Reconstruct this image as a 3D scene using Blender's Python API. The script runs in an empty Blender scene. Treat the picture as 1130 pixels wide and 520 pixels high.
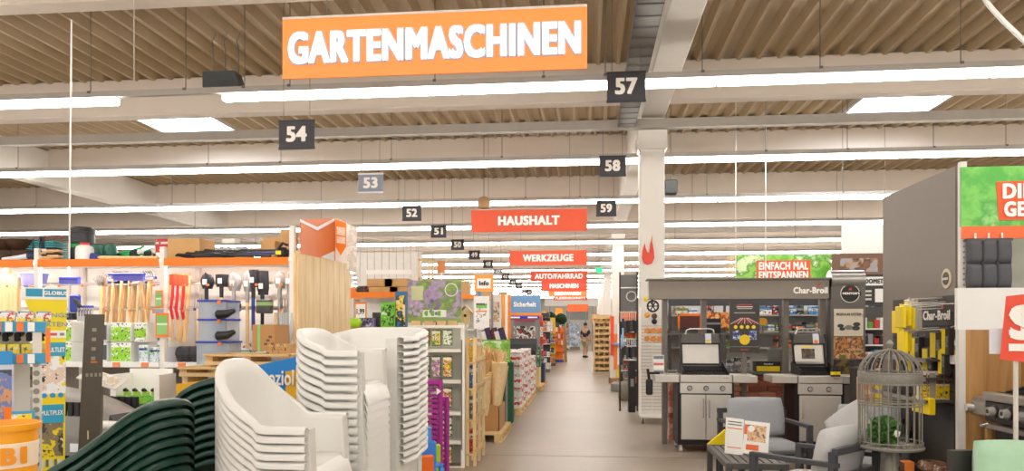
import bpy, bmesh, math, random
from math import sin, cos, tan, atan, pi, radians as R
from mathutils import Vector, Matrix
random.seed(7)
S = bpy.context.scene
C = S.collection
# ---------------------------------------------------------------- camera, world, exposure
F, EYE, HOR = 820.0, 1.55, 362.0           # focal length in pixels of the 1130x520 frame, eye height, horizon row
A = atan((648 - 565) / F)                  # the camera looks a little to the side of the aisle's direction
cam = bpy.data.cameras.new('camera'); camo = bpy.data.objects.new('camera', cam); C.objects.link(camo)
cam.sensor_width = 36; cam.lens = 36 * F / 1130; cam.shift_y = (HOR - 260) / 1130
camo.location = (0, 0, EYE); camo.rotation_euler = (pi / 2, 0, A); cam.clip_end = 300
S.camera = camo
wd = bpy.data.worlds.new('world'); S.world = wd; wd.use_nodes = True
wd.node_tree.nodes['Background'].inputs[0].default_value = (1.0, 0.95, 0.9, 1)
wd.node_tree.nodes['Background'].inputs[1].default_value = 1.0
S.view_settings.view_transform = 'Standard'; S.view_settings.look = 'None'
S.view_settings.exposure = 0.62; S.view_settings.gamma = 1.0; S.view_settings.use_curve_mapping = False
LAMP = 16.0        # emission of the strip lights
SKYLIGHT = 14.0     # emission of the skylight panes

def XX(px, Y): return Y * tan(atan((px - 565) / F) - A)
def DD(px, Y): return Y / (cos(A) + (px - 565) / F * sin(A))
def ZZ(py, px, Y): return EYE + (HOR - py) / F * DD(px, Y)
def PT(px, py, Y): return Vector((XX(px, Y), Y, ZZ(py, px, Y)))
def CP(px, py, D):
    u = (px - 565) / F
    return Vector((D * (u * cos(A) - sin(A)), D * (cos(A) + u * sin(A)), EYE + (HOR - py) / F * D))
def PX(px, py, Xc):
    u = (px - 565) / F; D = Xc / (u * cos(A) - sin(A)); return CP(px, py, D)

# ---------------------------------------------------------------- materials
def lin(c): return c / 12.92 if c <= .04045 else ((c + .055) / 1.055) ** 2.4
def rgb(h):
    h = h.lstrip('#'); return tuple(lin(int(h[i:i + 2], 16) / 255) for i in (0, 2, 4)) + (1,)
MATS = {}
def mat(h, rough=.5, metal=0, noise=.06, scale=8, bump=0, spec=None, key=''):
    """plain colour with a little mottling"""
    k = (h, rough, metal, noise, scale, bump, key)
    if k in MATS: return MATS[k]
    m = bpy.data.materials.new('plain_' + h.strip('#') + key); m.use_nodes = True
    nt = m.node_tree; b = nt.nodes['Principled BSDF']
    b.inputs['Roughness'].default_value = rough; b.inputs['Metallic'].default_value = metal
    c = rgb(h); b.inputs['Base Color'].default_value = c
    if noise:
        tc = nt.nodes.new('ShaderNodeTexCoord'); n = nt.nodes.new('ShaderNodeTexNoise')
        n.inputs['Scale'].default_value = scale; n.inputs['Detail'].default_value = 4
        nt.links.new(tc.outputs['Object'], n.inputs['Vector'])
        mx = nt.nodes.new('ShaderNodeMix'); mx.data_type = 'RGBA'
        mx.inputs[6].default_value = tuple(min(1, x * (1 - noise * 1.6)) for x in c[:3]) + (1,)
        mx.inputs[7].default_value = tuple(min(1, x * (1 + noise * 1.6)) for x in c[:3]) + (1,)
        nt.links.new(n.outputs[0], mx.inputs[0]); nt.links.new(mx.outputs[2], b.inputs['Base Color'])
        if bump:
            bp = nt.nodes.new('ShaderNodeBump'); bp.inputs['Strength'].default_value = bump; bp.inputs['Distance'].default_value = .02
            nt.links.new(n.outputs[0], bp.inputs['Height']); nt.links.new(bp.outputs[0], b.inputs['Normal'])
    MATS[k] = m; return m
def emis(h, s):
    k = ('e', h, s)
    if k in MATS: return MATS[k]
    m = bpy.data.materials.new('lit_' + h.strip('#')); m.use_nodes = True; b = m.node_tree.nodes['Principled BSDF']
    b.inputs['Base Color'].default_value = rgb(h); b.inputs['Emission Color'].default_value = rgb(h); b.inputs['Emission Strength'].default_value = s
    MATS[k] = m; return m
def ramp(nt, cols, const=True):
    r = nt.nodes.new('ShaderNodeValToRGB'); cr = r.color_ramp; cr.interpolation = 'CONSTANT' if const else 'LINEAR'
    while len(cr.elements) > 1: cr.elements.remove(cr.elements[-1])
    cr.elements[0].position = cols[0][0]; cr.elements[0].color = rgb(cols[0][1])
    for p, c in cols[1:]:
        e = cr.elements.new(p); e.color = rgb(c)
    return r
def printm(cols, scale=6, seed=0, soft=False, rough=.45, aniso=(1, 1, 1)):
    """flat printed artwork: blobs of a few colours"""
    k = ('p', tuple(cols), scale, seed, soft, aniso)
    if k in MATS: return MATS[k]
    m = bpy.data.materials.new('print'); m.use_nodes = True; nt = m.node_tree; b = nt.nodes['Principled BSDF']
    b.inputs['Roughness'].default_value = rough
    tc = nt.nodes.new('ShaderNodeTexCoord'); mp = nt.nodes.new('ShaderNodeMapping'); n = nt.nodes.new('ShaderNodeTexNoise')
    mp.inputs['Location'].default_value = (seed * 3.7, seed * 1.3, seed * 2.1); mp.inputs['Scale'].default_value = aniso
    n.inputs['Scale'].default_value = scale; n.inputs['Detail'].default_value = 5; n.inputs['Roughness'].default_value = .62
    N = len(cols); r = ramp(nt, [(0 if i == 0 else .30 + .4 * i / N, c) for i, c in enumerate(cols)], not soft)
    nt.links.new(tc.outputs['Object'], mp.inputs[0]); nt.links.new(mp.outputs[0], n.inputs['Vector'])
    nt.links.new(n.outputs[0], r.inputs[0]); nt.links.new(r.outputs[0], b.inputs['Base Color'])
    MATS[k] = m; return m
def bandm(bands, axis=2, spots=None, rough=.45, seed=0, sscale=30):
    """printed packaging: bands of colour along an axis of the object's box, with optional blotches of a second set"""
    k = ('b', tuple(bands), axis, tuple(spots or ()), seed, sscale)
    if k in MATS: return MATS[k]
    m = bpy.data.materials.new('package'); m.use_nodes = True; nt = m.node_tree; b = nt.nodes['Principled BSDF']
    b.inputs['Roughness'].default_value = rough
    tc = nt.nodes.new('ShaderNodeTexCoord'); sp = nt.nodes.new('ShaderNodeSeparateXYZ')
    nt.links.new(tc.outputs['Generated'], sp.inputs[0]); r = ramp(nt, bands); nt.links.new(sp.outputs[axis], r.inputs[0])
    out = r.outputs[0]
    if spots:
        n = nt.nodes.new('ShaderNodeTexNoise'); n.inputs['Scale'].default_value = sscale * 1.5; n.inputs['Detail'].default_value = 4; n.inputs['Roughness'].default_value = .65
        mp = nt.nodes.new('ShaderNodeMapping'); mp.inputs['Location'].default_value = (seed * 5.1, seed, 0)
        nt.links.new(tc.outputs['Object'], mp.inputs[0]); nt.links.new(mp.outputs[0], n.inputs['Vector'])
        st = nt.nodes.new('ShaderNodeMath'); st.operation = 'GREATER_THAN'; st.inputs[1].default_value = .56
        nt.links.new(n.outputs[0], st.inputs[0])
        r2 = ramp(nt, [(i / len(spots), c) for i, c in enumerate(spots)])
        nz = nt.nodes.new('ShaderNodeTexNoise'); nz.inputs['Scale'].default_value = sscale * .7; nt.links.new(tc.outputs['Object'], nz.inputs['Vector'])
        mr = nt.nodes.new('ShaderNodeMapRange'); mr.inputs[1].default_value = .3; mr.inputs[2].default_value = .7
        nt.links.new(nz.outputs[0], mr.inputs[0]); nt.links.new(mr.outputs[0], r2.inputs[0])
        mx = nt.nodes.new('ShaderNodeMix'); mx.data_type = 'RGBA'
        nt.links.new(st.outputs[0], mx.inputs[0]); nt.links.new(out, mx.inputs[6]); nt.links.new(r2.outputs[0], mx.inputs[7]); out = mx.outputs[2]
    nt.links.new(out, b.inputs['Base Color']); MATS[k] = m; return m
def woodm(h1, h2, axis=2, scale=1.0, rough=.55):
    k = ('w', h1, h2, axis, scale)
    if k in MATS: return MATS[k]
    m = bpy.data.materials.new('wood'); m.use_nodes = True; nt = m.node_tree; b = nt.nodes['Principled BSDF']
    b.inputs['Roughness'].default_value = rough
    tc = nt.nodes.new('ShaderNodeTexCoord'); mp = nt.nodes.new('ShaderNodeMapping'); n = nt.nodes.new('ShaderNodeTexNoise')
    s = [14 * scale] * 3; s[axis] = 1.2 * scale; mp.inputs['Scale'].default_value = s
    n.inputs['Scale'].default_value = 2; n.inputs['Detail'].default_value = 5; n.inputs['Distortion'].default_value = .6
    r = ramp(nt, [(.3, h1), (.7, h2)], False)
    oi = nt.nodes.new('ShaderNodeObjectInfo'); ad = nt.nodes.new('ShaderNodeVectorMath'); ad.operation = 'ADD'
    ml = nt.nodes.new('ShaderNodeVectorMath'); ml.operation = 'SCALE'; ml.inputs[3].default_value = 9
    nt.links.new(oi.outputs['Location'], ml.inputs[0]); nt.links.new(tc.outputs['Object'], ad.inputs[0]); nt.links.new(ml.outputs[0], ad.inputs[1])
    nt.links.new(ad.outputs[0], mp.inputs[0]); nt.links.new(mp.outputs[0], n.inputs['Vector'])
    nt.links.new(n.outputs[0], r.inputs[0]); nt.links.new(r.outputs[0], b.inputs['Base Color'])
    MATS[k] = m; return m
def glassm(h='#e8f0f4', alpha=.3):
    k = ('g', h, alpha)
    if k in MATS: return MATS[k]
    m = bpy.data.materials.new('clear_plastic'); m.use_nodes = True; b = m.node_tree.nodes['Principled BSDF']
    b.inputs['Base Color'].default_value = rgb(h); b.inputs['Roughness'].default_value = .15; b.inputs['Alpha'].default_value = alpha
    MATS[k] = m; return m

# ---------------------------------------------------------------- mesh helpers
class MB:
    def __init__(s): s.v = []; s.f = []
    def add(s, vs, fs, M=None):
        o = len(s.v)
        s.v += [tuple(M @ Vector(v)) for v in vs] if M is not None else [tuple(v) for v in vs]
        s.f += [tuple(i + o for i in f) for f in fs]; return s
    def box(s, x, y, z, sx, sy, sz, M=None, c=0):
        """box centred on x, y with its bottom at z"""
        return s.cb(x, y, z + sz / 2, sx, sy, sz, M, c)
    def cb(s, x, y, z, sx, sy, sz, M=None, c=0):
        a, b, d = sx / 2, sy / 2, sz / 2
        if not c:
            vs = [(x + i * a, y + j * b, z + k * d) for i in (-1, 1) for j in (-1, 1) for k in (-1, 1)]
            return s.add(vs, [(0, 1, 3, 2), (4, 6, 7, 5), (0, 4, 5, 1), (2, 3, 7, 6), (0, 2, 6, 4), (1, 5, 7, 3)], M)
        vs = []; ix = {}
        for i in (-1, 1):
            for j in (-1, 1):
                for k in (-1, 1):
                    ix[i, j, k] = len(vs)
                    vs += [(x + i * a, y + j * (b - c), z + k * (d - c)), (x + i * (a - c), y + j * b, z + k * (d - c)), (x + i * (a - c), y + j * (b - c), z + k * d)]
        fs = []; q = ((-1, -1), (-1, 1), (1, 1), (1, -1))
        for g in (-1, 1):
            fs += [tuple(ix[g, j, k] for j, k in q), tuple(ix[i, g, k] + 1 for i, k in q), tuple(ix[i, j, g] + 2 for i, j in q)]
        for j, k in q:
            fs += [(ix[-1, j, k] + 1, ix[1, j, k] + 1, ix[1, j, k] + 2, ix[-1, j, k] + 2), (ix[j, -1, k], ix[j, 1, k], ix[j, 1, k] + 2, ix[j, -1, k] + 2), (ix[j, k, -1], ix[j, k, 1], ix[j, k, 1] + 1, ix[j, k, -1] + 1)]
        fs += [(n, n + 1, n + 2) for n in ix.values()]
        return s.add(vs, fs, M)
    def bar(s, p, q, w, h=None, up=(0, 0, 1)):
        p, q = Vector(p), Vector(q); h = h or w; d = (q - p); L = d.length; d.normalize()
        u = Vector(up)
        if abs(d.dot(u)) > .99: u = Vector((0, 1, 0))
        a = d.cross(u).normalized() * (w / 2); b = d.cross(a).normalized() * (h / 2)
        vs = [r + i * a + j * b for r in (p, q) for i, j in ((-1, -1), (1, -1), (1, 1), (-1, 1))]
        return s.add(vs, [(0, 3, 2, 1), (4, 5, 6, 7), (0, 1, 5, 4), (1, 2, 6, 5), (2, 3, 7, 6), (3, 0, 4, 7)])
    def tube(s, pts, r, n=8, closed=False):
        pts = [Vector(p) for p in pts]; N = len(pts); vs = []; fs = []
        rs = r if isinstance(r, (list, tuple)) else [r] * N
        ref = None
        for i, p in enumerate(pts):
            d = (pts[(i + 1) % N] - pts[i - 1]) if closed else (pts[min(i + 1, N - 1)] - pts[max(i - 1, 0)])
            d.normalize()
            if ref is None:
                ref = d.orthogonal().normalized()
            ref = (ref - d * ref.dot(d)).normalized(); b = d.cross(ref)
            vs += [p + (ref * cos(2 * pi * k / n) + b * sin(2 * pi * k / n)) * rs[i] for k in range(n)]
        for i in range(N if closed else N - 1):
            j = (i + 1) % N
            fs += [(i * n + k, i * n + (k + 1) % n, j * n + (k + 1) % n, j * n + k) for k in range(n)]
        if not closed: fs += [tuple(range(n - 1, -1, -1)), tuple((N - 1) * n + k for k in range(n))]
        return s.add(vs, fs)
    def cyl(s, p, q, r, r2=None, n=16): return s.tube([p, q], [r, r if r2 is None else r2], n)
    def lathe(s, prof, n=24, M=None, cap=True, sx=1, sy=1):
        vs = [(r * cos(2 * pi * k / n) * sx, r * sin(2 * pi * k / n) * sy, z) for r, z in prof for k in range(n)]
        fs = [(i * n + k, i * n + (k + 1) % n, (i + 1) * n + (k + 1) % n, (i + 1) * n + k) for i in range(len(prof) - 1) for k in range(n)]
        if cap: fs += [tuple(range(n - 1, -1, -1)), tuple((len(prof) - 1) * n + k for k in range(n))]
        return s.add(vs, fs, M)
    def prism(s, poly, t0, t1, plane='xz', M=None):
        """an outline pushed through t0..t1 along the third axis"""
        def pt(a, b, t): return (a, t, b) if plane == 'xz' else ((t, a, b) if plane == 'yz' else (a, b, t))
        n = len(poly)
        vs = [pt(a, b, t0) for a, b in poly] + [pt(a, b, t1) for a, b in poly]
        return s.add(vs, [tuple(range(n)), tuple(range(2 * n - 1, n - 1, -1))] + [(i, (i + 1) % n, n + (i + 1) % n, n + i) for i in range(n)], M)
    def grid(s, P, thick=0):
        """sheet through a grid of points P[i][j]; given thickness it becomes a closed slab"""
        n, m = len(P), len(P[0]); P = [[Vector(p) for p in row] for row in P]
        vs = [p for row in P for p in row]
        fs = [(i * m + j, i * m + j + 1, (i + 1) * m + j + 1, (i + 1) * m + j) for i in range(n - 1) for j in range(m - 1)]
        if thick:
            N = []
            for i in range(n):
                for j in range(m):
                    a = P[min(i + 1, n - 1)][j] - P[max(i - 1, 0)][j]; b = P[i][min(j + 1, m - 1)] - P[i][max(j - 1, 0)]
                    N.append(a.cross(b).normalized())
            o = n * m; vs += [v - k * thick for v, k in zip(vs, N)]
            fs += [tuple(o + i for i in reversed(f)) for f in fs]
            rim = [(i, 0) for i in range(n)] + [(n - 1, j) for j in range(1, m)] + [(i, m - 1) for i in range(n - 2, -1, -1)] + [(0, j) for j in range(m - 2, 0, -1)]
            rim = [i * m + j for i, j in rim]
            fs += [(rim[k], rim[(k + 1) % len(rim)], o + rim[(k + 1) % len(rim)], o + rim[k]) for k in range(len(rim))]
        return s.add(vs, fs)
    def cushion(s, w, d, h, M=None, n=12, e=.38, p=4):
        """soft pillow lying in xy, centred"""
        vs = []; fs = []
        for side in (1, -1):
            o = len(vs)
            for i in range(n + 1):
                for j in range(n + 1):
                    x, y = -1 + 2 * i / n, -1 + 2 * j / n
                    k = max(0, (1 - abs(x) ** p) * (1 - abs(y) ** p)) ** e
                    r = 1 - .06 * (x * x * y * y)
                    vs.append((x * r * w / 2, y * r * d / 2, side * (h / 2) * (k * .92 + .08)))
            fs += [tuple(o + q for q in ((i * (n + 1) + j, (i + 1) * (n + 1) + j, (i + 1) * (n + 1) + j + 1, i * (n + 1) + j + 1)[::side])) for i in range(n) for j in range(n)]
        o = (n + 1) ** 2
        rim = [(i, 0) for i in range(n + 1)] + [(n, j) for j in range(1, n + 1)] + [(i, n) for i in range(n - 1, -1, -1)] + [(0, j) for j in range(n - 1, 0, -1)]
        rim = [i * (n + 1) + j for i, j in rim]
        fs += [(rim[k], o + rim[k], o + rim[(k + 1) % len(rim)], rim[(k + 1) % len(rim)]) for k in range(len(rim))]
        return s.add(vs, fs, M)
    def mesh(s, name, m=None, smooth=None):
        me = bpy.data.meshes.new(name); me.from_pydata(s.v, [], s.f)
        bm = bmesh.new(); bm.from_mesh(me); bmesh.ops.recalc_face_normals(bm, faces=bm.faces); bm.to_mesh(me); bm.free()
        if m: me.materials.append(m)
        if smooth:
            me.shade_smooth(); me.set_sharp_from_angle(angle=R(smooth))
        return me
    def obj(s, name, m, parent=None, smooth=None, loc=None, rz=None): return link(s.mesh(name, m, smooth), name, parent, loc, rz)
def link(me, name, parent=None, loc=None, rz=None):
    o = bpy.data.objects.new(name, me); C.objects.link(o)
    if parent is not None: o.parent = parent
    if loc is not None: o.location = loc
    if rz is not None: o.rotation_euler = (0, 0, rz)
    return o
def tag(o, label, cat, group=None):
    o['label'] = label; o['category'] = cat
    if group: o['group'] = group
    return o
def thing(name, label, cat, loc=(0, 0, 0), rz=0, group=None):
    return tag(link(None, name, None, loc, rz), label, cat, group)
def struct(o): o['kind'] = 'structure'; return o
def dup(o, parent=None, loc=None, rz=None, label=None):
    c = o.copy(); C.objects.link(c)
    if parent is not None: c.parent = parent
    if loc is not None: c.location = loc
    if rz is not None: c.rotation_euler = (0, 0, rz)
    if label: c['label'] = label
    for ch in KIDS(o): dup(ch, c)
    return c
def KIDS(o): return list(o.children)
def B(x, y, z, sx, sy, sz, c=0): return MB().box(x, y, z, sx, sy, sz, None, c)
_txt = {}
def text(s, w, h, m, parent, loc, name='lettering', rz=0, rx=pi / 2, bold=.03, ry=0, ext=.002, grow=0):
    """raised lettering fitted into a w x h box, centred on loc, reading from local -Y; bold thickens the strokes, grow makes a wider copy behind"""
    k = (s, round(w, 3), round(h, 3), bold, m.name, round(ext, 4), grow)
    if k not in _txt:
        cu = bpy.data.curves.new('lettering', 'FONT'); cu.body = s; cu.offset = 0; cu.resolution_u = 3; cu.align_x = 'CENTER'; cu.space_character = 1 + bold * 1.6
        t = bpy.data.objects.new('lettering', cu); C.objects.link(t)
        dg = bpy.context.evaluated_depsgraph_get(); me = bpy.data.meshes.new_from_object(t.evaluated_get(dg))
        bpy.data.objects.remove(t)
        vs = [tuple(v.co) for v in me.vertices]; fs = [tuple(p.vertices) for p in me.polygons]; bpy.data.meshes.remove(me)
        if not vs: return None
        e = bold + grow; x0, x1 = min(v[0] for v in vs) - bold, max(v[0] for v in vs) + bold; y0, y1 = min(v[1] for v in vs) - bold * .6, max(v[1] for v in vs) + bold * .6
        sh = [(0, 0), (e, 0), (-e, 0), (e * .8, e * .6), (-e * .8, e * .6), (e * .8, -e * .6), (-e * .8, -e * .6)] if e else [(0, 0)]
        mb = MB()
        for q, (dx, dy) in enumerate(sh):
            mb.add([((x + dx - (x0 + x1) / 2) / (x1 - x0) * w, (y + dy - (y0 + y1) / 2) / (y1 - y0) * h, ext + q * h * .004) for x, y, z in vs], fs)
        me = bpy.data.meshes.new(name); me.from_pydata(mb.v, [], mb.f); me.materials.append(m); _txt[k] = me
    o = link(_txt[k], name, parent, loc); o.rotation_euler = (rx, ry, rz); return o

WHITE = mat('#f2f0ea', .4, noise=.02); BLACK = mat('#17171a', .45); DGREY = mat('#3a3835', .5); STEEL = mat('#c9c5bd', .3, .8, noise=.04)
CHROME = mat('#dedcd8', .18, .55, noise=0); ORANGE = mat('#f07c00', .5, noise=.03); CARD = mat('#b98a58', .8, noise=.08, scale=5)
PINE = woodm('#f0d8a8', '#dcb77c'); PINEX = woodm('#e8cd98', '#cfa76c', 0); PINEY = woodm('#e8cd98', '#cfa76c', 1)
YELLOW = mat('#f6d800', .5, noise=.03); GREY = mat('#8b8a86', .5); LETTER = mat('#fbf7ee', .5, noise=0)
# ---------------------------------------------------------------- the hall
def floorm():
    m = bpy.data.materials.new('polished_concrete'); m.use_nodes = True; nt = m.node_tree; b = nt.nodes['Principled BSDF']
    tc = nt.nodes.new('ShaderNodeTexCoord'); n = nt.nodes.new('ShaderNodeTexNoise'); n.inputs['Scale'].default_value = .7; n.inputs['Detail'].default_value = 8; n.inputs['Roughness'].default_value = .65
    nt.links.new(tc.outputs['Object'], n.inputs['Vector']); r = ramp(nt, [(.3, '#8b7f70'), (.55, '#9b8e7e'), (.75, '#a69a8b')], False)
    nt.links.new(n.outputs[0], r.inputs[0]); nt.links.new(r.outputs[0], b.inputs['Base Color'])
    mr = nt.nodes.new('ShaderNodeMapRange'); mr.inputs[3].default_value = .28; mr.inputs[4].default_value = .5
    nt.links.new(n.outputs[0], mr.inputs[0]); nt.links.new(mr.outputs[0], b.inputs['Roughness']); return m
XL, XR, YF, YB = -24.0, 22.0, -6.0, 82.0
fl = struct(B((XL + XR) / 2, (YF + YB) / 2, -.2, XR - XL, YB - YF, .2).obj('floor', floorm()))
JOINT = mat('#7d7266', .8)
for x in (1.62, 9.0, -7.5): B(x, (YF + YB) / 2, 0, .012, YB - YF, .0015).obj('floor_joint', JOINT, fl)
for y in (9.0, 18.0, 27, 36, 45): B((XL + XR) / 2, y, 0, XR - XL, .012, .0015).obj('floor_joint', JOINT, fl)
WALLM = mat('#cfc8bd', .8, noise=.03)
struct(B((XL + XR) / 2, YB + .1, 0, XR - XL, .2, 6.2).obj('wall_back', WALLM))
struct(B(XL - .1, (YF + YB) / 2, 0, .2, YB - YF, 6.2).obj('wall_left', WALLM))
struct(B(XR + .1, (YF + YB) / 2, 0, .2, YB - YF, 6.2).obj('wall_right', WALLM))
# corrugated roof deck, with openings for the skylights
ZD = 6.0
SKY = [(-9.5, -7.8), (5.25, 6.9)]; SY0, SY1 = 13.9, 16.35
DECK = mat('#b39d7c', .6, .0, noise=.05, scale=1.5)
def deck(y0, y1, x0, x1, me):
    n = round((x1 - x0) / .33); p = (x1 - x0) / n
    pr = []
    for i in range(n):
        a = x0 + i * p
        pr += [(a, 0), (a + .16 * p, 0), (a + .36 * p, .13), (a + .8 * p, .13)]
    pr.append((x1, 0))
    me.add([(x, y, ZD + z) for y in (y0, y1) for x, z in pr], [(i, i + 1, len(pr) + i + 1, len(pr) + i) for i in range(len(pr) - 1)])
me = MB(); deck(YF, SY0, XL, XR, me); deck(SY1, YB, XL, XR, me)
xs = [XL, SKY[0][0], SKY[0][1], SKY[1][0], SKY[1][1], XR]
for a, b in ((0, 1), (2, 3), (4, 5)): deck(SY0, SY1, xs[a], xs[b], me)
me.box((XL + XR) / 2, (YF + SY0) / 2, ZD + .16, XR - XL, SY0 - YF, .1); me.box((XL + XR) / 2, (YB + SY1) / 2, ZD + .16, XR - XL, YB - SY1, .1)
for a, b in ((0, 1), (2, 3), (4, 5)): me.box((xs[a] + xs[b]) / 2, (SY0 + SY1) / 2, ZD + .16, xs[b] - xs[a], SY1 - SY0, .1)
ce = struct(me.obj('ceiling', DECK))
for k, (a, b) in enumerate(SKY):
    w = struct(B((a + b) / 2, (SY0 + SY1) / 2, ZD + .1, b - a, SY1 - SY0, .03).obj('window_%d' % (k + 1), emis('#eaf2ff', SKYLIGHT)))
    f = MB()
    for x in (a, b): f.box(x, (SY0 + SY1) / 2, ZD - .05, .06, SY1 - SY0 + .06, .25)
    for y in (SY0, SY1): f.box((a + b) / 2, y, ZD - .05, b - a, .06, .25)
    f.obj('window_frame', mat('#c9c3ba', .5), w)
# cross beams, main girder, columns
BEAM = mat('#d6cabc', .7, noise=.03, scale=2); COLM = mat('#e4dfd6', .65, noise=.03, scale=3)
ys = [8.15 - 4.67, 8.15] + [12.65 + 4.67 * k for k in range(15)]
for y in ys:
    o = MB(); o.box((XL + XR) / 2, y + .15, 5.38, XR - XL, .3, .66, None, .02)
    struct(o.obj('roof_beam', BEAM))
for gx in (1.11, -13.6, 15.8):
    o = MB(); o.box(gx, (YF + YB) / 2, 5.14, .42, YB - YF, .84, None, .02); struct(o.obj('roof_girder', COLM))
    for k in range(5):
        y = 13.1 + 14.2 * k
        if gx < 0 and k == 0: continue
        c = B(gx, y, 0, .42, .42, 5.16, .02).obj('column', COLM); struct(c)
        B(gx, y, 4.6, .5, .5, .5, .02).obj('column_head', COLM, c)
struct(B(-4, 12.78, 4.93, 36, .16, .15).obj('roof_tie_beam', mat('#9c948a', .6)))
struct(B(-6, 26.8, 4.93, 30, .16, .15).obj('roof_tie_beam', mat('#9c948a', .6)))
# cable tray beside the girder
t = thing('cable_tray', 'dark perforated metal cable tray running beside the roof girder', 'cable tray', (.66, 7.5, 4.95))
DM = mat('#6b665f', .5, .4)
B(0, 0, 0, .28, 10.4, .012).obj('tray_floor', DM, t)
for s in (-1, 1): B(s * .14, 0, 0, .012, 10.4, .1).obj('tray_side', DM, t)
B(.05, 0, .012, .16, 10.4, .05).obj('cable_bundle', mat('#4c4843', .7), t)
o0 = None
for k in range(34):
    if o0 is None: o0 = B(0, 0, -.008, .29, .03, .01).obj('rung', mat('#57524c', .5, .4), t, loc=(0, -5.1, 0))
    else: link(o0.data, 'rung', t, (0, -5.1 + k * .306, 0))
# ---------------------------------------------------------------- strip lights
NW = dict(zip(('57', '58', '59', '54', '53', '52', '51', '50', '49', '48', '47', '46', '45', '44', '43', '42'), 'fifty-seven fifty-eight fifty-nine fifty-four fifty-three fifty-two fifty-one fifty forty-nine forty-eight forty-seven forty-six forty-five forty-four forty-three forty-two'.split()))
RAIL = mat('#b0aaa2', .4, .2); TUBE = emis('#fffaf3', LAMP); CLIP = mat('#8d877f', .5); ROD = mat('#6f6a63', .5, .5)
def lamp_row(k, y, segs, hang, z=4.5):
    t = thing('strip_light', ('continuous white strip light row carrying the aisle sign ' + NW[k]) if k else 'white strip light row further down the hall', 'ceiling light', (0, y, z), 0, 'strip light rows')
    x0, x1 = min(a for a, b in segs), max(b for a, b in segs)
    B((x0 + x1) / 2, 0, .07, x1 - x0, .07, .075).obj('rail', RAIL, t)
    for a, b in segs:
        n = max(1, round((b - a) / 3.0)); w = (b - a) / n
        for i in range(n):
            B(a + (i + .5) * w, 0, -.03, w - .012, .1, .085, .015).obj('tube', TUBE, t)
            B(a + (i + .5) * w, 0, .055, w - .012, .15, .015).obj('reflector', RAIL, t)
    for hx in hang:
        o = MB(); o.cyl((hx, 0, .13), (hx, 0, 1.5), .006, n=5); o.box(hx, 0, .12, .04, .09, .03); o.obj('hanger', ROD, t)
    return t
lamp_row('57', 9.15, [(-14, XX(131, 9.15)), (XX(246, 9.15), 14)], [XX(p, 9.15) for p in (100, 205, 270, 320, 480, 600, 668, 775, 905, 1060)])
lamp_row('58', 9.15 + 4.2, [(-17, 17)], [XX(p, 13.35) for p in (20, 230, 310, 432, 554, 845, 935, 1030, 1110)])
lamp_row('59', 9.15 + 8.4, [(-18, 18)], [XX(p, 17.55) for p in (40, 190, 290, 440, 580, 640, 780, 930)])
for i in (-1, -2, -3): lamp_row('', 9.15 + 4.2 * i, [(-16, 16)], [-12, -8, -4, 3, 7, 11])
for i in range(3, 16): lamp_row('', 9.15 + 4.2 * i, [(-19, 19)], [-12, -8, -4, 3, 7, 11])
# ---------------------------------------------------------------- hanging signs
def banner(txt, px0, px1, y0, y1, Y, col, label, tf=(.88, .40), dy=0):
    x0, x1 = XX(px0, Y), XX(px1, Y); zt, zb = ZZ(y0, px1, Y), ZZ(y1, px1, Y); w, h = x1 - x0, zt - zb
    t = thing('hanging_banner', label, 'sign', ((x0 + x1) / 2, Y, zb), 0)
    B(0, 0, 0, w, .012, h).obj('banner_board', mat(col, .5, noise=.02), t)
    B(0, 0, h - .004, w, .02, .02).obj('top_rail', RAIL, t)
    for s in (-.35, .35): MB().cyl((s * w, 0, h), (s * w, 0, 6.08 - zb), .004, n=5).obj('cord', ROD, t)
    text(txt, w * tf[0], h * tf[1], mat('#98a4b8', .5, noise=0), t, (0, -.0064, h * (.5 + dy)), name='lettering_outline', bold=.06, grow=.035, ext=0)
    text(txt, w * tf[0], h * tf[1], LETTER, t, (0, -.0066 - h * .42 * .03, h * (.5 + dy)), bold=.06)
    return t
banner('GARTENMASCHINEN', 312, 648, 7, 76, 6.35, '#fb7c24', 'wide orange hanging banner reading GARTENMASCHINEN', (.96, .54))
banner('HAUSHALT', 520, 648, 230, 255, 16.7, '#e85220', 'orange-red hanging banner reading HAUSHALT', (.53, .42))
banner('WERKZEUGE', 562, 648, 276, 292.5, 24.8, '#ee5420', 'orange-red hanging banner reading WERKZEUGE', (.65, .48))
banner('AUTO/FAHRRAD', 585.5, 648, 299, 310.5, 33.5, '#e2461c', 'red hanging banner reading AUTO/FAHRRAD', (.85, .5))
banner('MASCHINEN', 597, 648, 309.5, 321.5, 40.5, '#da3f18', 'red hanging banner reading MASCHINEN', (.62, .42))
banner('EISENWAREN', 605, 648, 320.5, 327.5, 47.5, '#ff7a30', 'small orange hanging banner reading EISENWAREN', (.68, .55))
banner('FLIESENSCHNITT', 611, 648, 326.5, 331.5, 54, '#d63a18', 'small red hanging banner low under the orange one', (.9, .5))
NUM = mat('#34343a', .5, noise=.02); NUML = mat('#8f95a5', .5, noise=.02)
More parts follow.
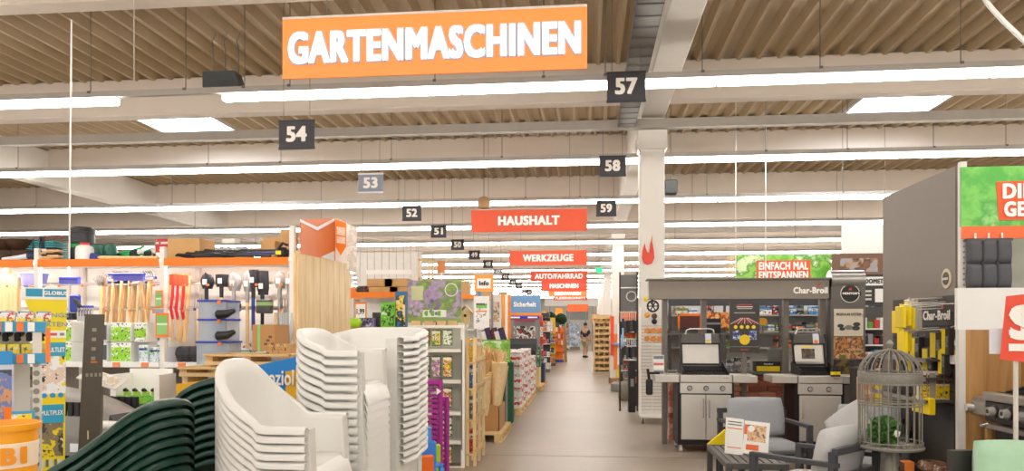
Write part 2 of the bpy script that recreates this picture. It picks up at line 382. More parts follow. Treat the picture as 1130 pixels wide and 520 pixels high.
def number(n, px, pyb, w, Y=None, light=False):
    if not Y:
        Y = (4.33 - EYE) * F / (HOR - pyb) * (cos(A) + (px - 565) / F * sin(A)); Y = 9.15 + 4.2 * round((Y - 9.15 - .8) / 4.2) - .14
    z = ZZ(pyb, px, Y); h = .37
    t = thing('aisle_number_sign', ('light grey' if light else 'dark grey') + ' hanging aisle sign with the number ' + NW[n], 'sign', (XX(px, Y), Y, z), 0, 'aisle number signs')
    B(0, 0, 0, .46, .015, h).obj('sign_board', NUML if light else NUM, t)
    for q in (.0, h - .03): B(0, -.002, q, .47, .022, .03).obj('edge_rail', mat('#e8e8ea' if light else '#2a2a30', .4), t)
    text(n, .27, .2, LETTER, t, (0, -.009, h * .52), bold=.06)
    for s in (-.17, .17): MB().cyl((s, 0, h), (s, 0, 6.1 - z), .004, n=5).obj('hook', ROD, t)
number('57', 691, 113, 43, 9.02); number('58', 676, 195, 30, 13.22); number('59', 669, 239, 22, 17.4)
for n, px, pb in (('54', 327.5, 165), ('53', 409, 213.5), ('52', 454.5, 244), ('51', 484, 262.5), ('50', 505, 276), ('49', 523.5, 286.5), ('48', 538.5, 296), ('47', 549.5, 304), ('46', 557.5, 309), ('45', 566, 315), ('44', 572.5, 318.5), ('43', 579, 323), ('42', 584, 325.5)):
    number(n, px, pb, 0, light=n in ('53', '47'))
# small fittings under the roof
def fitting(name, label, cat, px0, px1, py0, py1, Y, build):
    a, b = PT(px0, py1, Y), PT(px1, py0, Y)
    return build(name, label, cat, a, b)
t = thing('heater_unit', 'dark grey box unit on the rail beside the first strip light', 'heater', PT(247, 98, 9.3))
MB().prism([(-.24, 0), (.24, 0), (.24, .06), (.19, .2), (-.24, .2)], -.1, .1).obj('housing', mat('#3d4243', .5), t)
for s in (-.14, .02, .2): MB().tube([(s, 0, .18), (s, 0, .5), (s - .02, 0, .62), (s + .03, 0, .75)], .008, 5).obj('hanger_hook', ROD, t)
t = thing('speaker_box', 'small black box hanging beside the concrete column', 'loudspeaker', PT(740, 215, 14.2))
B(0, 0, 0, .24, .2, .27, .02).obj('housing', mat('#2f3332', .5), t); MB().cyl((0, 0, .27), (0, 0, 6.1 - PT(740, 215, 14.2).z), .006, n=5).obj('cord', ROD, t)
t = thing('ceiling_globe', 'tan round globe hanging above the HAUSHALT banner', 'lamp', PT(534, 231, 17.2))
MB().lathe([(.02, .0), (.13, .03), (.16, .12), (.15, .2), (.1, .27), (.03, .3)], 20).obj('globe', mat('#b89c74', .5), t, 40)
MB().cyl((0, 0, .28), (0, 0, 2.2), .008, n=6).obj('cord', ROD, t)
t = MB().tube([PT(1083, -6, 7.0), PT(1094, 9, 7), PT(1108, 24, 7), PT(1131, 46, 7), PT(1160, 75, 7)], .022, 8).obj('white_cable', mat('#ece9e4', .5), None, 40)
tag(t, 'thick white cable hanging down under the roof deck', 'cable')
t = thing('exit_sign', 'small green emergency exit sign hanging over the aisle', 'sign', PT(661, 301, 30))
B(0, 0, 0, .3, .04, .2).obj('panel', emis('#1fbf7a', 1.0), t); MB().cyl((0, 0, .2), (0, 0, 2.5), .006, n=5).obj('cord', ROD, t)
o = MB().prism([(-.02, 0), (.06, .02), (.1, .12), (.09, .25), (.06, .4), (.07, .52), (.03, .36), (.02, .25), (.01, .2), (-.02, .22), (-.05, .3), (-.06, .38), (-.1, .25), (-.11, .12), (-.08, .03)], -.012, 0).obj('flame_emblem', mat('#e4452c', .5), None)
o.location = PT(715.5, 292.5, 12.875); tag(o, 'red flame shaped emblem fixed high on the concrete column', 'emblem')
# free hanging rods on the near side
for i, (px, y0, y1, Y, rr) in enumerate(((76, 22, 330, 6.6, .008), (148, -10, 90, 8.2, .006), (845, 14, 330, 13.6, .008), (812, 14, 330, 13.8, .006))):
    a, b = PT(px, y1, Y), PT(px + (3 if i == 0 else 0), y0, Y)
    tag(MB().cyl(a, b, rr, n=6).obj('hanging_rod', mat('#dedad4', .4, .3)), ('thin white rod hanging in front of the tool shelves' if i == 0 else 'thin white rod hanging from the near roof deck' if i == 1 else 'thin white rod hanging behind the barbecue frame'), 'rod', 'hanging rods')
# ---------------------------------------------------------------- generic goods
def carton(name, label, cat, loc, size, body, front=None, rz=0, group=None, c=.004):
    """a package standing on loc; its printed front faces local -Y"""
    w, d, h = size
    t = thing(name, label, cat, loc, rz, group)
    B(0, 0, 0, w, d, h, c).obj('carton_body', body, t)
    if front: B(0, -d / 2 - .0005, h * .04, w * .94, .002, h * .92).obj('printed_front', front, t)
    return t
def pack(name, label, cat, loc, size, m, rz=0, group=None, c=.004):
    o = B(0, 0, 0, size[0], size[1], size[2], c).obj(name, m, None, None, loc, rz); return tag(o, label, cat, group)
def price_card(parent, loc, w, h, rz=0, frame=ORANGE, face=None):
    B(0, 0, 0, w, .006, h).obj('card_frame', frame, parent, None, loc, rz)
    o = B(0, -.004, h * .1, w * .8, .003, h * .8).obj('card_face', face or WHITE, parent, None, loc, rz); return o
GREENPACK = bandm([(0, '#8fce1e'), (.6, '#a4dc2c'), (.78, '#f0f2ea')], 2, ('#17191b', '#2c3a20', '#f4f4f0', '#44505a'), sscale=22)
GREENPACK2 = bandm([(0, '#e9ece6'), (.2, '#9ad427'), (.7, '#eef0ea')], 2, ('#17191b', '#3b4a52', '#86c11f'), sscale=26, seed=3)
TANBOX = mat('#c79c66', .8, noise=.06)
# ---------------------------------------------------------------- tool gondola, facing the camera
GY = 6.5; GX = [XX(324, GY) - .02, XX(178.5, GY), XX(39.5, GY)]; GX.append(2 * GX[2] - GX[1]); GX.append(2 * GX[3] - GX[2])
g = thing('tool_gondola', 'long white shop gondola with orange header strips holding garden tools', 'shelving', (0, 0, 0))
x0, x1 = GX[-1], GX[0]; xm = (x0 + x1) / 2
B(xm, 7.2, .1, x1 - x0, .03, 2.08).obj('back_panel', mat('#fbf9f5', .6, noise=.01), g)
B(xm, 7.2, 2.16, x1 - x0, 1.4, .03).obj('top_shelf', WHITE, g)
B(xm, 7.2, .0, x1 - x0, 1.4, .12).obj('base_plinth', mat('#77736d', .6), g)
for i, x in enumerate(GX): B(x, 6.53, 0, .045, .05, 2.3 if i else 2.48).obj('upright', mat('#e6e1d8', .5), g); B(x, 7.15, 0, .045, .05, 2.2).obj('upright', mat('#e6e1d8', .5), g)
for i in range(4):
    a, b = GX[i + 1] + .025, GX[i] - .03
    B((a + b) / 2, 6.5, ZZ(293, 250, GY), b - a, .02, ZZ(284.5, 250, GY) - ZZ(293, 250, GY)).obj('header_strip', ORANGE, g)
    for zz in (1.98, 1.74):
        B((a + b) / 2, 6.9, zz, b - a, .015, .02).obj('peg_rail', STEEL, g); B((a + b) / 2, 6.72, zz - .02, b - a, .012, .015).obj('peg_rail', STEEL, g)
        for q in range(5):
            hx = a + (q + .5) * (b - a) / 5
            MB().cyl((hx, 6.9, zz + .01), (hx, 6.62, zz - .03), .006, n=6).obj('peg', STEEL, g)
            B(hx, 6.615, zz - .04, .022, .006, .022).obj('price_tab', mat('#ff7a28', .5), g)
for i in range(4): B((GX[i] + GX[i + 1]) / 2, 6.56, ZZ(290, 250, GY), 1.1, .03, .02).obj('added_glow_strip', emis('#fffaf4', 24.0), g)  # unseen glowing strips added behind the header to brighten the tool bays
ZS = ZZ(400, 120, 6.5)
for i in range(4):
    a, b = GX[i + 1], GX[i]
    B((a + b) / 2, 6.84, ZS - .033, b - a - .05, .66, .03).obj('shelf_board', WHITE, g)
    B((a + b) / 2, 6.5, ZS - .045, b - a - .05, .012, .05).obj('shelf_price_rail', WHITE, g)
    for q in range(4): B(a + .2 + q * .28 + .05 * i, 6.49, ZS - .04, .07, .006, .04).obj('price_tab', mat('#ff8a50', .5), g)
    B((a + b) / 2, 6.84, .52, b - a - .05, .66, .03).obj('shelf_board', WHITE, g)
    B((a + b) / 2, 7.17, .55, b - a - .05, .012, ZS - .6).obj('lower_panel', mat('#8d8378', .7), g)
# wooden end panel of single boards, facing the aisle
EX = GX[0] + .05; pe = thing('gondola_end_panel', 'pale pine board panel closing the end of the tool gondola', 'panel', (EX, 6.5, 0))
zt = PX(330, 277, EX).z
for i in range(8):
    o = B(0, 0, 0, .022, .182, zt - .003 * (i % 2), .003).obj('plank', PINE, pe, None, (0, .1 + i * .187, .0))
B(-.02, .75, 0, .02, 1.5, zt - .02).obj('backing_board', PINE, pe)
# orange end-of-aisle header on the panel: two faces and a paper poster
hd = thing('end_cap_header', 'orange folded cardboard header with white chevron on the gondola end', 'sign', (0, 0, 0))
p0, p1, p2 = Vector((EX - .03, 6.58, zt + .01)), Vector(PX(369, 287, EX + .06)), Vector(PX(382, 293, EX + .08))
q0, q1 = PX(331, 244, EX - .02), PX(369, 241, EX + .06)
OR2 = mat('#e2701a', .5, noise=.08, scale=3)
def plate(pts, t=.008):
    mb = MB(); n = (pts[1] - pts[0]).cross(pts[2] - pts[0]).normalized() * t
    k = len(pts); mb.add(list(pts) + [p + n for p in pts], [tuple(range(k)), tuple(range(2 * k - 1, k - 1, -1))] + [(i, (i + 1) % k, k + (i + 1) % k, k + i) for i in range(k)]); return mb
Yb = p1.y
zt2 = 2.5
a0, a1 = Vector((EX, 6.6, zt + .005)), Vector((EX, 7.55, zt + .005)); top = PX(350, 243, EX).z
def endpt(px, py): return PX(px, py, EX + .005)
plate([endpt(331, 280), endpt(369, 288), endpt(369, 241), endpt(331, 242)]).obj('front_panel', OR2, hd)
def endq(px, py): return PX(px, py, EX + .016)
plate([endq(331, 242), endq(350, 250.5), endq(369, 241), endq(369, 244), endq(350, 254.5), endq(331, 245)], .003).obj('chevron', mat('#f2f0f0', .5), hd)
plate([endq(354, 284), endq(369, 277), endq(369, 288)], .003).obj('corner_flash', mat('#efeeee', .5), hd)
y1 = endpt(369, 280).y; sx = EX
def fr(px, py): return PT(px, py, y1 + .01)
plate([fr(370, 288), fr(383, 291), fr(383, 246), fr(370, 241)], .008).obj('side_panel', mat('#f3efe9', .5), hd)
def fr2(px, py): return PT(px, py, y1 - .004)
plate([fr2(370.5, 272), fr2(376, 282), fr2(382, 272), fr2(382, 246), fr2(370.5, 242)], .003).obj('arrow_flash', mat('#ff8a1e', .5), hd)
for ya_, yb_ in ((250, 259), (260.5, 268)): plate([PT(371.5, yb_, y1 - .008), PT(381, yb_ + 1.5, y1 - .008), PT(381, ya_ + 1.5, y1 - .008), PT(371.5, ya_, y1 - .008)], .002).obj('white_print', printm(['#fdf6ee', '#f8d8b8', '#fff8f0'], 60), hd)
plate([PT(383, 299, y1 + .02), PT(394, 302, y1 + .02), PT(394, 251, y1 + .02), PT(383, 247, y1 + .02)], .006).obj('paper_poster', printm(['#efece6', '#ddd8cf', '#f4f2ee', '#c9a78c'], 9), hd)
# ---------------------------------------------------------------- tools hung on the gondola
HANDLE = mat('#dcae72', .55, noise=.08); HW = woodm('#f0d3a0', '#deb277')
def hang_z(py, px, Y=6.75): return ZZ(py, px, Y)
def spade(px, ytop, ybot, headw, headh, headm, handm, kind, label, grip=False):
    Y = 6.66; x = XX(px, Y); z1 = ZZ(ytop, px, Y); z0 = ZZ(ybot, px, Y)
    t = thing('garden_spade', label, 'spade', (x, Y, z1), 0, 'spades and shovels on the tool wall')
    w, h = headw / F * 8.2, headh / F * 7.4
    n = 8; P = []
    for i in range(n + 1):
        v = i / n; row = []
        for j in range(7):
            u = -1 + j / 3
            if kind == 'round': ww = w / 2 * min(1, (max(0, 1 - (1 - v) ** 2.2)) ** .5 + .12) if v < .6 else w / 2 * (1 - (v - .6) * .8)
            else: ww = w / 2 * (1 - .06 * (1 - v)) if v < .85 else w / 2 * .85
            row.append((u * ww, -.035 * (1 - u * u) + .01 * v, -v * h + (-.02 * (u * u) if kind == 'round' and v < .1 else 0)))
        P.append(row)
    MB().grid(P, .004).obj('blade', headm, t, 50)
    MB().cyl((0, -.01, -h + .03), (0, -.01, -h - .1), .02, .018, 10).obj('socket', headm, t, 40)
    MB().cyl((0, -.01, -h - .08), (0, -.01, z0 - z1), .017, .016, 10).obj('handle', handm, t, 40)
    if grip: MB().tube([(0, -.01, z0 - z1 + .02), (-.05, -.01, z0 - z1 - .04), (-.05, -.01, z0 - z1 - .1), (.05, -.01, z0 - z1 - .1), (.05, -.01, z0 - z1 - .04), (0, -.01, z0 - z1 + .02)], .012, 6).obj('grip', mat('#23305c', .4), t, 40)
    B(0, -.045, -h * .75, .04, .003, .05).obj('price_sticker', WHITE, t)
BLK = mat('#26262a', .35, .3); GRS = mat('#9c9a96', .35, .5); BLU = mat('#2b3f9c', .4)
spade(228.5, 301, 372, 14, 17, BLK, HW, 'round', 'black round-mouth shovel with wooden handle on the tool wall')
spade(245, 303, 372, 14, 13, BLK, HW, 'square', 'black square shovel hanging beside the round one')
spade(258.5, 300, 360, 15, 20, GRS, BLU, 'round', 'grey steel shovel with a blue handle')
spade(273.5, 299, 385, 11, 22, GRS, HW, 'round', 'narrow grey steel spade with wooden handle')
spade(280, 298, 365, 10, 18, BLK, mat('#27408c', .4), 'square', 'small black spade with dark blue handle')
spade(290, 299, 365, 12, 25, BLK, BLK, 'square', 'all-black long bladed spade')
spade(309, 299, 365, 12, 18, GRS, GRS, 'round', 'all-grey steel spade with a hole at the top', True)
spade(319.5, 300, 355, 8, 17, GRS, GRS, 'round', 'narrow grey steel spade against the end upright')
def fork(px, ytop, ybot, w, tin, handm, label, col=BLU):
    Y = 6.68; z1 = ZZ(ytop, px, Y); t = thing('digging_fork', label, 'fork', (XX(px, Y), Y, z1), 0, 'digging forks on the tool wall'); ww = w / F * 6.9
    for i in range(4): MB().cyl((-ww / 2 + i * ww / 3, 0, 0), (-ww / 2 + i * ww / 3, -.01, -tin), .004, .007, 6).obj('tine', GRS, t)
    B(0, -.01, -tin - .02, ww + .015, .02, .025).obj('crosshead', col, t)
    MB().cyl((0, -.01, -tin), (0, -.01, ZZ(ybot, px, Y) - z1), .016, n=8).obj('handle', handm, t)
fork(219, 329, 378, 8, .1, HW, 'blue digging fork with steel tines beside the black shovels')
fork(316, 329, 380, 9, .1, GRS, 'steel digging fork with grey shaft at the end upright', GRS)
for i, px in enumerate((191, 196.5, 203)):
    Y = 6.62 + .02 * i; z1 = ZZ(303 + i * .6, px, Y); t = thing('bow_rake', 'orange-red headed garden tool with red and wooden shaft', 'rake', (XX(px, Y), Y, z1), 0, 'red tools on the tool wall')
    P = [[(-.04 + .012 * v * j / 3 - .0 + j * .0267 * (1 - .15 * v), -.02 * sin(pi * j / 3), -v * .1) for j in range(4)] for v in (0, .5, 1)]
    MB().grid(P, .005).obj('head', mat('#ef4a28', .4), t, 40)
    MB().tube([(0, 0, -.08), (.005, -.02, -.2), (-.01, -.02, -.32), (.0, 0, -.42)], .014, 8).obj('shaft', mat('#d8232a', .35), t, 40)
    MB().cyl((0, 0, -.40), (0.01 * (i - 1), 0, -.62), .014, n=8).obj('handle', HW, t, 40)
for i, px in enumerate((184, 187.5, 206.5, 210)):
    Y = 6.85; z1 = ZZ(305 + 3 * (i % 2), px, Y)
    tag(MB().cyl((XX(px, Y), Y, z1), (XX(px - 3 + i, Y), Y - .1, ZZ(378, px, Y)), .015, n=8).obj('wooden_tool_handle', HW, None, 40), 'loose wooden tool handle standing among the red tools', 'handle', 'handles beside the red tools')
t = thing('hand_rake', 'thin wooden crossbar rake hung above the red tools', 'rake', PT(200, 304, 6.95)); B(0, 0, 0, .19, .02, .02).obj('crossbar', HW, t); MB().cyl((.0, 0, 0), (.01, 0, -.6), .012, n=8).obj('handle', HW, t)
for i in range(7): B(-.084 + .028 * i, 0, -.03, .006, .01, .035).obj('tooth', HW, t)
# wooden handles of the rakes in the middle bay
random.seed(3)
for i in range(17):
    px = 113 + i * 3.3 + random.uniform(-.8, .8); Y = 6.72 + .05 * (i % 3); y0 = 311 + random.uniform(-3, 3); y1 = 357
    p = PT(px + random.uniform(-1, 2.5), y0, Y); q = PT(px - random.uniform(0, 3), y1, Y - .04)
    kk = 0 if i < 3 else (1 if i % 3 else 2)
    t = thing('garden_rake', ('plain wooden rake handle hanging beside the fan rake', 'wooden handled rake with blue head hanging in the rake bay', 'wooden handled rake with grey head hanging in the rake bay')[kk], 'rake', p, 0, ('rake handles', 'blue headed rakes', 'grey headed rakes')[kk])
    d = q - p
    MB().cyl((0, 0, 0), d, .0145, n=8).obj('handle', HW, t, 40)
    if i >= 3:
        B(0, -.02, 0, .12, .02, .025).obj('head', mat('#3c46b8' if i % 3 else '#9a9a98', .4), t)
        for k in range(5): MB().tube([(-.05 + k * .025, -.02, .02), (-.05 + k * .025, -.03, .06), (-.05 + k * .025, -.07, .08)], .0025, 4).obj('tine', GRS, t)
t = thing('fan_rake', 'grey steel fan rake spread on the tool wall', 'rake', PT(111.5, 318, 6.7))
MB().cyl((0, 0, -.4), (0, 0, .02), .013, n=8).obj('handle', HW, t)
for k in range(9):
    a = R(-40 + 10 * k); MB().tube([(0, 0, 0), (sin(a) * .07, -.01, cos(a) * .07), (sin(a) * .1, -.03, cos(a) * .12)], .0035, 5).obj('tine', mat('#7e7a76', .4, .4), t)
B(0, -.012, .06, .07, .004, .012).obj('spreader', mat('#7e7a76', .4, .4), t)
t = thing('push_broom', 'blue push broom hung sideways near the yellow display column', 'broom', PT(77, 309, 6.6))
B(0, 0, 0, .2, .05, .03, .008).obj('broom_head', mat('#3a46b6', .4), t)
B(0, 0, -.04, .19, .04, .045).obj('bristles', mat('#5a66c8', .8), t); MB().cyl((0, 0, 0), (-.05, .05, -.5), .012, n=8).obj('handle', mat('#cfcfd6', .4), t)
t = thing('push_broom', 'long blue broom head hung sideways over the rake handles', 'broom', PT(140, 304, 6.58))
B(0, 0, 0, .36, .05, .022, .008).obj('broom_head', mat('#3340b0', .4), t); B(.02, 0, -.05, .3, .03, .05).obj('bristles', mat('#6a6fd0', .8), t)
MB().cyl((.12, .02, 0), (.14, .1, -.45), .012, n=8).obj('handle', HW, t)
t = thing('hand_brush', 'blue brush with black grip hung below the broom', 'brush', PT(83, 345, 6.58))
B(0, 0, 0, .1, .05, .17, .015).obj('brush_body', mat('#2c3da6', .4), t); MB().tube([(.02, -.03, .12), (.06, -.06, .1), (.09, -.06, .05)], .02, 8).obj('grip', BLACK, t, 40)
t = thing('rake_head_set', 'row of pale grey handled cultivators with blue crossbar', 'cultivator', PT(94, 355, 6.56))
B(0, 0, .13, .16, .02, .02).obj('crossbar', mat('#4450c0', .4), t)
for i in range(6):
    MB().cyl((-.07 + i * .028, 0, 0), (-.07 + i * .028, 0, .14), .009, n=6).obj('handle', mat('#cfd0d6', .4), t); MB().tube([(-.07 + i * .028, 0, .12), (-.07 + i * .028, -.03, .1), (-.06 + i * .028, -.04, .05)], .004, 5).obj('hook', mat('#3c3c44', .4), t)
pack('tool_box', 'small black box on the shelf under the blue brush', 'box', PT(79, 353, 6.6), (.07, .06, .065), BLACK)
# timber bundles in the end bay
for i, (px, y0, y1, w) in enumerate(((2, 300, 346, 7), (8, 296, 350, 6), (13, 303, 346, 7), (18, 306, 346, 6))):
    p = PT(px, y1, 6.7); tag(MB().box(0, 0, 0, w / F * 7.2, .05, ZZ(y0, px, 6.7) - ZZ(y1, px, 6.7), None, .003).obj('pine_board', PINE, None, None, p), 'upright pale pine board bundled in the end bay', 'board', 'pine boards in the end bay')
t = thing('plastic_tub', 'violet plastic tub standing behind the yellow display column', 'tub', PT(38, 318, 6.75)); MB().lathe([(.07, 0), (.1, .02), (.115, .13), (.125, .135), (.12, .14), (.1, .05), (0, .04)], 20).obj('tub_body', mat('#8f8fd8', .4), t, 40)
# price cards
for (px, py0, py1, w) in ((175.5, 321, 340, 8), (179, 346, 372, 15)):
    t = thing('price_card', ('small' if w < 10 else 'large') + ' green price card in an orange frame on the upright', 'sign', PT(px, py1, 6.47)); hh = (py1 - py0) / F * 6.9
    price_card(t, (0, 0, 0), w / F * 6.9, hh, 0, ORANGE, bandm([(0, '#8fc47a'), (.5, '#d8ead0'), (.6, '#7dbb62')], 2))
t = thing('shelf_tag', 'grey shelf tag with orange edge between the price cards', 'sign', PT(175, 346, 6.47)); B(0, 0, 0, .09, .004, .04).obj('tag_face', mat('#9aa4aa', .5), t); B(-.05, 0, 0, .015, .005, .04).obj('tag_edge', ORANGE, t)
# boxed sprayers on the shelf, two high
for r in range(2):
    for i, (px0, px1) in enumerate(((76, 92), (105, 130.5), (131.5, 156.5), (157.5, 172.5))):
        if i == 3 and r == 0: continue
        pc = (px0 + px1) / 2; w = (px1 - px0 - .6) / F * 6.75; z = ZS + r * .188
        c = carton('boxed_sprayer', ('lime green and white carton of a pressure sprayer, %s, %s' % (('lower row', 'upper row')[r], ('beside the grey totem', 'wide print', 'next to the price card', 'narrow end of the row')[i])), 'box', (XX(pc, 6.72), 6.72, z), (w, .3, .183), mat('#eceee8', .5), (GREENPACK, GREENPACK2)[i % 2], 0, 'sprayer cartons')
        if i == 1: 
            MB().lathe([(.03, 0), (.032, .05), (.02, .07), (.012, .09)], 12).obj('printed_canister', mat('#2a2d30', .4), c, 40, (.03, -.152, .04)); 
            B(.085, -.1525, .02, .035, .002, .14).obj('side_strip', mat('#4a4e55', .5), c)
for i, px in enumerate((165, 177, 186)):
    carton('boxed_pump', 'white carton with blue print and a round pump picture on the shelf', 'box', (XX(px, 6.66), 6.66, ZS), (.09, .2, .14 if i else .16), mat('#dfe3ea', .5), bandm([(0, '#cfd8e2'), (.7, '#30408e'), (.85, '#e8ecf2')], 2, ('#23262c', '#66c04a', '#7b8aa0'), seed=i), 0, 'pump cartons')
carton('boxed_pump', 'white and green carton stacked on the pump cartons', 'box', (XX(186, 6.66), 6.66, ZS + .14), (.11, .2, .09), WHITE, bandm([(0, '#7cc043'), (.2, '#e6eaef'), (.8, '#33449a')], 2, ('#23262c', '#7b8aa0'), seed=9))
for i, px in enumerate((201, 208, 216)):
    o = MB().cushion(.085, .12, .15, Matrix.Rotation(0, 4, 'X'), 8).obj('black_bag', printm(['#121214', '#2a2a2e', '#17171a', '#3c3c42'], 40), None, 60, (XX(px, 6.62), 6.62, ZS + .075))
    tag(o, 'crumpled black plastic bag on the white shelf', 'bag', 'black bags on the shelf')
carton('long_carton', 'long white carton with teal stripe behind the clear bins', 'box', (XX(262, 6.8), 6.8, ZS), (.62, .12, .18), mat('#e9e7e1', .5), bandm([(0, '#e6e4de'), (.55, '#39a7a8'), (.62, '#eceae4')], 2, ('#c83c30', '#3a3d40', '#8a98a4'), sscale=14), 0)
# clear bins with blue lids
for i in range(3):
    z = ZS - .02 + .16 * i if i else ZS
    Y = 6.36; zz = ZZ((402, 377, 354)[i], 243, Y); hh = (.19, .185, .165)[i]
    t = thing('clear_bin', ('clear plastic tool bin with blue lid, ' + ('bottom of the three', 'middle of the three', 'top of the three')[i]), 'bin', (XX(242, Y), Y, zz), 0, 'clear bins')
    w = .25 + (.03 if i == 0 else 0)
    m = MB()
    m.box(0, 0, 0, w, .26, .008)
    for s in (-1, 1): m.box(s * w / 2, 0, 0, .006, .26, hh); m.box(0, s * .13, 0, w, .006, hh)
    m.obj('bin_body', glassm('#c8d4e4', .35), t)
    B(0, 0, hh, w + .02, .28, .018, .004).obj('lid', mat('#2a3fb2', .35), t); B(w * .28, -.142, hh - .02, .03, .006, .03).obj('latch', ORANGE, t)
    B(-.04, 0, .01, .06, .05, hh * .8).obj('content_box', mat('#9fb3c8', .5), t)
    B(.02, 0, .01, .005, .2, hh * .9).obj('divider', mat('#5f6a78', .5), t)
    if i: MB().tube([(.06, -.13, .06), (.1, -.2, .05), (.18, -.2, .06), (.22, -.16, .09)], [.035, .04, .035, .02], 10).obj('scoop_handle', mat('#1b1b1f', .4), t, 40)
B(XX(242, 6.36), 6.4, ZS - .05, .42, .36, .02).obj('display_shelf', WHITE, None); tag(bpy.data.objects['display_shelf'], 'small white ledge under the clear bins', 'shelf')
pack('dark_carton', 'dark grey moulded case leaning on the wall behind the bins', 'case', PT(250, 346, 6.72), (.27, .1, .12), mat('#403e3d', .5), c=.03)
pack('dark_carton', 'dark grey case with green label beside the spades', 'case', PT(292, 346, 6.6), (.14, .08, .13), bandm([(0, '#474543'), (.55, '#8fae6a'), (.8, '#474543')], 2), c=.01)
t = thing('cardboard_box', 'brown cardboard box with green tape on the wooden crates', 'box', PT(299, 387, 6.2)); B(0, 0, 0, .2, .3, .225, .003).obj('carton_body', CARD, t); B(-.04, -.151, 0, .018, .002, .226).obj('tape', mat('#6fd083', .5), t)
for i in range(4): B(.02 + .02 * i, -.151, .05 + .03 * (i % 3), .03, .001, .02).obj('stamp', mat('#6d5238', .6), t)
for i, (px0, px1, py0, py1, Y) in enumerate(((239, 330, 390, 402, 6.15), (212, 290, 404, 414, 6.05))):
    t = thing('wooden_crate', ('wooden crate deck under the cardboard box' if i == 0 else 'lower wooden crate deck behind the yellow display'), 'crate', PT((px0 + px1) / 2, py1, Y)); w = XX(px1, Y) - XX(px0, Y); h = (py1 - py0) / F * 6.4
    for z in (0, h - .02): B(0, -.2, z, w, .02, .02 if z else .03).obj('slat', PINEX, t)
    for k in range(5): B(0, -.2 + .1 * k, h - .018, w, .08, .018).obj('deck_board', PINEX, t)
    for s in (-.45, 0, .45): B(s * w, 0, 0, .06, .4, h - .018).obj('block', PINEX, t)
    for s in (-.47, .47): B(s * w, 0, -PT(px0, py1, Y).z, .05, .3, PT(px0, py1, Y).z).obj('stand_leg', PINE, t)
carton('small_carton', 'small brown printed carton under the box with green tape', 'box', PT(312, 391, 6.15), (.16, .2, .09), TANBOX, bandm([(0, '#b98d56'), (.8, '#d2aa74')], 2, ('#4a3820', '#5c4628')))
for i in range(5):
    px = 310 + i * 3
    o = MB().lathe([(.02, 0), (.022, .2), (.012, .26), (.012, .32)], 10).obj('clear_bottle', glassm('#d8dce0', .45), None, 40, PT(px, 384, 6.5 + .04 * (i % 2))); tag(o, 'tall clear bottle standing at the end of the shelf', 'bottle', 'clear bottles'); 
for i in range(3): tag(MB().cyl(PT(303 + 4 * i, 385, 6.62), PT(304 + 4 * i, 345, 6.7), .014, n=8).obj('wooden_tool_handle', HW, None, 40), 'short wooden handle standing behind the cardboard box', 'handle', 'handles behind the box')
# ---------------------------------------------------------------- goods lying on top of the gondola
ZT = 2.193
def on_top(px, Y=6.7): return Vector((XX(px, Y), Y, ZT))
random.seed(5)
for i in range(5):
    m = MB().lathe([(.1, 0), (.15, .06), (.17, .1), (.16, .1), (.13, .04), (0, .02)], 18).obj('woven_basket', printm(['#33231a', '#5a3d2a', '#2a1c14', '#6b4a33'], 60, aniso=(1, 1, 4)), None, 40, on_top((4, 17, 32, 9, 26)[i], 6.75 + .0 * i) + Vector((0, 0, .11 * (i > 2))))
    tag(m, 'dark brown woven bowl basket on top of the gondola', 'basket', 'woven baskets')
t = thing('teal_rack', 'teal and black wire crate on top of the gondola', 'crate', on_top(45, 6.78))
for i in range(8): B(0, 0, .03 + i * .022, .16, .2, .012).obj('wire_slat', mat('#2f9aa0', .4), t)
for s in (-.07, 0, .07): B(s, -.1, 0, .012, .012, .22).obj('post', BLACK, t)
t = thing('teal_rack', 'teal slatted crate with black strap beside the black barrel', 'crate', on_top(60, 6.8))
for i in range(8): B(0, 0, .03 + i * .022, .14, .2, .012).obj('wire_slat', mat('#35a3a8', .4), t)
B(-.05, -.105, 0, .05, .01, .24).obj('strap', BLACK, t); MB().tube([(-.1, 0, .21), (-.05, 0, .26), (.0, 0, .24), (.06, 0, .27), (.1, 0, .21)], .006, 5).obj('wire_handle', mat('#a83a30', .4), t)
for i in range(6):
    t = thing('broom_head', 'bundled broom head with black bristles on the gondola top', 'broom', on_top(51 + 5 * (i // 2), 6.58) + Vector((0, 0, .05 * (i % 2) + .012 * (i // 2))), R(12), 'bundled broom heads')
    B(0, 0, 0, .11, .1, .022, .006).obj('head_block', mat('#e2b27c', .5), t); B(-.01, 0, .022, .1, .09, .018).obj('bristles', mat('#26262a' if i % 3 else '#e9e4da', .8), t)
t = thing('grey_rod_bundle', 'white and blue plastic bundle lying beside the brown baskets', 'bundle', on_top(24, 6.6)); MB().tube([(-.2, 0, .02), (-.05, 0, .03), (.12, 0, .05), (.2, 0, .02)], [.012, .02, .03, .012], 8).obj('bundle_roll', mat('#d5d8de', .4), t, 40); B(.12, -.02, .01, .1, .06, .07, .02).obj('blue_cover', mat('#232a52', .5), t)
t = thing('compost_bin', 'black round bin with lid standing on the gondola', 'bin', on_top(90.5, 6.85))
MB().lathe([(.1, 0), (.1, .18), (.115, .19), (.115, .28), (.12, .285), (.12, .3), (.115, .31)], 28).obj('bin_body', mat('#2b2c2e', .45), t, 30)
MB().lathe([(.115, .3), (.12, .305), (.11, .33), (.09, .345), (.03, .35), (0, .35)], 28).obj('lid', mat('#202122', .4), t, 30); MB().lathe([(.103, .14), (.106, .15), (.106, .17), (.103, .175)], 28).obj('green_band', mat('#2c9a55', .5), t, 30)
t = thing('canister', 'white plastic canister with red cap beside the black bin', 'canister', on_top(93.5, 6.62))
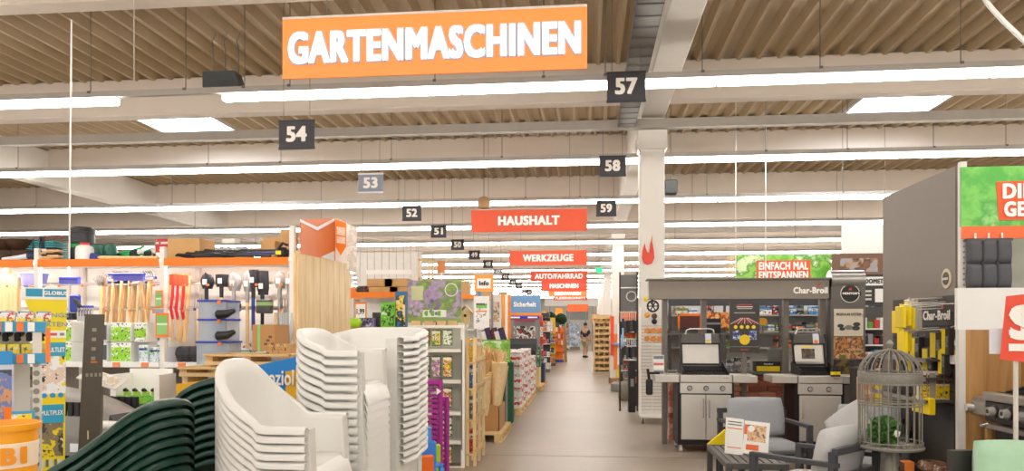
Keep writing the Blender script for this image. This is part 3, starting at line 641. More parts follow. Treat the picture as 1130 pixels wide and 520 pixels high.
MB().lathe([(.07, 0), (.08, .01), (.08, .1), (.07, .13), (.04, .145)], 20).obj('canister_body', mat('#ebe9e6', .4), t, 40); MB().lathe([(.042, .14), (.042, .165), (.0, .165)], 16).obj('cap', mat('#e03a34', .4), t, 40)
for i, px in enumerate((107, 114.5, 121.5)):
    t = thing('rubber_clog', 'dark green rubber clog with opening on the gondola top', 'clog', on_top(px, 6.78 + .03 * (i % 2)) + Vector((0, 0, .001)), R(-20 + 30 * i), 'green rubber clogs')
    MB().lathe([(.055, 0), (.065, .02), (.068, .08), (.06, .15), (.05, .165), (.045, .15), (.05, .09), (0, .05)], 16, None, True, 1, 1.25).obj('clog_body', mat('#155a4c', .35), t, 40); MB().lathe([(.066, 0), (.072, .01), (.072, .03), (.066, .035)], 16, None, True, 1, 1.2).obj('sole', mat('#26262a', .5), t)
for i in range(5):
    t = thing('long_broom', 'wooden handled broom lying flat along the gondola top', 'broom', on_top(135, 6.56 + .05 * i), 0, 'brooms lying on the gondola')
    MB().cyl((-.25, 0, .02 + .01 * (i % 2)), (.35, 0, .016), .012, n=8).obj('handle', HW, t, 40); B(-.28, 0, 0, .08, .045, .05 + .015 * (i % 2), .01).obj('broom_head', mat('#2b3b86' if i < 3 else '#c7a578', .6), t)
GRN = mat('#23b765', .4)
for i in range(9):
    px = 130 + i * 6; t = thing('folded_tool', 'bright green and white folded garden tool stacked on the gondola', 'garden tool', on_top(px, 6.86 - .03 * (i % 3)) + Vector((0, 0, .02 * (i % 3))), R(-25 + 12 * (i % 4)), 'green and white folded tools')
    MB().cyl((-.16, 0, .02), (.16, 0, .07 + .015 * (i % 3)), .012, n=6).obj('shaft', WHITE if i % 2 else GRN, t); B(.13, 0, .03, .1, .03, .05 + .02 * (i % 2), .01).obj('tool_head', (GRN, BLACK, mat('#d9dcda', .5))[i % 3], t); B(-.1, -.01, .0, .05, .03, .04, .008).obj('grip', (BLACK, GRN)[i % 2], t)
t = carton('red_white_carton', 'cardboard box with red and white printed end on the gondola', 'box', on_top(205, 6.8), (.44, .3, .2), TANBOX)
B(-.155, -.151, .0, .12, .002, .2).obj('printed_end', bandm([(0, '#b8242c'), (.75, '#d8d2c8'), (.85, '#b8242c')], 2, ('#e9d8cc', '#8f1d24'), sscale=16), t); B(-.19, -.153, .02, .04, .001, .05).obj('address_label', WHITE, t)
for i, (px, w, h, Y) in enumerate(((222, .16, .24, 7.1), (300, .15, .2, 7.0), (306, .22, .25, 7.15), (319, .1, .3, 6.95))):
    pack('plain_carton', 'plain brown cardboard carton standing behind the black shovels', 'box', on_top(px, Y), (w, .2, h), TANBOX, 0, 'plain cartons on the gondola')
for i in range(8):
    px = 222 + i * 10; t = thing('black_shovel', 'black plastic shovel lying flat on the gondola top', 'shovel', on_top(px, 6.58 + .05 * (i % 4)) + Vector((0, 0, .018 * (i % 4))), 0, 'black shovels lying on the gondola')
    P = [[(-.22 + .14 * v / 4, -.06 * (1 - .1 * v) * u, .05 - .03 * (u * u) - .004 * v) for u in (-1, -.5, 0, .5, 1)] for v in range(5)]
    MB().grid(P, .005).obj('blade', mat('#1d1d20', .4), t, 40); MB().cyl((-.1, 0, .03), (.32, 0, .022 + .01 * (i % 2)), .013, n=8).obj('shaft', mat('#23242a' if i != 5 else '#2a3770', .4), t)
t = thing('yellow_grip_tool', 'black tool with yellow grip on the end of the gondola', 'garden tool', on_top(312, 6.62)); B(0, 0, 0, .12, .1, .1, .03).obj('tool_body', BLACK, t); B(-.02, -.052, .03, .05, .01, .035).obj('grip', YELLOW, t); MB().tube([(-.05, 0, .08), (0, 0, .14), (.05, 0, .12)], .014, 6).obj('handle', BLACK, t)
for i in range(4): tag(MB().cushion(.12, .1, .06, None, 6).obj('foil_bag', printm(['#d8dade', '#9aa0a6', '#f0f0f0', '#6c7076'], 30), None, 60, on_top(240 + 9 * i, 7.0) + Vector((0, 0, .12 + .01 * (i % 2)))), 'silvery foil bag lying behind the black shovels', 'bag', 'foil bags')
pack('flat_carton', 'flat brown carton under the foil bags', 'box', on_top(253, 7.0), (.42, .2, .09), TANBOX)
PH = R(32)
# ---------------------------------------------------------------- stackable plastic garden chairs
def chair_meshes(back=.88, arm=.61, bell=2.4, m=None, w=.27, lean=.17, ysc=1):
    """one moulded armchair: front is local -Y"""
    seat = .42; n = 56; pts = []
    for i in range(n + 1):                      # plan path: front of one arm, round the back, front of the other
        s = i / n
        if s < .3: x, y = w, -.26 + .33 * (s / .3)
        elif s > .7: x, y = -w, -.26 + .33 * ((1 - s) / .3)
        else:
            a = (s - .3) / .4 * pi; ca, sa = cos(a), sin(a)
            x = w * math.copysign(abs(ca) ** .75, ca); y = .07 + .15 * abs(sa) ** .75
        g = 0
        if y > -.02:
            q = max(0, min(1, (y + .02) / .2)); q = q * q * (3 - 2 * q)
            g = q * max(0, 1 - (abs(x) / w) ** bell * .55)
            if y > .17: g = max(g, 1 - (abs(x) / w) ** bell * .5)
        pts.append((x, y, g))
    # smooth g
    gs = [p[2] for p in pts]
    for _ in range(4): gs = [(gs[max(0, i - 1)] + 2 * gs[i] + gs[min(n, i + 1)]) / 4 for i in range(n + 1)]
    mg = max(gs); gs = [q / mg for q in gs]
    def col(i):
        x, y, _ = pts[i]; g = gs[i]; zt = arm + .015 * (1 - g) * (y > 0) + (back - arm) * g
        L = math.hypot(x, y - .02) or 1; nx, ny = x / L, max(0, y) / L * (1 if y > .05 else 0)
        nl = math.hypot(nx, ny) or 1; nx, ny = nx / nl, ny / nl
        out = []
        for k in range(9):
            v = k / 8; z = seat + (zt - seat) * v
            ins = -.035 * (1 - (z - seat) / (arm - seat + .001)) if z < arm else 0
            yy = y + lean * (z - seat) * min(1, g * 1.6)
            out.append((x + nx * ins * .8, yy + ny * ins, z))
        X, Y_, Z = out[-1]
        out += [(X + nx * .008, Y_ + ny * .008, Z + .006), (X + nx * .034, Y_ + ny * .034, Z + .004), (X + nx * .042, Y_ + ny * .042, Z - .004), (X + nx * .042, Y_ + ny * .042, Z - .02)]
        return [(q[0], q[1] * ysc, q[2]) for q in out]
    cols = [col(i) for i in range(n + 1)]
    a, b = int(n * .27), int(n * .73)
    parts = []
    parts.append(('backrest', MB().grid(cols[a:b + 1], .004).mesh('backrest', m, 50)))
    parts.append(('armrest', MB().grid(cols[:a + 1], .004).mesh('armrest', m, 50)))
    parts.append(('armrest', MB().grid(cols[b:], .004).mesh('armrest', m, 50)))
    # seat with rolled front edge
    P = []
    for i in range(13):
        v = i / 12; y = .17 - .46 * v; row = []
        for j in range(13):
            u = -1 + j / 6; ww = (w - .03) * (1 if y < .05 else max(.55, (1 - ((y - .05) / .25) ** 2) ** .5))
            z = seat + .004 - .012 * (1 - u * u) * (1 - v) - (.0 if v < .9 else (v - .9) ** 2 * 5)
            row.append((u * ww, y * ysc, z))
        P.append(row)
    P.append([(x, y - .012, z - .05) for x, y, z in P[-1]])
    parts.append(('seat', MB().grid(P, -.006).mesh('seat', m, 50)))
    for sx in (1, -1):
        L = MB()
        for y0, y1, t0, t1, front in ((-.265, -.30, arm, 0, 1), (.17, .24, seat + .04, 0, 0)):
            y0, y1 = y0 * ysc, y1 * ysc; L = MB(); x0, x1 = sx * w, sx * (w + .012 if front else w - .03)
            f = 1 if front else -1; d = .075
            L.add([(x0, y0, t0), (x0, y0 + f * d, t0), (x1, y1, 0), (x1, y1 + f * .05, 0), (x0 - sx * .005, y0, t0), (x0 - sx * .005, y0 + f * d, t0), (x1 - sx * .005, y1, 0), (x1 - sx * .005, y1 + f * .05, 0)],
                  [(0, 1, 3, 2), (4, 6, 7, 5), (0, 2, 6, 4), (1, 5, 7, 3), (0, 4, 5, 1), (2, 3, 7, 6)])
            ti = t0 if not front else t0 - .002
            L.add([(x0, y0, ti), (x0 - sx * d, y0, ti), (x1, y1, 0), (x1 - sx * .05, y1, 0), (x0, y0 + f * .005, ti), (x0 - sx * d, y0 + f * .005, ti), (x1, y1 + f * .005, 0), (x1 - sx * .05, y1 + f * .005, 0)],
                  [(0, 2, 3, 1), (4, 5, 7, 6), (0, 4, 6, 2), (1, 3, 7, 5), (0, 1, 5, 4), (2, 6, 7, 3)])
            parts.append(('leg', L.mesh('leg', m)))
    # faint ribs across the back
    return parts
PW = mat('#e4e2dc', .38, noise=.015); PG = mat('#0f3a2e', .3, noise=.05)
hi_w = chair_meshes(.89, .61, 2.6, PW, .26, .1, .82); lo_w = chair_meshes(.73, .61, 5, PW, .26, .1, .7); sq_w = chair_meshes(.78, .72, 9, PW, .28); hi_g = chair_meshes(.89, .61, 2.6, PG)
def stack(parts, n, step, pos, rz, labels, group, shift=0):
    """labels: (top one, the ones under it)"""
    for k in range(n):
        t = thing('stacking_chair', labels[0] if k == n - 1 else labels[1], 'chair', (pos[0] + shift * k * sin(rz), pos[1] - shift * k * cos(rz), k * step), rz, group)
        for nm, me in parts: link(me, nm, t)
        if me.name.startswith('leg') and k == n - 1: pass
def face(ang): return A + R(ang)     # turned so many degrees towards +X from facing the camera
p = CP(313, 400, 3.43); stack(hi_w, 15, .0365, (p.x, p.y), face(85), ('topmost high-backed white plastic chair of its stack', 'white plastic high-backed chair nested under the topmost of its stack'), 'white high-backed chair stack')
p = CP(377, 400, 4.2); stack(lo_w, 19, .045, (p.x, p.y), face(85), ('topmost low-backed white plastic chair of the tall stack', 'white low-backed plastic chair nested in the tall stack'), 'white low-backed chair stack')
p = CP(412, 400, 4.95); stack(sq_w, 18, .045, (p.x, p.y), face(-14), ('topmost wide square-backed white plastic chair of its stack', 'white square-backed plastic chair nested in the stack beside the purple crates'), 'white square-backed chair stack')
p = CP(108, 400, 3.1); stack(hi_g, 10, .04, (p.x, p.y), face(-100), ('topmost dark green plastic chair of the stack beside the mower', 'dark green plastic chair nested in the stack beside the mower'), 'dark green chair stack beside the mower')
p = CP(246, 400, 4.1); stack(hi_g, 10, .045, (p.x, p.y), face(-150), ('topmost dark green plastic chair of the stack beside the yellow display', 'dark green plastic chair nested in the stack beside the yellow display'), 'dark green chair stack beside the yellow display')
# ---------------------------------------------------------------- yellow display bin with the blue sign
t = thing('yellow_display_bin', 'tall yellow cardboard display bin with blue koziol sign', 'display', (0, 0, 0))
a, b = CP(196, 430, 4.9), CP(332, 430, 4.75); w = b - a; w.z = 0; n = Vector((w.y, -w.x, 0)).normalized()
za, zb = CP(196, 424, 4.9).z, CP(332, 408, 4.75).z
def slab(pts, th, nrm):
    mb = MB(); k = len(pts); q = [p - nrm * th for p in pts]
    return mb.add(list(pts) + q, [tuple(range(k)), tuple(range(2 * k - 1, k - 1, -1))] + [(i, (i + 1) % k, k + (i + 1) % k, k + i) for i in range(k)])
g0, g1 = Vector((a.x, a.y, 0)), Vector((b.x, b.y, 0))
YC = mat('#f0b51c', .55, noise=.03)
slab([g0, g1, g1 + Vector((0, 0, zb)), g0 + Vector((0, 0, za))], .01, n).obj('front_wall', YC, t)
bk = -n * .3
slab([g0 + bk, g1 + bk, g1 + bk + Vector((0, 0, zb)), g0 + bk + Vector((0, 0, za))], .01, n).obj('rear_wall', YC, t)
for q, z in ((g0, za), (g1, zb)): slab([q, q + bk, q + bk + Vector((0, 0, z)), q + Vector((0, 0, z))], .01, w.normalized()).obj('side_wall', YC, t)
BLUE = mat('#1586d8', .45, noise=.02)
f = n * .012
def onb(px, py): return CP(px, py, 4.78) + f
slab([onb(286, 436), onb(340, 436), onb(340, 391), onb(286, 403)], .006, n).obj('blue_sign', BLUE, t)
text('koziol', .215, .1, LETTER, t, onb(309, 416.5) + n * .012, rz=math.atan2(w.y, w.x), bold=.025)
# ---------------------------------------------------------------- lawn tractor, parked behind the totem
t = thing('lawn_tractor', 'grey and black lawn tractor parked in front of the lower shelf', 'lawn tractor', (CP(64, 500, 5.6).x, CP(64, 500, 5.6).y, 0), face(78))
TG = mat('#8e8b86', .35, .1); TD = mat('#1c1c1e', .45)
def hood(y0, y1, w0, w1, z0, z1):
    P = []
    for i in range(9):
        v = i / 8; y = y0 + (y1 - y0) * v; w = w0 + (w1 - w0) * v; zt = z1 - .1 * v - .12 * v ** 4; row = []
        for j in range(13):
            a = pi * j / 12; row.append((w * math.copysign(abs(cos(a)) ** .35, cos(a)), y, z0 + (zt - z0) * abs(sin(a)) ** .45))
        P.append(row)
    return P
MB().grid(hood(.15, -.62, .26, .2, .72, 1.1), .01).obj('hood', TG, t, 50)
MB().prism([(-.6, .66), (-.68, .7), (-.69, .84), (-.62, .93), (-.58, .7)], -.2, .2, 'yz').obj('front_grille', mat('#2e2d2c', .4), t)
for i in range(5): B(.225, -.27 - i * .055, .92, .03, .04, .1, .004).obj('vent_slot', TD, t); B(-.225, -.27 - i * .055, .92, .03, .04, .1, .004).obj('vent_slot', TD, t)
for s in (-1, 1):
    B(s * .25, -.22, .64, .02, .74, .13, .004).obj('side_panel', mat('#7c7974', .4), t); B(s * .262, -.42, .67, .006, .14, .06).obj('badge', mat('#dfe3ea', .4), t); B(s * .266, -.45, .675, .003, .04, .045).obj('badge_mark', mat('#2e49a8', .4), t)
    for y, r in ((-.45, .22), (.85, .28)):
        M = Matrix.Translation((s * .36, y, r)) @ Matrix.Rotation(pi / 2, 4, 'Y')
        MB().lathe([(r * .45, -.09), (r * .9, -.09), (r, -.06), (r, .06), (r * .9, .09), (r * .45, .09)], 24, M).obj('tyre', mat('#1a1a1a', .8), t, 40); MB().lathe([(.02, -.05), (r * .48, -.05), (r * .5, .05), (.02, .06)], 20, M).obj('rim', mat('#b9b4ac', .4, .4), t, 40)
B(0, .2, .3, .44, 1.9, .34, .03).obj('chassis', TD, t); MB().lathe([(.0, -.1), (.03, -.1), (.03, .1), (0, .1)], 12, Matrix.Translation((-.2, -.64, .86)) @ Matrix.Rotation(pi / 2, 4, 'X')).obj('headlight', mat('#e8e6e0', .2), t, 40); MB().box(0, .12, .16, .98, .7, .14, None, .05).obj('mower_deck', mat('#262625', .4), t)
MB().prism([(.16, .5), (.2, 1.0), (.3, 1.04), (.34, .5)], -.24, .24, 'yz').obj('dashboard', TD, t)
MB().tube([(.2 * cos(q * pi / 8), .38 + .17 * sin(q * pi / 8), 1.14 + .08 * sin(q * pi / 8)) for q in range(16)], .016, 8, True).obj('steering_wheel', TD, t, 40); MB().cyl((0, .3, .98), (0, .38, 1.14), .02, n=8).obj('steering_column', TD, t)
B(0, .8, .55, .5, .42, .12, .04).obj('seat', TD, t); B(0, 1.02, .62, .48, .1, .38, .04).obj('seat_back', TD, t); MB().prism([(.5, .45), (.6, .62), (1.15, .62), (1.2, .45)], -.48, .48, 'yz').obj('rear_fender', TG, t)
# ---------------------------------------------------------------- grey totem, lectern sign
t = thing('information_totem', 'slim dark taupe totem with white icons leaning beside the mower', 'sign', (CP(95, 520, 4.3).x, CP(95, 520, 4.3).y, 0), A + R(29))
zt = CP(95, 347, 4.3).z
MB().add([(x * (.05 if z else .058) + (.045 if z else -.02), y, z) for z in (0, zt) for x, y in ((-1, -.03), (1, -.03), (1, .03), (-1, .03))], [(0, 1, 2, 3), (4, 7, 6, 5), (0, 4, 5, 1), (1, 5, 6, 2), (2, 6, 7, 3), (3, 7, 4, 0)]).obj('totem_board', mat('#5c544d', .5), t)
for i in range(4): B(.042 - .01 * i * .2, -.034, zt - .1 - i * .055, .022, .004, .02).obj('icon', mat('#9d958b', .5), t)
B(.04, -.034, zt - .28, .035, .004, .008).obj('orange_mark', ORANGE, t); 
for i in range(4): B(.005 + i * .022, -.034, zt - .36, .013, .004, .02).obj('small_icon', mat('#9d958b', .5), t)
B(.01, -.034, zt - .72, .008, .004, .05).obj('reflector', mat('#d8c9a0', .4), t)
t = thing('lectern_sign', 'tilted white information sheet on a thin grey post before the mower', 'sign', (CP(111, 520, 4.6).x, CP(111, 520, 4.6).y, 0), A)
zp = CP(111, 424, 4.6).z
MB().cyl((-.03, 0, 0), (0, 0, zp), .018, n=10).obj('post', mat('#7d7a75', .4), t, 40); MB().lathe([(.16, 0), (.16, .012), (.03, .03)], 20).obj('foot_plate', mat('#55524e', .5), t)
M = Matrix.Translation((.01, 0, zp + .03)) @ Matrix.Rotation(R(17), 4, 'Y') @ Matrix.Rotation(R(24), 4, 'X')
MB().cb(0, 0, 0, .25, .13, .008, M).obj('sheet_tray', mat('#e9e6e0', .4), t)
MB().cb(.01, 0, .006, .18, .1, .002, M).obj('printed_sheet', printm(['#f0eeea', '#d9c9a8', '#e6e2da'], 20), t)
# ---------------------------------------------------------------- yellow branded display column
t = thing('display_column', 'tall yellow and blue cardboard display column reading GLOBUS', 'display', (CP(50, 520, 3.9).x, CP(50, 520, 3.9).y, 0), A + PH)
D3 = 3.9; k = D3 / F * cos(PH)
def cz(py): return CP(50, py, D3).z
def colbox(y0, y1, x0, x1, m, nm, dp=.001, th=None):
    w = (x1 - x0) * k; return MB().box(((x0 + x1) / 2 - 50) * k, -.05 - dp / 2, cz(y1), w, dp, cz(y0) - cz(y1)).obj(nm, m, t)
MB().add([(x * k, y, z) for z, xa, xb in ((0, -9, 20), (cz(376), -6, 23), (cz(318), -27, 24.5)) for x, y in ((xa, -.05), (xb, -.05), (xb, .05), (xa, .05))],
         [(0, 3, 2, 1), (8, 9, 10, 11)] + [(o + i, o + (i + 1) % 4, o + 4 + (i + 1) % 4, o + 4 + i) for o in (0, 4) for i in range(4)]).obj('column_board', mat('#f4dc10', .5, noise=.02), t)
colbox(318, 331, 24, 74, WHITE, 'white_head', .002); colbox(319.5, 328, 29, 47, mat('#2a9cc0', .5), 'blue_block', .003); colbox(319.5, 328, 49, 73, mat('#2a9cc0', .5), 'blue_block', .003)
text('GLOBUS', 27 * k, 5 * k, LETTER, t, (11.5 * k, -.0545, cz(323.8)), bold=.05)
GT = mat('#8a9aa0', .5, noise=0)
text('REINIGUNGS', 60 * k, 6 * k, GT, t, (-4 * k, -.0525, cz(348)), bold=.02); text('EXPERTEN', 44 * k, 6 * k, GT, t, (2 * k, -.0525, cz(358)), bold=.02)
colbox(365, 373, 53, 73, WHITE, 'white_label', .002); colbox(367.5, 370.5, 55, 63, mat('#d8584a', .5), 'red_print', .003); colbox(367.5, 370.5, 66, 71, mat('#8a8680', .5), 'grey_print', .003)
colbox(378, 393, 53, 72.5, mat('#3aa2c2', .5), 'blue_band', .002); text('ULTLET', 17 * k, 6 * k, LETTER, t, (13 * k, -.053, cz(386)), bold=.03)
colbox(393, 434, 46, 72.5, printm(['#2c3140', '#e6cdb8', '#f0f0ee', '#f2d21a', '#3b4252'], 7, 2), 'photo_print', .002)
colbox(434, 446, 45, 71.5, YELLOW, 'yellow_band', .003)
for i in range(3): MB().cyl(((-1 + 9 * i) * k, -.0535, cz(436)), ((-1 + 9 * i) * k, -.056, cz(436)), 3.2 * k, n=16).obj('round_icon', mat('#2f8fd0', .5), t)
colbox(446, 466, 44.5, 70.5, mat('#2fa0c4', .5), 'blue_band', .003); text('MULTIPLEX', 24 * k, 6 * k, LETTER, t, (7.5 * k, -.055, cz(455)), bold=.02)
colbox(466, 503, 43, 69.5, printm(['#2b2b2e', '#f0d41a', '#8a7a5c', '#4a4038', '#efe1c0'], 9, 5), 'photo_print', .002)
for i in range(5): colbox(506, 514, 46 + 4.6 * i, 49 + 4.6 * i, mat(('#d8dcd0', '#6d6f74')[i % 2], .5), 'small_print', .002)
# ---------------------------------------------------------------- small-parts shelf at the frame's edge
t = thing('small_parts_shelf', 'white shelf unit with blue and orange price rails and small packs', 'shelving', (CP(10, 520, 2.25).x, CP(10, 520, 2.25).y, 0), A + PH)
k2 = 2.25 / F * cos(PH)
def sz(py): return CP(10, py, 2.25).z
SH = mat('#d9d6ca', .5)
B((-10 - 18) * k2, .12, 0, 100 * k2, .015, sz(362)).obj('back_panel', SH, t)
B(31 * k2, -.02, 0, .024, .05, sz(363)).obj('side_upright', SH, t)
for i in range(12): MB().cyl((30 * k2 + .0, -.046, sz(402 + i * 10)), (30 * k2, -.049, sz(402 + i * 10)), .009, n=10).obj('upright_hole', mat('#8b877c', .6), t)
for py, ex in ((363, 46), (398, 46)):
    B((ex - 60) / 2 * k2, .035, sz(py), (ex + 50) * k2, .16, .018).obj('shelf_board', SH, t)
    B((ex - 60) / 2 * k2, -.045, sz(py) - .01, (ex + 50) * k2, .008, .032).obj('price_rail', mat('#3b9cc8', .5), t)
    for i in range(6): B((-14 + 12 * i) * k2 - .05, -.051, sz(py) - .008, .018, .003, .028).obj('price_tag', (mat('#f07a30', .5), WHITE)[i % 2], t)
B(43 * k2, -.05, sz(400), .012, .012, sz(362) - sz(400)).obj('orange_edge', mat('#f08030', .5), t)
PB = bandm([(0, '#f2d43a'), (.35, '#e8e4dc'), (.9, '#3c8fc0')], 2, ('#2b2724', '#6d655c', '#d8503a'), sscale=50)
PB2 = bandm([(0, '#f0d022'), (.55, '#e8e6dc'), (.6, '#f4e040')], 2, ('#4a5a3a', '#7d6f40', '#d8d4c8'), sscale=60, seed=2)
base = Vector(t.location)
def local(o, x, y, z): return base + Matrix.Rotation(A + PH, 3, 'Z') @ Vector((x, y, z))
for i in range(4):
    carton('nozzle_pack', 'small clear pack with a black nozzle above the upper price rail', 'package', local(t, (-22 + 20 * i) * k2, .03, sz(363) + .02), (18 * k2, .06, 13 * k2 + .004), mat('#d8d4ca', .4), PB, A + PH, 'nozzle packs')
for i in range(5):
    carton('nozzle_pack', 'small yellow pack with printed leaf above the lower price rail', 'package', local(t, (-25 + 15 * i) * k2, .03, sz(398) + .02), (13.5 * k2, .06, 13 * k2), mat('#e8d23a', .4), PB2, A + PH, 'yellow packs')
for i in range(6):
    o = MB().tube([(0, -.02, 0), (0, -.03, .015), (.01, .02, .02)], .01, 6).obj('black_nozzle', BLACK, None, 40, local(t, (-30 + 13 * i) * k2, .03, sz(398) + .02 + 13 * k2 + .012), A + PH)
    tag(o, 'black hose nozzle lying on the yellow packs', 'nozzle', 'hose nozzles')
t2 = thing('picture_board', 'upright picture board of a person in blue behind the orange bucket', 'sign', local(t, -6 * k2, -.07, sz(487)), A + PH)
B(0, 0, 0, 24 * k2, .01, sz(401) - sz(487)).obj('board', mat('#c9cfe0', .5), t2); B(0, -.006, .02, 20 * k2, .002, .2).obj('photo_print', printm(['#2a3a78', '#c8946a', '#6a7fb8', '#3c4a52', '#e6e4e0'], 9, 4), t2); B(0, -.006, .235, 22 * k2, .002, .04).obj('blue_head', mat('#2f8fd0', .5), t2)
B(6 * k2, -.008, .07, 8 * k2, .002, .04).obj('orange_tag', ORANGE, t2); B(0, 0, -sz(487), .05, .02, sz(487)).obj('stand', SH, t2)
t3 = thing('picture_board', 'small blue edged board with yellow top beside the bucket', 'sign', local(t, 16 * k2, -.075, 0), A + PH)
B(0, 0, 0, .02, .01, sz(520)).obj('stand', SH, t3); B(0, 0, sz(525), 26 * k2, .008, sz(452) - sz(525)).obj('board', mat('#4aa6d0', .5), t3); B(-1.5 * k2, -.006, sz(525), 22 * k2, .002, sz(455) - sz(525)).obj('print', bandm([(0, '#c8d4da'), (.7, '#e8d8c8'), (.86, '#f0d822')], 2, ('#c8402e', '#3a3d42', '#e8e8e4'), sscale=40), t3)
bk = thing('bucket', 'orange plastic bucket with pale OBI lettering and rim', 'bucket', (CP(6, 520, 1.95).x, CP(6, 520, 1.95).y, 0), A + PH); bk.scale = (.85, .85, .85)
zr = CP(6, 467, 1.95).z / .85
B(0, 0, 0, .26, .26, zr - .31).obj('stacked_bucket', mat('#f28a10', .4), bk)
MB().lathe([(.075, zr - .31), (.082, zr - .2), (.088, zr - .02), (.088, zr - .018), (.096, zr - .018), (.097, zr), (.09, zr + .002), (.084, zr - .03), (.07, zr - .28), (0, zr - .28)], 40).obj('bucket_body', mat('#fba81c', .35, noise=.02), bk, 35)
def rb(z): return .082 + (.088 - .082) * (z - zr + .2) / .18 + .0006
MB().lathe([(rb(zr - .13), zr - .13), (rb(zr - .13) + .001, zr - .129), (rb(zr - .055) + .001, zr - .056), (rb(zr - .055), zr - .055)], 40, None, False).obj('pale_band', mat('#fbe3c8', .5), bk, 35)
for ch, ang in (('O', -26), ('B', 7), ('I', 33)):
    q = R(ang); text(ch, .042 if ch != 'I' else .02, .052, mat('#f59a14', .5, noise=0), bk, (.0885 * sin(q), -.0885 * cos(q), zr - .092), rz=q, bold=.06)
# ---------------------------------------------------------------- white counter display with green packs under the tool shelf
t = thing('counter_display', 'white cardboard counter display of green spray heads', 'display', PT(160, 470, 6.2), 0)
B(0, 0, -PT(160, 470, 6.2).z, .3, .25, PT(160, 470, 6.2).z).obj('stand_box', mat('#dcd8d0', .5), t)
for s in (-1, 1): B(s * .2, -.02, 0, .05, .26, .46).obj('side_panel', WHITE, t)
B(0, .1, 0, .4, .02, .5).obj('back_panel', WHITE, t)
for z in (.03, .21): B(0, -.02, z, .36, .24, .015).obj('tray', WHITE, t); B(0, -.14, z, .36, .006, .07).obj('tray_front', printm(['#3c9a2a', '#8fd040', '#5cb030', '#d8ecc0'], 30, 3), t)
tl = Vector(t.location)
for r in range(2):
    for i in range(4):
        o = thing('spray_head', 'lime green spray head with black cap in the counter display', 'spray head', tl + Vector((-.13 + .085 * i, -.05, .047 + .18 * r)), 0, 'spray heads in the counter display')
        MB().lathe([(.03, 0), (.034, .03), (.03, .07), (.015, .085)], 12).obj('head_body', mat('#9bc83a', .4), o, 40); MB().tube([(0, 0, .08), (0, -.03, .1), (.01, -.06, .095)], .014, 8).obj('cap', mat('#1f2430' if r else '#26262a', .4), o, 40)
for i in range(4): pack('blue_pack', 'small blue and white pack on the lower shelf by the yellow display', 'package', PT(192 + 3.5 * i, 450 - 12 * (i % 2), 6.62) + Vector((0, 0, 0)), (.09, .1, .09), bandm([(0, '#e8e8ea'), (.4, '#2f52a8'), (.7, '#dfe4ea')], 2, ('#e8702a', '#26304a'), seed=i), 0, 'blue packs on the lower shelf')
# low shelf cartons
for i in range(7):
    px = 72 + i * 9
    carton('boxed_sprayer', 'lime green carton on the lower shelf behind the mower', 'box', (XX(px, 6.7), 6.7, .551), (.085, .2, .3 + .03 * (i % 2)), mat('#e4e8de', .5), GREENPACK, 0, 'lower shelf cartons')
# ---------------------------------------------------------------- seed display beside the aisle
SD = 8.15
def seedz(py): return ZZ(py, 490, SD)
xl, xr = XX(452, SD), XX(511, SD)
t = thing('seed_rack', 'white metal seed rack with flower photo board on top', 'display rack', (0, 0, 0)); wr = xr - xl; xc = (xl + xr) / 2
B(xr, SD, 0, .04, .05, seedz(362)).obj('upright', WHITE, t); B(xl, SD, 0, .04, .05, seedz(362)).obj('upright', WHITE, t)
B(xc, SD + .3, 0, wr, .015, seedz(362)).obj('back_panel', mat('#cfd2c8', .6), t)
B(xr - .012, SD - .028, .2, .012, .006, seedz(375) - .2).obj('dark_slot', mat('#6d6a64', .5), t)
shelves = (386, 420, 455, 487, 515)
for py in shelves:
    B(xc, SD + .13, seedz(py) - .03, wr - .04, .3, .02).obj('shelf_board', WHITE, t); B(xc, SD - .02, seedz(py) - .03, wr - .04, .01, .04).obj('price_rail', mat('#eceae2', .5), t)
B(xc, SD - .01, seedz(362), wr + .02, .05, .03).obj('top_bar', WHITE, t)
FLOWER = printm(['#4a5a3a', '#8d7fa8', '#b7a3c4', '#6e8a4a', '#8fae5a'], 5, 3, True)
bx0, bx1 = XX(448, SD), XX(508, SD)
B((bx0 + bx1) / 2, SD + .08, seedz(356), bx1 - bx0, .012, seedz(309) - seedz(356)).obj('flower_board', mat('#86a35a', .5), t)
B((bx0 + bx1) / 2, SD + .0735, seedz(352) + .01, (bx1 - bx0) * .98, .002, (seedz(309) - seedz(352)) * .96).obj('flower_photo', FLOWER, t)
for i in range(26):   # blossom heads printed as raised dots on the board
    a = i * 2.4; r = .016 * i ** .5; px = (473, 460, 480)[i % 3] ; py = (325, 342, 338)[i % 3]
    p = PT(px, py, SD + .071) + Vector((r * cos(a), 0, r * sin(a) * 1.1)); MB().cyl(p, p + Vector((0, -.002, 0)), .022, n=8).obj('printed_blossom', mat(('#a78fc0', '#c3aed0', '#8a72a6')[i % 3], .6), t)
p = PT(498, 320, SD + .07)
MB().tube([p + Vector((.07 * cos(q * pi / 9), 0, .07 * sin(q * pi / 9))) for q in range(18)], .006, 5, True).obj('leaf_wreath_print', mat('#eef4e2', .5), t)
B(XX(459, SD), SD + .07, seedz(331), .14, .002, .16).obj('cream_label', mat('#c8cfa0', .5), t)
for i in range(3): MB().cyl(PT(471 + 7 * i, 346, SD + .071), PT(471 + 7 * i, 346, SD + .068), .03, n=14).obj('green_seal', mat('#6db043', .5), t)
B(XX(478, SD), SD + .0715, seedz(350), .27, .002, .08).obj('seal_strip', mat('#e6eede', .5), t)
random.seed(11)
SEEDS = [printm(['#2a4a24', '#6aa03c', c, '#e9e6d2', '#35602c'], 26, i) for i, c in enumerate(('#d23c50', '#e8c83a', '#f0f0e6', '#c06ab8', '#e88a2a', '#8a62c0'))]
gl = ('white and red flowers', 'yellow blooms', 'pale blossoms', 'pink blooms', 'orange blooms', 'violet blooms')
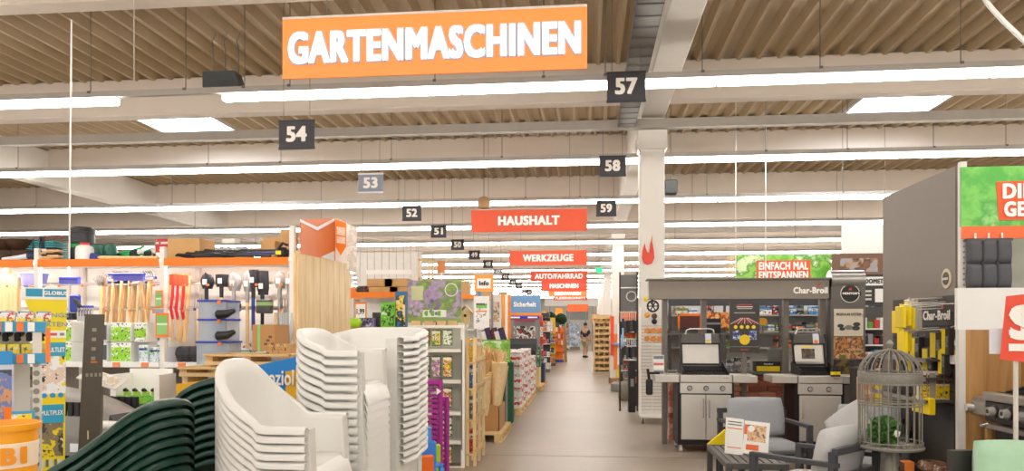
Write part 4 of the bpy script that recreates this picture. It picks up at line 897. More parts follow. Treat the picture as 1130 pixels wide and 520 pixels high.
for r, (py, hh) in enumerate(((382, 18), (417, 24), (450, 22), (482, 22), (512, 20))):
    for i, px in enumerate((469, 481.5, 494, 457)):
        if r and i == 3 and r > 1: continue
        q = (r * 2 + i) % 6
        tt = thing('seed_packet', 'green seed packet showing %s on the white seed rack' % gl[q], 'seed packet', PT(px, py + .5, SD + .04), 0, 'seed packets')
        h = hh / F * 8.2; B(0, 0, .01, .105, .03, h, .004).obj('packet', mat('#2f5a2c', .5), tt); B(0, -.016, .02, .098, .002, h - .02).obj('printed_front', SEEDS[q], tt); B(0, -.018, h - .035, .09, .002, .025).obj('name_strip', mat('#e6e8d6', .5), tt)
        if (r, i) == (1, 2):
            for a in range(9): B(.02 * cos(a * .7), -.019, .12 + .02 * sin(a * .7), .014, .002, .014).obj('printed_petal', YELLOW, tt)
for i, px in enumerate((460, 474, 488, 500)):
    o = thing('wooden_planter', 'small pine planter box under the flower board', 'planter', PT(px, 361, SD + .12), 0, 'planters on the seed rack'); B(0, 0, .0, .1, .1, .07).obj('planter_box', PINEX, o); MB().cushion(.09, .09, .05, None, 6).obj('moss', printm(['#4a6a34', '#7a9a52', '#a8a878'], 40), o, None, (0, 0, .075))
# pine side shelves along the aisle
t = thing('pine_side_shelf', 'open pine shelf with boxes standing on the aisle side of the seeds', 'shelving', (0, 0, 0))
sx0 = XX(514, 8.25); ys = (8.25, 8.6, 8.95); zt = ZZ(372, 520, 8.5)
for i, y in enumerate(ys):
    for dx in (0.02, .1): B(sx0 + dx, y, 0, .035, .035, zt - .1 * i).obj('post', PINE, t)
for z in (.12, .5, .85, 1.15): B(sx0 + .06, 8.6, z, .1, .76, .02).obj('shelf_board', PINEY, t); B(sx0 + .115, 8.6, z + .02, .012, .76, .05).obj('edge_lip', PINEY, t)
for i, (y, z, c) in enumerate(((8.42, 1.171, '#f0c020'), (8.78, 1.171, '#c8a878'), (8.42, .871, '#3a7ac8'), (8.78, .871, '#d8c8a0'), (8.42, .521, '#6c7078'), (8.78, .521, '#8a9aa0'), (8.42, .141, '#c84030'), (8.78, .141, '#9aa48a'))):
    pack('bird_feed_pack', ('yellow', 'tan', 'blue', 'cream', 'dark grey', 'pale grey', 'red', 'olive')[i] + ' pack of bird supplies on the pine side shelf', 'package', (sx0 + .055, y, z), (.07, .2, .25), bandm([(0, c), (.7, '#e6e2d6'), (.85, c)], 2, ('#3a3a36', '#efeadc'), seed=i), 0)
t = thing('birdhouse', 'pale pine birdhouse with slanted roof on the side shelf top', 'birdhouse', PT(514, 357, 8.6))
B(0, 0, 0, .1, .1, .15).obj('house_body', PINE, t); MB().add([(-.09, -.08, .11), (0, -.08, .2), (.09, -.08, .11), (-.09, .08, .11), (0, .08, .2), (.09, .08, .11), (-.09, -.08, .125), (0, -.08, .215), (.09, -.08, .125), (-.09, .08, .125), (0, .08, .215), (.09, .08, .125)], [(0, 1, 7, 6), (1, 2, 8, 7), (3, 9, 10, 4), (4, 10, 11, 5), (6, 7, 10, 9), (7, 8, 11, 10), (0, 3, 4, 1), (1, 4, 5, 2), (0, 6, 9, 3), (2, 5, 11, 8)]).obj('roof', PINEY, t); MB().cyl((0, -.051, .09), (0, -.053, .09), .018, n=12).obj('entrance', mat('#3a2a1a', .8), t)
B(0, 0, zt - PT(514, 357, 8.6).z, .02, .02, PT(514, 357, 8.6).z - zt).obj('post', PINE, t)
# purple stacking crates and children's chairs before the seed rack
t0 = CP(473, 500, 6.3)
for i in range(2):
    t = thing('purple_lounger', ('tall magenta slatted plastic lounger folded upright' if i == 0 else 'shorter magenta slatted plastic lounger folded upright'), 'lounger', (CP((473, 486)[i], 500, (6.3, 6.45)[i]).x, CP((473, 486)[i], 500, (6.3, 6.45)[i]).y, 0), face(20), 'magenta loungers')
    PU = mat('#a3208a', .4); zz = (CP(475, 419, 6.3).z, CP(489, 438, 6.45).z)[i]; w = (.2, .11)[i]
    for s in (-1, 1): B(s * w / 2, 0, 0, .035, .06, zz, .008).obj('side_rail', PU, t)
    for k in range(int(zz / .045)): B(0, 0, .02 + k * .045, w, .02, .024).obj('slat', PU, t)
    B(0, 0, zz - .05, w, .05, .05, .01).obj('top_rail', PU, t)
    if i == 0: MB().prism([(.06, zz - .13), (.1, zz - .1), (.06, zz - .07)], -.036, -.032).obj('arrow_print', LETTER, t)
for i, (px, py, D, col, nm) in enumerate(((471, 473, 5.9, '#4f9cf0', 'light blue'), (476, 489, 5.6, '#3f8ce8', 'bright blue'), (473, 505, 5.3, '#f0701a', 'orange'), (488, 492, 6.0, '#b4d820', 'lime green'))):
    p = CP(px, py, D); t = thing('child_chair', nm + " plastic children's chair stacked before the magenta lounger", 'chair', (p.x, p.y, 0), face(30)); m = mat(col, .35); h = p.z; w = .17 if i < 3 else .06
    B(0, .1, h - .26, w, .03, .26, .014).obj('backrest', m, t); B(0, 0, h - .3, w + .02, .22, .03, .01).obj('seat', m, t)
    for sx in (-1, 1):
        for sy in (-.09, .09): MB().bar((sx * w / 2, sy, h - .3), (sx * (w / 2 + .015), sy * 1.2, 0), .035).obj('leg', m, t)
    B(0, .083, h - .18, w * .5, .006, .02).obj('hand_hole', mat('#28303c', .6), t)
# ---------------------------------------------------------------- pallets along the aisle
def pallet(x0, x1, y0, y1, label, legm=PINEX):
    t = thing('pallet', label, 'pallet', ((x0 + x1) / 2, (y0 + y1) / 2, 0)); w, d = x1 - x0, y1 - y0
    for s in (-1, 0, 1): B(s * (w / 2 - .05), 0, 0, .1, d, .02).obj('bottom_board', PINEY, t)
    for sx in (-1, 0, 1):
        for sy in (-1, 0, 1): B(sx * (w / 2 - .05), sy * (d / 2 - .07), .02, .1, .14, .08).obj('block', PINEY, t)
    n = 6
    for k in range(n): B(0, -d / 2 + (k + .5) * d / n, .1, w, d / n * .82, .022).obj('deck_board', PINEX, t)
    for s in (-1, 1): B(0, s * (d / 2 - .06), .122 - .022 - .0, w, .1, .001).obj('stringer', PINEX, t)
    return t
LX = -1.15
pallet(LX - .8, LX, 9.95, 11.25, 'pale pallet under the cardboard bin of dried grass')
t = thing('cardboard_bin', 'brown cardboard bin with cut-down front full of dried grass bundles', 'box', (LX - .36, 10.5, .123))
h0, h1 = .5, .34
for (a, b, c_, d_) in ((-.3, -.3, .3, -.3), (.3, -.3, .3, .42), (.3, .42, -.3, .42), (-.3, .42, -.3, -.3)):
    hz = {(-.3): h0, .3: h1}
    slab([Vector((a, b, 0)), Vector((c_, d_, 0)), Vector((c_, d_, h0 if c_ < 0 else h1)), Vector((a, b, h0 if a < 0 else h1))], .012, Vector((d_ - b, a - c_, 0)).normalized()).obj('bin_wall', CARD, t)
B(0, .06, 0, .58, .7, .02).obj('bin_floor', CARD, t)
random.seed(21)
KR = [mat(c, .8, noise=.12, scale=20) for c in ('#e4c28c', '#d6ac72', '#ecd0a0', '#c89c68')]
for i in range(22):
    x, y = random.uniform(-.25, .25), random.uniform(-.24, .36); lx, ly = random.uniform(-.12, .22), random.uniform(-.15, .1); h = random.uniform(.72, 1.0)
    o = thing('grass_bundle', 'dried grass bundle wrapped in brown paper standing in the cardboard bin', 'dried flowers', (LX - .36 + x, 10.5 + y, .15), random.uniform(0, 6), 'dried grass bundles')
    P = [(0, 0, 0), (lx * .3, ly * .3, h * .4), (lx, ly, h)]
    MB().tube(P, [.025, .055, .125], 9).obj('paper_wrap', KR[i % 4], o, 30)
    for k in range(7):
        a = k * .9; MB().tube([(lx * .9, ly * .9, h * .9), (lx + .05 * cos(a), ly + .05 * sin(a), h + .08), (lx * 1.1 + .1 * cos(a), ly * 1.1 + .1 * sin(a), h + random.uniform(.12, .2))], [.015, .034, .008], 5).obj('grass_head', KR[(i + k) % 4], o, 30)
for (y0, y1, nm) in ((13.1, 14.4, 'first'), (14.6, 15.9, 'second'), (16.1, 17.3, 'third')):
    pallet(LX - .75, LX - .02, y0, y1, 'pale pallet under the red and white packs, %s in the line' % nm)
RW = bandm([(0, '#e6e2da'), (.3, '#d23a2e'), (.55, '#e9e6e0'), (.8, '#c9c4ba')], 2, ('#a8a49c', '#c8382c', '#f0eee8'), sscale=20)
RW2 = bandm([(0, '#d8d4cc'), (.5, '#b9b4aa'), (.7, '#cf3a30'), (.85, '#e6e2da')], 2, ('#8f8b84', '#efece6'), sscale=20, seed=4)
random.seed(4)
for j in range(3):
    for k in range(5 - j // 2):
        for r in range(3):
            for q in range(2):
                x = LX - .14 - .23 * q; y = (13.3, 14.8, 16.3)[j] + .4 * r + random.uniform(-.02, .02); z = .123 + k * .2
                if q and r: continue
                pack('red_white_pack', 'red and white wrapped pack in the piles on the aisle pallets', 'package', (x, y, z), (.21, .34, .195), (RW, RW2)[(j + k + r) % 2], random.uniform(-.06, .06), 'red and white packs')
pallet(LX - .7, LX + .05, 18.0, 20.5, 'pale pallet under the green box further along the aisle')
carton('green_box', 'dark green carton with print on the wooden base by the aisle', 'box', (LX - .22, 18.6, .58), (.42, .5, .5), mat('#2f6a44', .5), bandm([(0, '#2c6640'), (.5, '#b8c8a8'), (.6, '#2c6640')], 2, ('#dfe8d0', '#2c6640'), seed=3))
pack('pine_box', 'pale pine box under the dark green carton', 'box', (LX - .22, 18.6, .123), (.4, .5, .455), PINE)
pack('blue_drum_box', 'dark navy box beside the pine box', 'box', (LX - .1, 19.6, .123), (.28, .5, .5), mat('#26304e', .5))
# black wheelie-like storage boxes and flower promotion sign behind the bundles
t = thing('storage_box', 'black plastic garden storage box with sloping lid behind the red packs', 'box', (LX - .35, 17.6 + .0, .62), 0)
B(0, 0, -.62, .5, .5, .62).obj('plinth', mat('#26262a', .5), t); B(0, 0, 0, .6, .5, .4, .02).obj('box_body', mat('#232427', .45), t); MB().prism([(-.27, .4), (-.27, .55), (-.1, .68), (.27, .5), (.27, .4)], -.32, .32, 'yz').obj('lid', mat('#303236', .45), t)
t = thing('flower_sign', 'lime green promotion board with flower photos above the bundles', 'sign', PT(545, 400, 11.7))
w = XX(562, 11.7) - XX(526, 11.7); B(0, 0, 0, w, .02, .36).obj('board', mat('#6fae2c', .5), t); B(0, -.012, .02, w * .95, .002, .32).obj('flower_print', printm(['#3f7a1c', '#78b83a', '#8fc850', '#d8e8c0', '#d05a8a'], 6, 6), t)
B(-.2, .02, -PT(545, 400, 11.7).z, .03, .03, PT(545, 400, 11.7).z).obj('leg', GREY, t); B(.2, .02, -PT(545, 400, 11.7).z, .03, .03, PT(545, 400, 11.7).z).obj('leg', GREY, t)
pack('dark_green_bin', 'dark green bin standing under the lime promotion board', 'bin', (XX(560, 12.0), 12.0, 0), (.2, .22, ZZ(398, 560, 12.0)), mat('#1f5a3a', .5), 0, c=.03)
# ---------------------------------------------------------------- second gondola row and its end, behind the white chairs
def gondola(label, xa, xb, y, h, back, strip, shelves=(.5, .95, 1.4), depth=.5, name='shop_gondola'):
    t = thing(name, label, 'shelving', ((xa + xb) / 2, y, 0)); w = xb - xa
    B(0, depth, 0, w, .03, h).obj('back_panel', back, t); B(0, depth / 2, 0, w, depth, .12).obj('base_plinth', mat('#77736d', .6), t)
    B(0, depth / 2, h, w, depth + .05, .025).obj('top_board', WHITE, t)
    if strip: B(0, -.02, h - .03, w, .015, .1).obj('header_strip', strip, t)
    for s in (-1, 1): B(s * (w / 2 - .02), .0, 0, .04, .04, h).obj('upright', mat('#e6e1d8', .5), t)
    for z in shelves: B(0, depth / 2, z, w, depth, .02).obj('shelf_board', WHITE, t); B(0, -.01, z - .01, w, .01, .04).obj('price_rail', WHITE, t)
    return t
G2 = 12.4; z2 = ZZ(327, 420, G2)
gondola('white shop gondola with orange header behind the white chair stacks', XX(388, G2), XX(462, G2), G2, z2, mat('#efece6', .6), ORANGE, (.5, .95, 1.35))
for i in range(4):
    pack('flat_pack_carton', 'flat brown carton lying on top of the second gondola', 'box', (XX((422, 440, 418, 436)[i], G2), G2 + .25, z2 + .027 + .14 * (i // 2)), ((.62, .3, .5, .4)[i] * .5 + .2, .4, .135), TANBOX, 0, 'flat cartons on the second gondola')
t = thing('dark_bundle', 'dark strapped bundle lying at the end of the second gondola', 'bundle', (XX(398, G2), G2 + .2, z2 + .03)); MB().cushion(.25, .2, .16, None, 8).obj('bundle_cover', printm(['#26201c', '#4a382c', '#16161a', '#c8643a'], 14), t, 60, (0, 0, .08)); MB().tube([(-.1, 0, .02), (.3, 0, .05), (.6, -.1, .02)], .02, 6).obj('pole', mat('#3a3c48', .5), t)
t = thing('price_card', 'white price card in an orange frame reading 1,99', 'sign', PT(398, 355, 11.9)); price_card(t, (0, 0, 0), .2, .32); text('1,99', .13, .1, mat('#1d1d1f', .5, noise=0), t, (0, -.008, .16), bold=.04)
B(0, .01, -PT(398, 355, 11.9).z, .03, .02, PT(398, 355, 11.9).z).obj('post', GREY, t)
for i, (px0, px1, py0, py1, c, nm) in enumerate(((395, 414, 351, 362, '#8878b0', 'violet-grey'), (421, 437, 334, 361, '#6cc01c', 'bright lime green'), (437, 449, 322, 361, '#2a6a9a', 'blue and yellow'), (412, 420, 345, 362, '#3a3838', 'black'))):
    Y = 11.95 + .05 * i; w = XX(px1, Y) - XX(px0, Y); z0, z1 = ZZ(py1, px0, Y), ZZ(py0, px0, Y)
    t = thing('garden_carton', nm + ' garden product carton before the second gondola', 'box', (XX((px0 + px1) / 2, Y), Y, z0)); B(0, 0, 0, w * .97, .12, z1 - z0).obj('carton_body', mat(c, .5), t)
    B(0, -.062, .02, w * .85, .002, (z1 - z0) * .85).obj('printed_front', printm([c, '#2a2a28', '#e8c83a' if i == 2 else c, '#d8d8d0'], 10, i), t); B(0, 0, -z0, w * .8, .1, z0).obj('plinth', TANBOX, t)
q = PT(392, 362, 11.7); t = thing('green_bag', 'bright lime bag lying on a brown box under the price card', 'bag', q); MB().cushion(.2, .15, .16, Matrix.Translation((0, 0, .08)), 8).obj('bag_body', mat('#a8d820', .5), t, 60); B(0, 0, -q.z, .2, .15, q.z).obj('box_plinth', TANBOX, t)
for k in range(10):
    pack('small_goods', 'small pastel pack on the shelf under the orange header', 'package', (XX(396 + 3.4 * k, G2), G2 + .12, 1.372), (.045, .1, .16 + .05 * (k % 3)), mat(('#c8b8d8', '#e2dccf', '#98a8b8', '#d8c0a0')[k % 4], .5), 0, 'small packs on the second gondola')
t = thing('hanging_wall_panel', 'pale grey blank partition panel standing behind the second gondola', 'panel', ((XX(394, 19.8) + XX(466, 19.8)) / 2, 19.8, 0)); w = XX(466, 19.8) - XX(394, 19.8); B(0, 0, 0, w, .1, ZZ(279, 420, 19.8)).obj('panel_board', mat('#c4bdb4', .7), t)
for k in range(9): B(-w / 2 + (k + .5) * w / 9, -.055, ZZ(312, 420, 19.8), .012, .01, 1.0).obj('panel_groove', mat('#aaa298', .7), t)
B(0, -.06, ZZ(303, 420, 19.8), w * .7, .01, .12).obj('raised_lettering_band', mat('#d2cbc2', .7), t)
t = thing('pine_trellis', 'pale wooden frame standing on the second gondola', 'trellis', PT(470, 312, 12.6)); 
for s in (-.12, .05, .12): B(s, 0, 0, .03, .03, .45).obj('post', PINE, t)
for z in (.05, .38): B(0, 0, z, .27, .03, .03).obj('rail', PINEX, t)
B(.0, .02, -PT(470, 312, 12.6).z, .3, .1, PT(470, 312, 12.6).z).obj('stand', WHITE, t)
t = thing('orange_topper', 'small orange price topper above the flower board', 'sign', PT(487, 301, 12.8)); B(0, 0, 0, .14, .02, .2).obj('card', mat('#e08a4a', .5), t); B(0, .02, -PT(487, 301, 12.8).z, .02, .02, PT(487, 301, 12.8).z).obj('post', WHITE, t)
# ---------------------------------------------------------------- information and security stands farther along
def stand(name, label, px0, px1, py0, py1, Y, col, txt='', tcol=None, tf=(.6, .35), face=None, cat='sign', floor=True):
    x0, x1 = XX(px0, Y), XX(px1, Y); z0, z1 = ZZ(py1, px0, Y), ZZ(py0, px0, Y); w, h = x1 - x0, z1 - z0
    t = thing(name, label, cat, ((x0 + x1) / 2, Y, z0)); B(0, 0, 0, w, .04, h).obj('board', mat(col, .5, noise=.02), t)
    if face: B(0, -.022, h * .18, w * .7, .004, h * .6).obj('face', face, t)
    if txt: text(txt, w * tf[0], h * tf[1], tcol or LETTER, t, (0, -.03, h * .5), bold=.05)
    if floor:
        for s in (-.4, .4): B(s * w, .03, -z0, .05, .05, z0).obj('post', GREY, t)
    return t
stand('information_sign', 'orange square sign reading Info above the counter', 523.5, 545, 303.5, 322, 17, '#f7a23c', 'Info', mat('#1c1c1e', .5, noise=0), (.5, .28), WHITE)
stand('security_banner', 'blue cloth banner reading Sicherheit with orange rail', 562, 596.5, 326, 346, 20, '#6a98c4', 'Sicherheit', LETTER, (.72, .28))
stand('orange_rail_sign', 'orange rail with blue label strip under the security banner', 561, 597.5, 345.5, 349, 19.9, '#f08a1a')
stand('blue_label_strip', 'dark blue label strip with white print under the orange rail', 562.5, 595, 348.5, 352.5, 19.85, '#2a3ca8')
for s_ in (-.25, .22): B(s_, -.024, .03, .26, .004, .04).obj('white_print', LETTER, bpy.data.objects['blue_label_strip'])
stand('white_goods_wall', 'white goods wall with orange strip and green packs under the Info sign', 523, 540, 327, 363, 16.6, '#ece9e4', face=bandm([(0, '#eceae6'), (.55, '#f08a1a'), (.63, '#e8e6e0'), (.75, '#6fbf3a'), (.9, '#4a4a4e')], 2, ('#c9c4be', '#8a8680'), sscale=12), cat='shelving')
stand('tool_wall_display', 'white panel of hanging tools with orange disc', 541.5, 553, 325, 362, 17.5, '#e9e4dc', face=printm(['#e9e4dc', '#c8a078', '#d8d0c4', '#8a7868', '#f0a050'], 7, 8), cat='panel')
for i, (px, c) in enumerate(((555.5, '#f0a040'), (559, '#f3ede2'), (562, '#f08a20'))):
    pack('roll_tube', ('amber', 'white', 'orange')[i] + ' upright roll standing beside the security banner', 'roll', (XX(px, 18.5), 18.5, 0), (.07, .07, ZZ(325, px, 18.5)), mat(c, .5))
for i, (px0, px1, py0, py1, Y, txt, c) in enumerate(((626, 649, 336, 344, 60, '', '#f06a2a'), (625, 649, 343, 353, 62, '', '#6e7270'))):
    stand('far_banner', ('orange slanted hanging banner at the far end' if i == 0 else 'grey-green banner at the far end of the aisle'), px0, px1, py0, py1, Y, c)
stand('portal_wall', 'grey portal header across the far end of the aisle', 601, 660, 330, 338, 66, '#a9a49c')
# ---------------------------------------------------------------- brick barbecue island
IY = 10.0
FRM = mat('#6f685f', .5, noise=.04)
def ix(px, Y=IY): return XX(px, Y)
isl = thing('barbecue_island', 'brick counter with a grey timber frame and header beam for barbecues', 'display', (0, 0, 0))
xa, xb = ix(716), ix(915); zt, zb = ZZ(309, 800, IY), ZZ(330, 800, IY)
B((xa + xb) / 2, IY + .1, zb, xb - xa, .2, zt - zb).obj('header_beam', mat('#8a8175', .5, noise=.04), isl)
B((xa + xb) / 2, IY + .1, zt, xb - xa + .06, .28, .02).obj('beam_cap', FRM, isl)
for px in (733, 776, 866, 906): B(ix(px, IY + .15), IY + .12, 0, .065, .1, zb).obj('frame_post', FRM, isl)
BY = 10.45; zw = ZZ(413, 830, BY)
B((ix(738, BY) + ix(908, BY)) / 2, BY + .09, 0, ix(908, BY) - ix(738, BY) - .02, .1, zw - .01).obj('mortar_core', mat('#cfc4b6', .9), isl)
BR = [mat(c, .85, noise=.12, scale=14, bump=.3) for c in ('#a65c44', '#bb6e54', '#96523e', '#c8866a', '#ae664c', '#d4a288')]
x0, x1 = ix(738, BY), ix(908, BY); bl, bh = .232, .066; nrow = int(zw / .0755)
brick = [B(0, 0, 0, bl, .11, bh, .004).mesh('brick', m) for m in BR]; half = [B(0, 0, 0, bl / 2 - .006, .11, bh, .004).mesh('brick', m) for m in BR]
random.seed(8)
for r in range(nrow):
    x = x0 + (bl / 2 if r % 2 else 0)
    if r % 2: link(random.choice(half), 'brick', isl, (x0 + bl / 4, BY + .04, r * .0755 + .003))
    while x + bl < x1:
        link(random.choice(brick), 'brick', isl, (x + bl / 2, BY + .04 + random.uniform(-.003, .003), r * .0755 + .003)); x += bl + .01
B((x0 + x1) / 2, BY + .1, zw, x1 - x0 + .04, .34, .035, .005).obj('ledge', FRM, isl)
zsh = ZZ(370, 850, BY); B((x0 + x1) / 2, BY + .16, zsh, x1 - x0, .2, .025).obj('upper_shelf', FRM, isl)
# gas barbecues
SS = mat('#dad6cf', .33, .35, noise=.05, scale=3); SSD = mat('#9a958e', .33, .4, noise=.04)
def barbecue(label, px, nd, cw, Y, knobs, lidlabel):
    t = thing('gas_barbecue', label, 'barbecue', (XX(px, Y), Y + .27, 0)); w = cw; y = -.27
    for s in (-1, 1):
        B(s * (w / 2 + .02), y + .27, .09, .04, .5, .78).obj('side_panel', BLACK, t)
        for yy in (-.22, .22):
            MB().cyl((s * w / 2 - .02, yy, .035), (s * w / 2 + .02, yy, .035), .035, n=14).obj('caster', mat('#c8c4be', .4), t, 40); B(s * w / 2, yy, .05, .03, .04, .05).obj('caster_fork', STEEL, t)
    B(0, 0, .09, w, .5, .06).obj('base', BLACK, t); B(0, .24, .15, w, .02, .7).obj('back_panel', BLACK, t)
    dw = w / nd
    for i in range(nd):
        dx = -w / 2 + (i + .5) * dw; d = B(dx, y, .16, dw - .008, .02, .56, .004).obj('door', SS, t)
        hx = dx + (dw / 2 - .035) * (1 if (i == 0 and nd == 2) else -1)
        MB().tube([(hx, y - .012, .44), (hx, y - .04, .45), (hx, y - .04, .66), (hx, y - .012, .67)], .009, 8).obj('handle', CHROME, d, 40)
    B(0, y + .005, .735, w + .02, .03, .13, .004).obj('control_panel', SS, t)
    for kx in knobs:
        kk = MB(); kk.cyl((kx, y - .012, .80), (kx, y - .05, .80), .026, .022, 18); k_ = kk.obj('knob', CHROME, t, 40); MB().cyl((kx, y - .0105, .80), (kx, y - .016, .80), .034, n=20).obj('knob_bezel', mat('#3a3834', .4), k_)
    B(0, y + .25, .865, w + .02, .5, .1, .006).obj('firebox', SSD, t); B(0, y - .004, .875, w + .02, .03, .085, .004).obj('front_rail', mat('#d4cfc6', .35, .3), t)
    text('Char-Broil', .06, .014, mat('#b03028', .5, noise=0), t, (w / 2 - .07, y - .022, .93), bold=.03)
    for s in (-1, 1): B(s * (w / 2 + .17), y + .22, .87, .3, .45, .09, .006).obj('side_shelf', mat('#cfcac0', .35, .3), t)
    m = MB(); m.prism([(-.26, .96), (-.26, 1.03), (.18, 1.12), (.18, .96)], -w / 2 + .02, -w / 2 + .035, 'yz'); m.obj('firebox_side', BLACK, t); m = MB(); m.prism([(-.26, .96), (-.26, 1.0), (.18, 1.12), (.18, .96)], w / 2 - .035, w / 2 - .02, 'yz').obj('firebox_side', BLACK, t)
    B(0, .0, .96, w - .1, .42, .03).obj('cooking_grate', mat('#141414', .5), t); B(0, .17, .97, w - .08, .02, .16).obj('firebox_rear', BLACK, t)
    for k in range(12): B(-w / 2 + .08 + k * (w - .16) / 11, 0, .99, .012, .4, .012).obj('grate_bar', mat('#1c1c1c', .4), t)
    # open lid, tilted back
    M = Matrix.Translation((0, .14, 1.07)) @ Matrix.Rotation(R(-14), 4, 'X')
    lid = MB().cb(0, .03, .2, w - .1, .02, .42, M).obj('lid', mat('#5a544d', .4), t)
    MB().cb(0, .0, .145, w - .15, .012, .25, M).obj('lid_liner', mat('#d2cec6', .4, .1), lid)
    MB().cb(0, -.005, .34, w - .1, .07, .13, M, .01).obj('lid_front_band', mat('#4a4540', .4), lid)
    for s in (-1, 1): m = MB(); m.prism([(-.03, -.02), (-.03, .3), (-.05, .4), (.03, .4), (.03, -.02)], s * (w / 2 - .055) - .012, s * (w / 2 - .055) + .012, 'yz', M); m.obj('lid_cheek', BLACK, lid)
    pts = [M @ Vector(p) for p in ((-w * .3, .0, .40), (-w * .28, -.02, .46), (-w * .2, -.03, .475), (w * .2, -.03, .475), (w * .28, -.02, .46), (w * .3, .0, .40))]
    MB().tube(pts, .012, 8).obj('lid_handle', mat('#d8d4cc', .25, .7), lid, 40)
    tg = MB().cb(w * .16, -.05, .34, .075, .004, .13, M).obj('price_tag', mat('#c8d0d8', .5), t); MB().cb(w * .16, -.053, .3, .05, .004, .04, M).obj('tag_print', mat(lidlabel, .5), tg)
    return t
GYB = 9.42
barbecue('wide gas barbecue with two steel doors and three knobs before the bricks', 779, 2, .61, GYB, (-.2, .0, .2), '#e8c040')
g2 = barbecue('narrow gas barbecue with a single steel door and two knobs', 905, 1, .5, GYB, (-.12, .1), '#f08030')
o = thing('manual_sheet', 'printed sheet with dark photo taped inside the lid of the narrow barbecue', 'sheet', PT(892, 402, GYB + .33)); M = Matrix.Rotation(R(-14), 4, 'X'); MB().cb(0, -.02, .13, .33, .004, .2, M).obj('sheet', mat('#d8d4cc', .5), o); MB().cb(0, -.024, .13, .16, .003, .13, M).obj('photo', printm(['#2a2420', '#4a4038', '#6a5a48', '#1a1816'], 14), o); MB().cb(0, -.024, .215, .14, .003, .018, M).obj('yellow_strip', YELLOW, o)
# price display and tools at the first barbecue
t = thing('price_board', 'striped grey, red and white price board on the barbecue side shelf', 'sign', PT(727, 414, 9.6)); M = Matrix.Rotation(R(-12), 4, 'X')
MB().cb(0, 0, .13, .14, .008, .26, M).obj('board', mat('#d8d6d2', .5), t)
for z, c in ((.035, '#6a6e78'), (.1, '#f0eeea'), (.14, '#d8584a'), (.185, '#e8e6e2'), (.225, '#6a6e78')): MB().cb(0, -.006, z, .125, .002, .04 if c != '#d8584a' else .025, M).obj('stripe', mat(c, .5), t)
t = thing('grill_brush', 'black plastic grill brush hanging at the end of the barbecue shelf', 'brush', PT(716.5, 436, 9.5)); B(0, 0, 0, .085, .05, .2, .015).obj('brush_head', BLACK, t); MB().cyl((0, 0, .18), (-.02, 0, .33), .018, n=8).obj('handle', BLACK, t, 40); B(.06, .02, .26, .14, .03, .03).obj('hook_arm', BLACK, t)
t = thing('valve_wheel', 'black cast handwheel on a post under the header beam', 'handwheel', PT(720.5, 338, 9.9)); 
MB().tube([(.07 * cos(q * pi / 8), 0, .07 * sin(q * pi / 8)) for q in range(16)], .013, 8, True).obj('wheel_rim', BLACK, t, 40)
for k in range(3): a = k * pi / 3; MB().bar((-.065 * cos(a), 0, -.065 * sin(a)), (.065 * cos(a), 0, .065 * sin(a)), .014).obj('spoke', BLACK, t)
MB().cyl((0, .0, .0), (0, .16, .12), .012, n=8).obj('stem', BLACK, t)
# charcoal information board on its post
t = thing('information_board', 'charcoal board with red rays, yellow circles and small print on a post', 'sign', (XX(821.5, 9.75), 9.75, 0)); z0, z1 = ZZ(389, 821, 9.75), ZZ(333, 821, 9.75); w = XX(838, 9.75) - XX(805, 9.75)
B(0, 0, z0, w, .025, z1 - z0).obj('board', mat('#3f3a36', .5), t); B(0, .03, .0, .06, .04, z0 + .1).obj('post', FRM, t); B(0, -.014, z0 + .07, w, .003, .006).obj('white_line', GREY, t)
H = z1 - z0
for q, (zz, ww, c) in enumerate(((.96, .5, '#c8483a'), (.92, .55, '#d8d4cc'), (.885, .5, '#b8b4ac'), (.8, .7, '#a8a49c'))): B(0, -.014, z0 + H * zz - .02, w * ww, .003, .012).obj('print_line', mat(c, .5), t)
for k in range(9):
    a = -1 + k / 4; MB().bar((a * w * .1, -.014, z0 + H * .68), (a * w * .47, -.014, z0 + H * .56), .008, .003, (0, 1, 0)).obj('red_ray', mat('#d84a38' if k % 2 else '#e8c8c0', .5), t)
for k in range(4): MB().cyl(((k - 1.5) * w * .2, -.0125, z0 + H * .5), ((k - 1.5) * w * .2, -.016, z0 + H * .5), .024, n=14).obj('yellow_dot', YELLOW, t)
MB().cyl((0, -.0125, z0 + H * .25), (0, -.018, z0 + H * .25), .065, n=22).obj('yellow_disc', mat('#f4cf1c', .5), t)
for s in (-1, 1): B(s * w * .27, -.014, z0 + H * .25, w * .25, .003, H * .18).obj('blue_photo', printm(['#4a5aa0', '#2a2a3a', '#8a9ad0', '#d8d8e0'], 30, s + 2), t)
text('Char-Broil', .1, .022, mat('#d8503a', .5, noise=0), t, (0, -.014, z0 + .035), bold=.03)
# header lettering
def charbroil(parent, loc, w, h, rz=0):
    text('Char-Broil', w, h, LETTER, parent, loc, rz=rz, bold=.05)
    d = Vector((cos(rz), sin(rz), 0)); p = Vector(loc) + d * w * .235 + Vector((0, 0, h * .62))
    o = MB().prism([(-.5, 0), (.4, 0), (.6, .5), (.2, 1.2), (0, .5), (-.3, .8)], -.003, 0).obj('flame_mark', mat('#d83a28', .5), parent, None, p, rz); o.scale = (h * .35, 1, h * .5)
charbroil(isl, (ix(894), IY - .012, ZZ(320.5, 894, IY)), .43, .085)
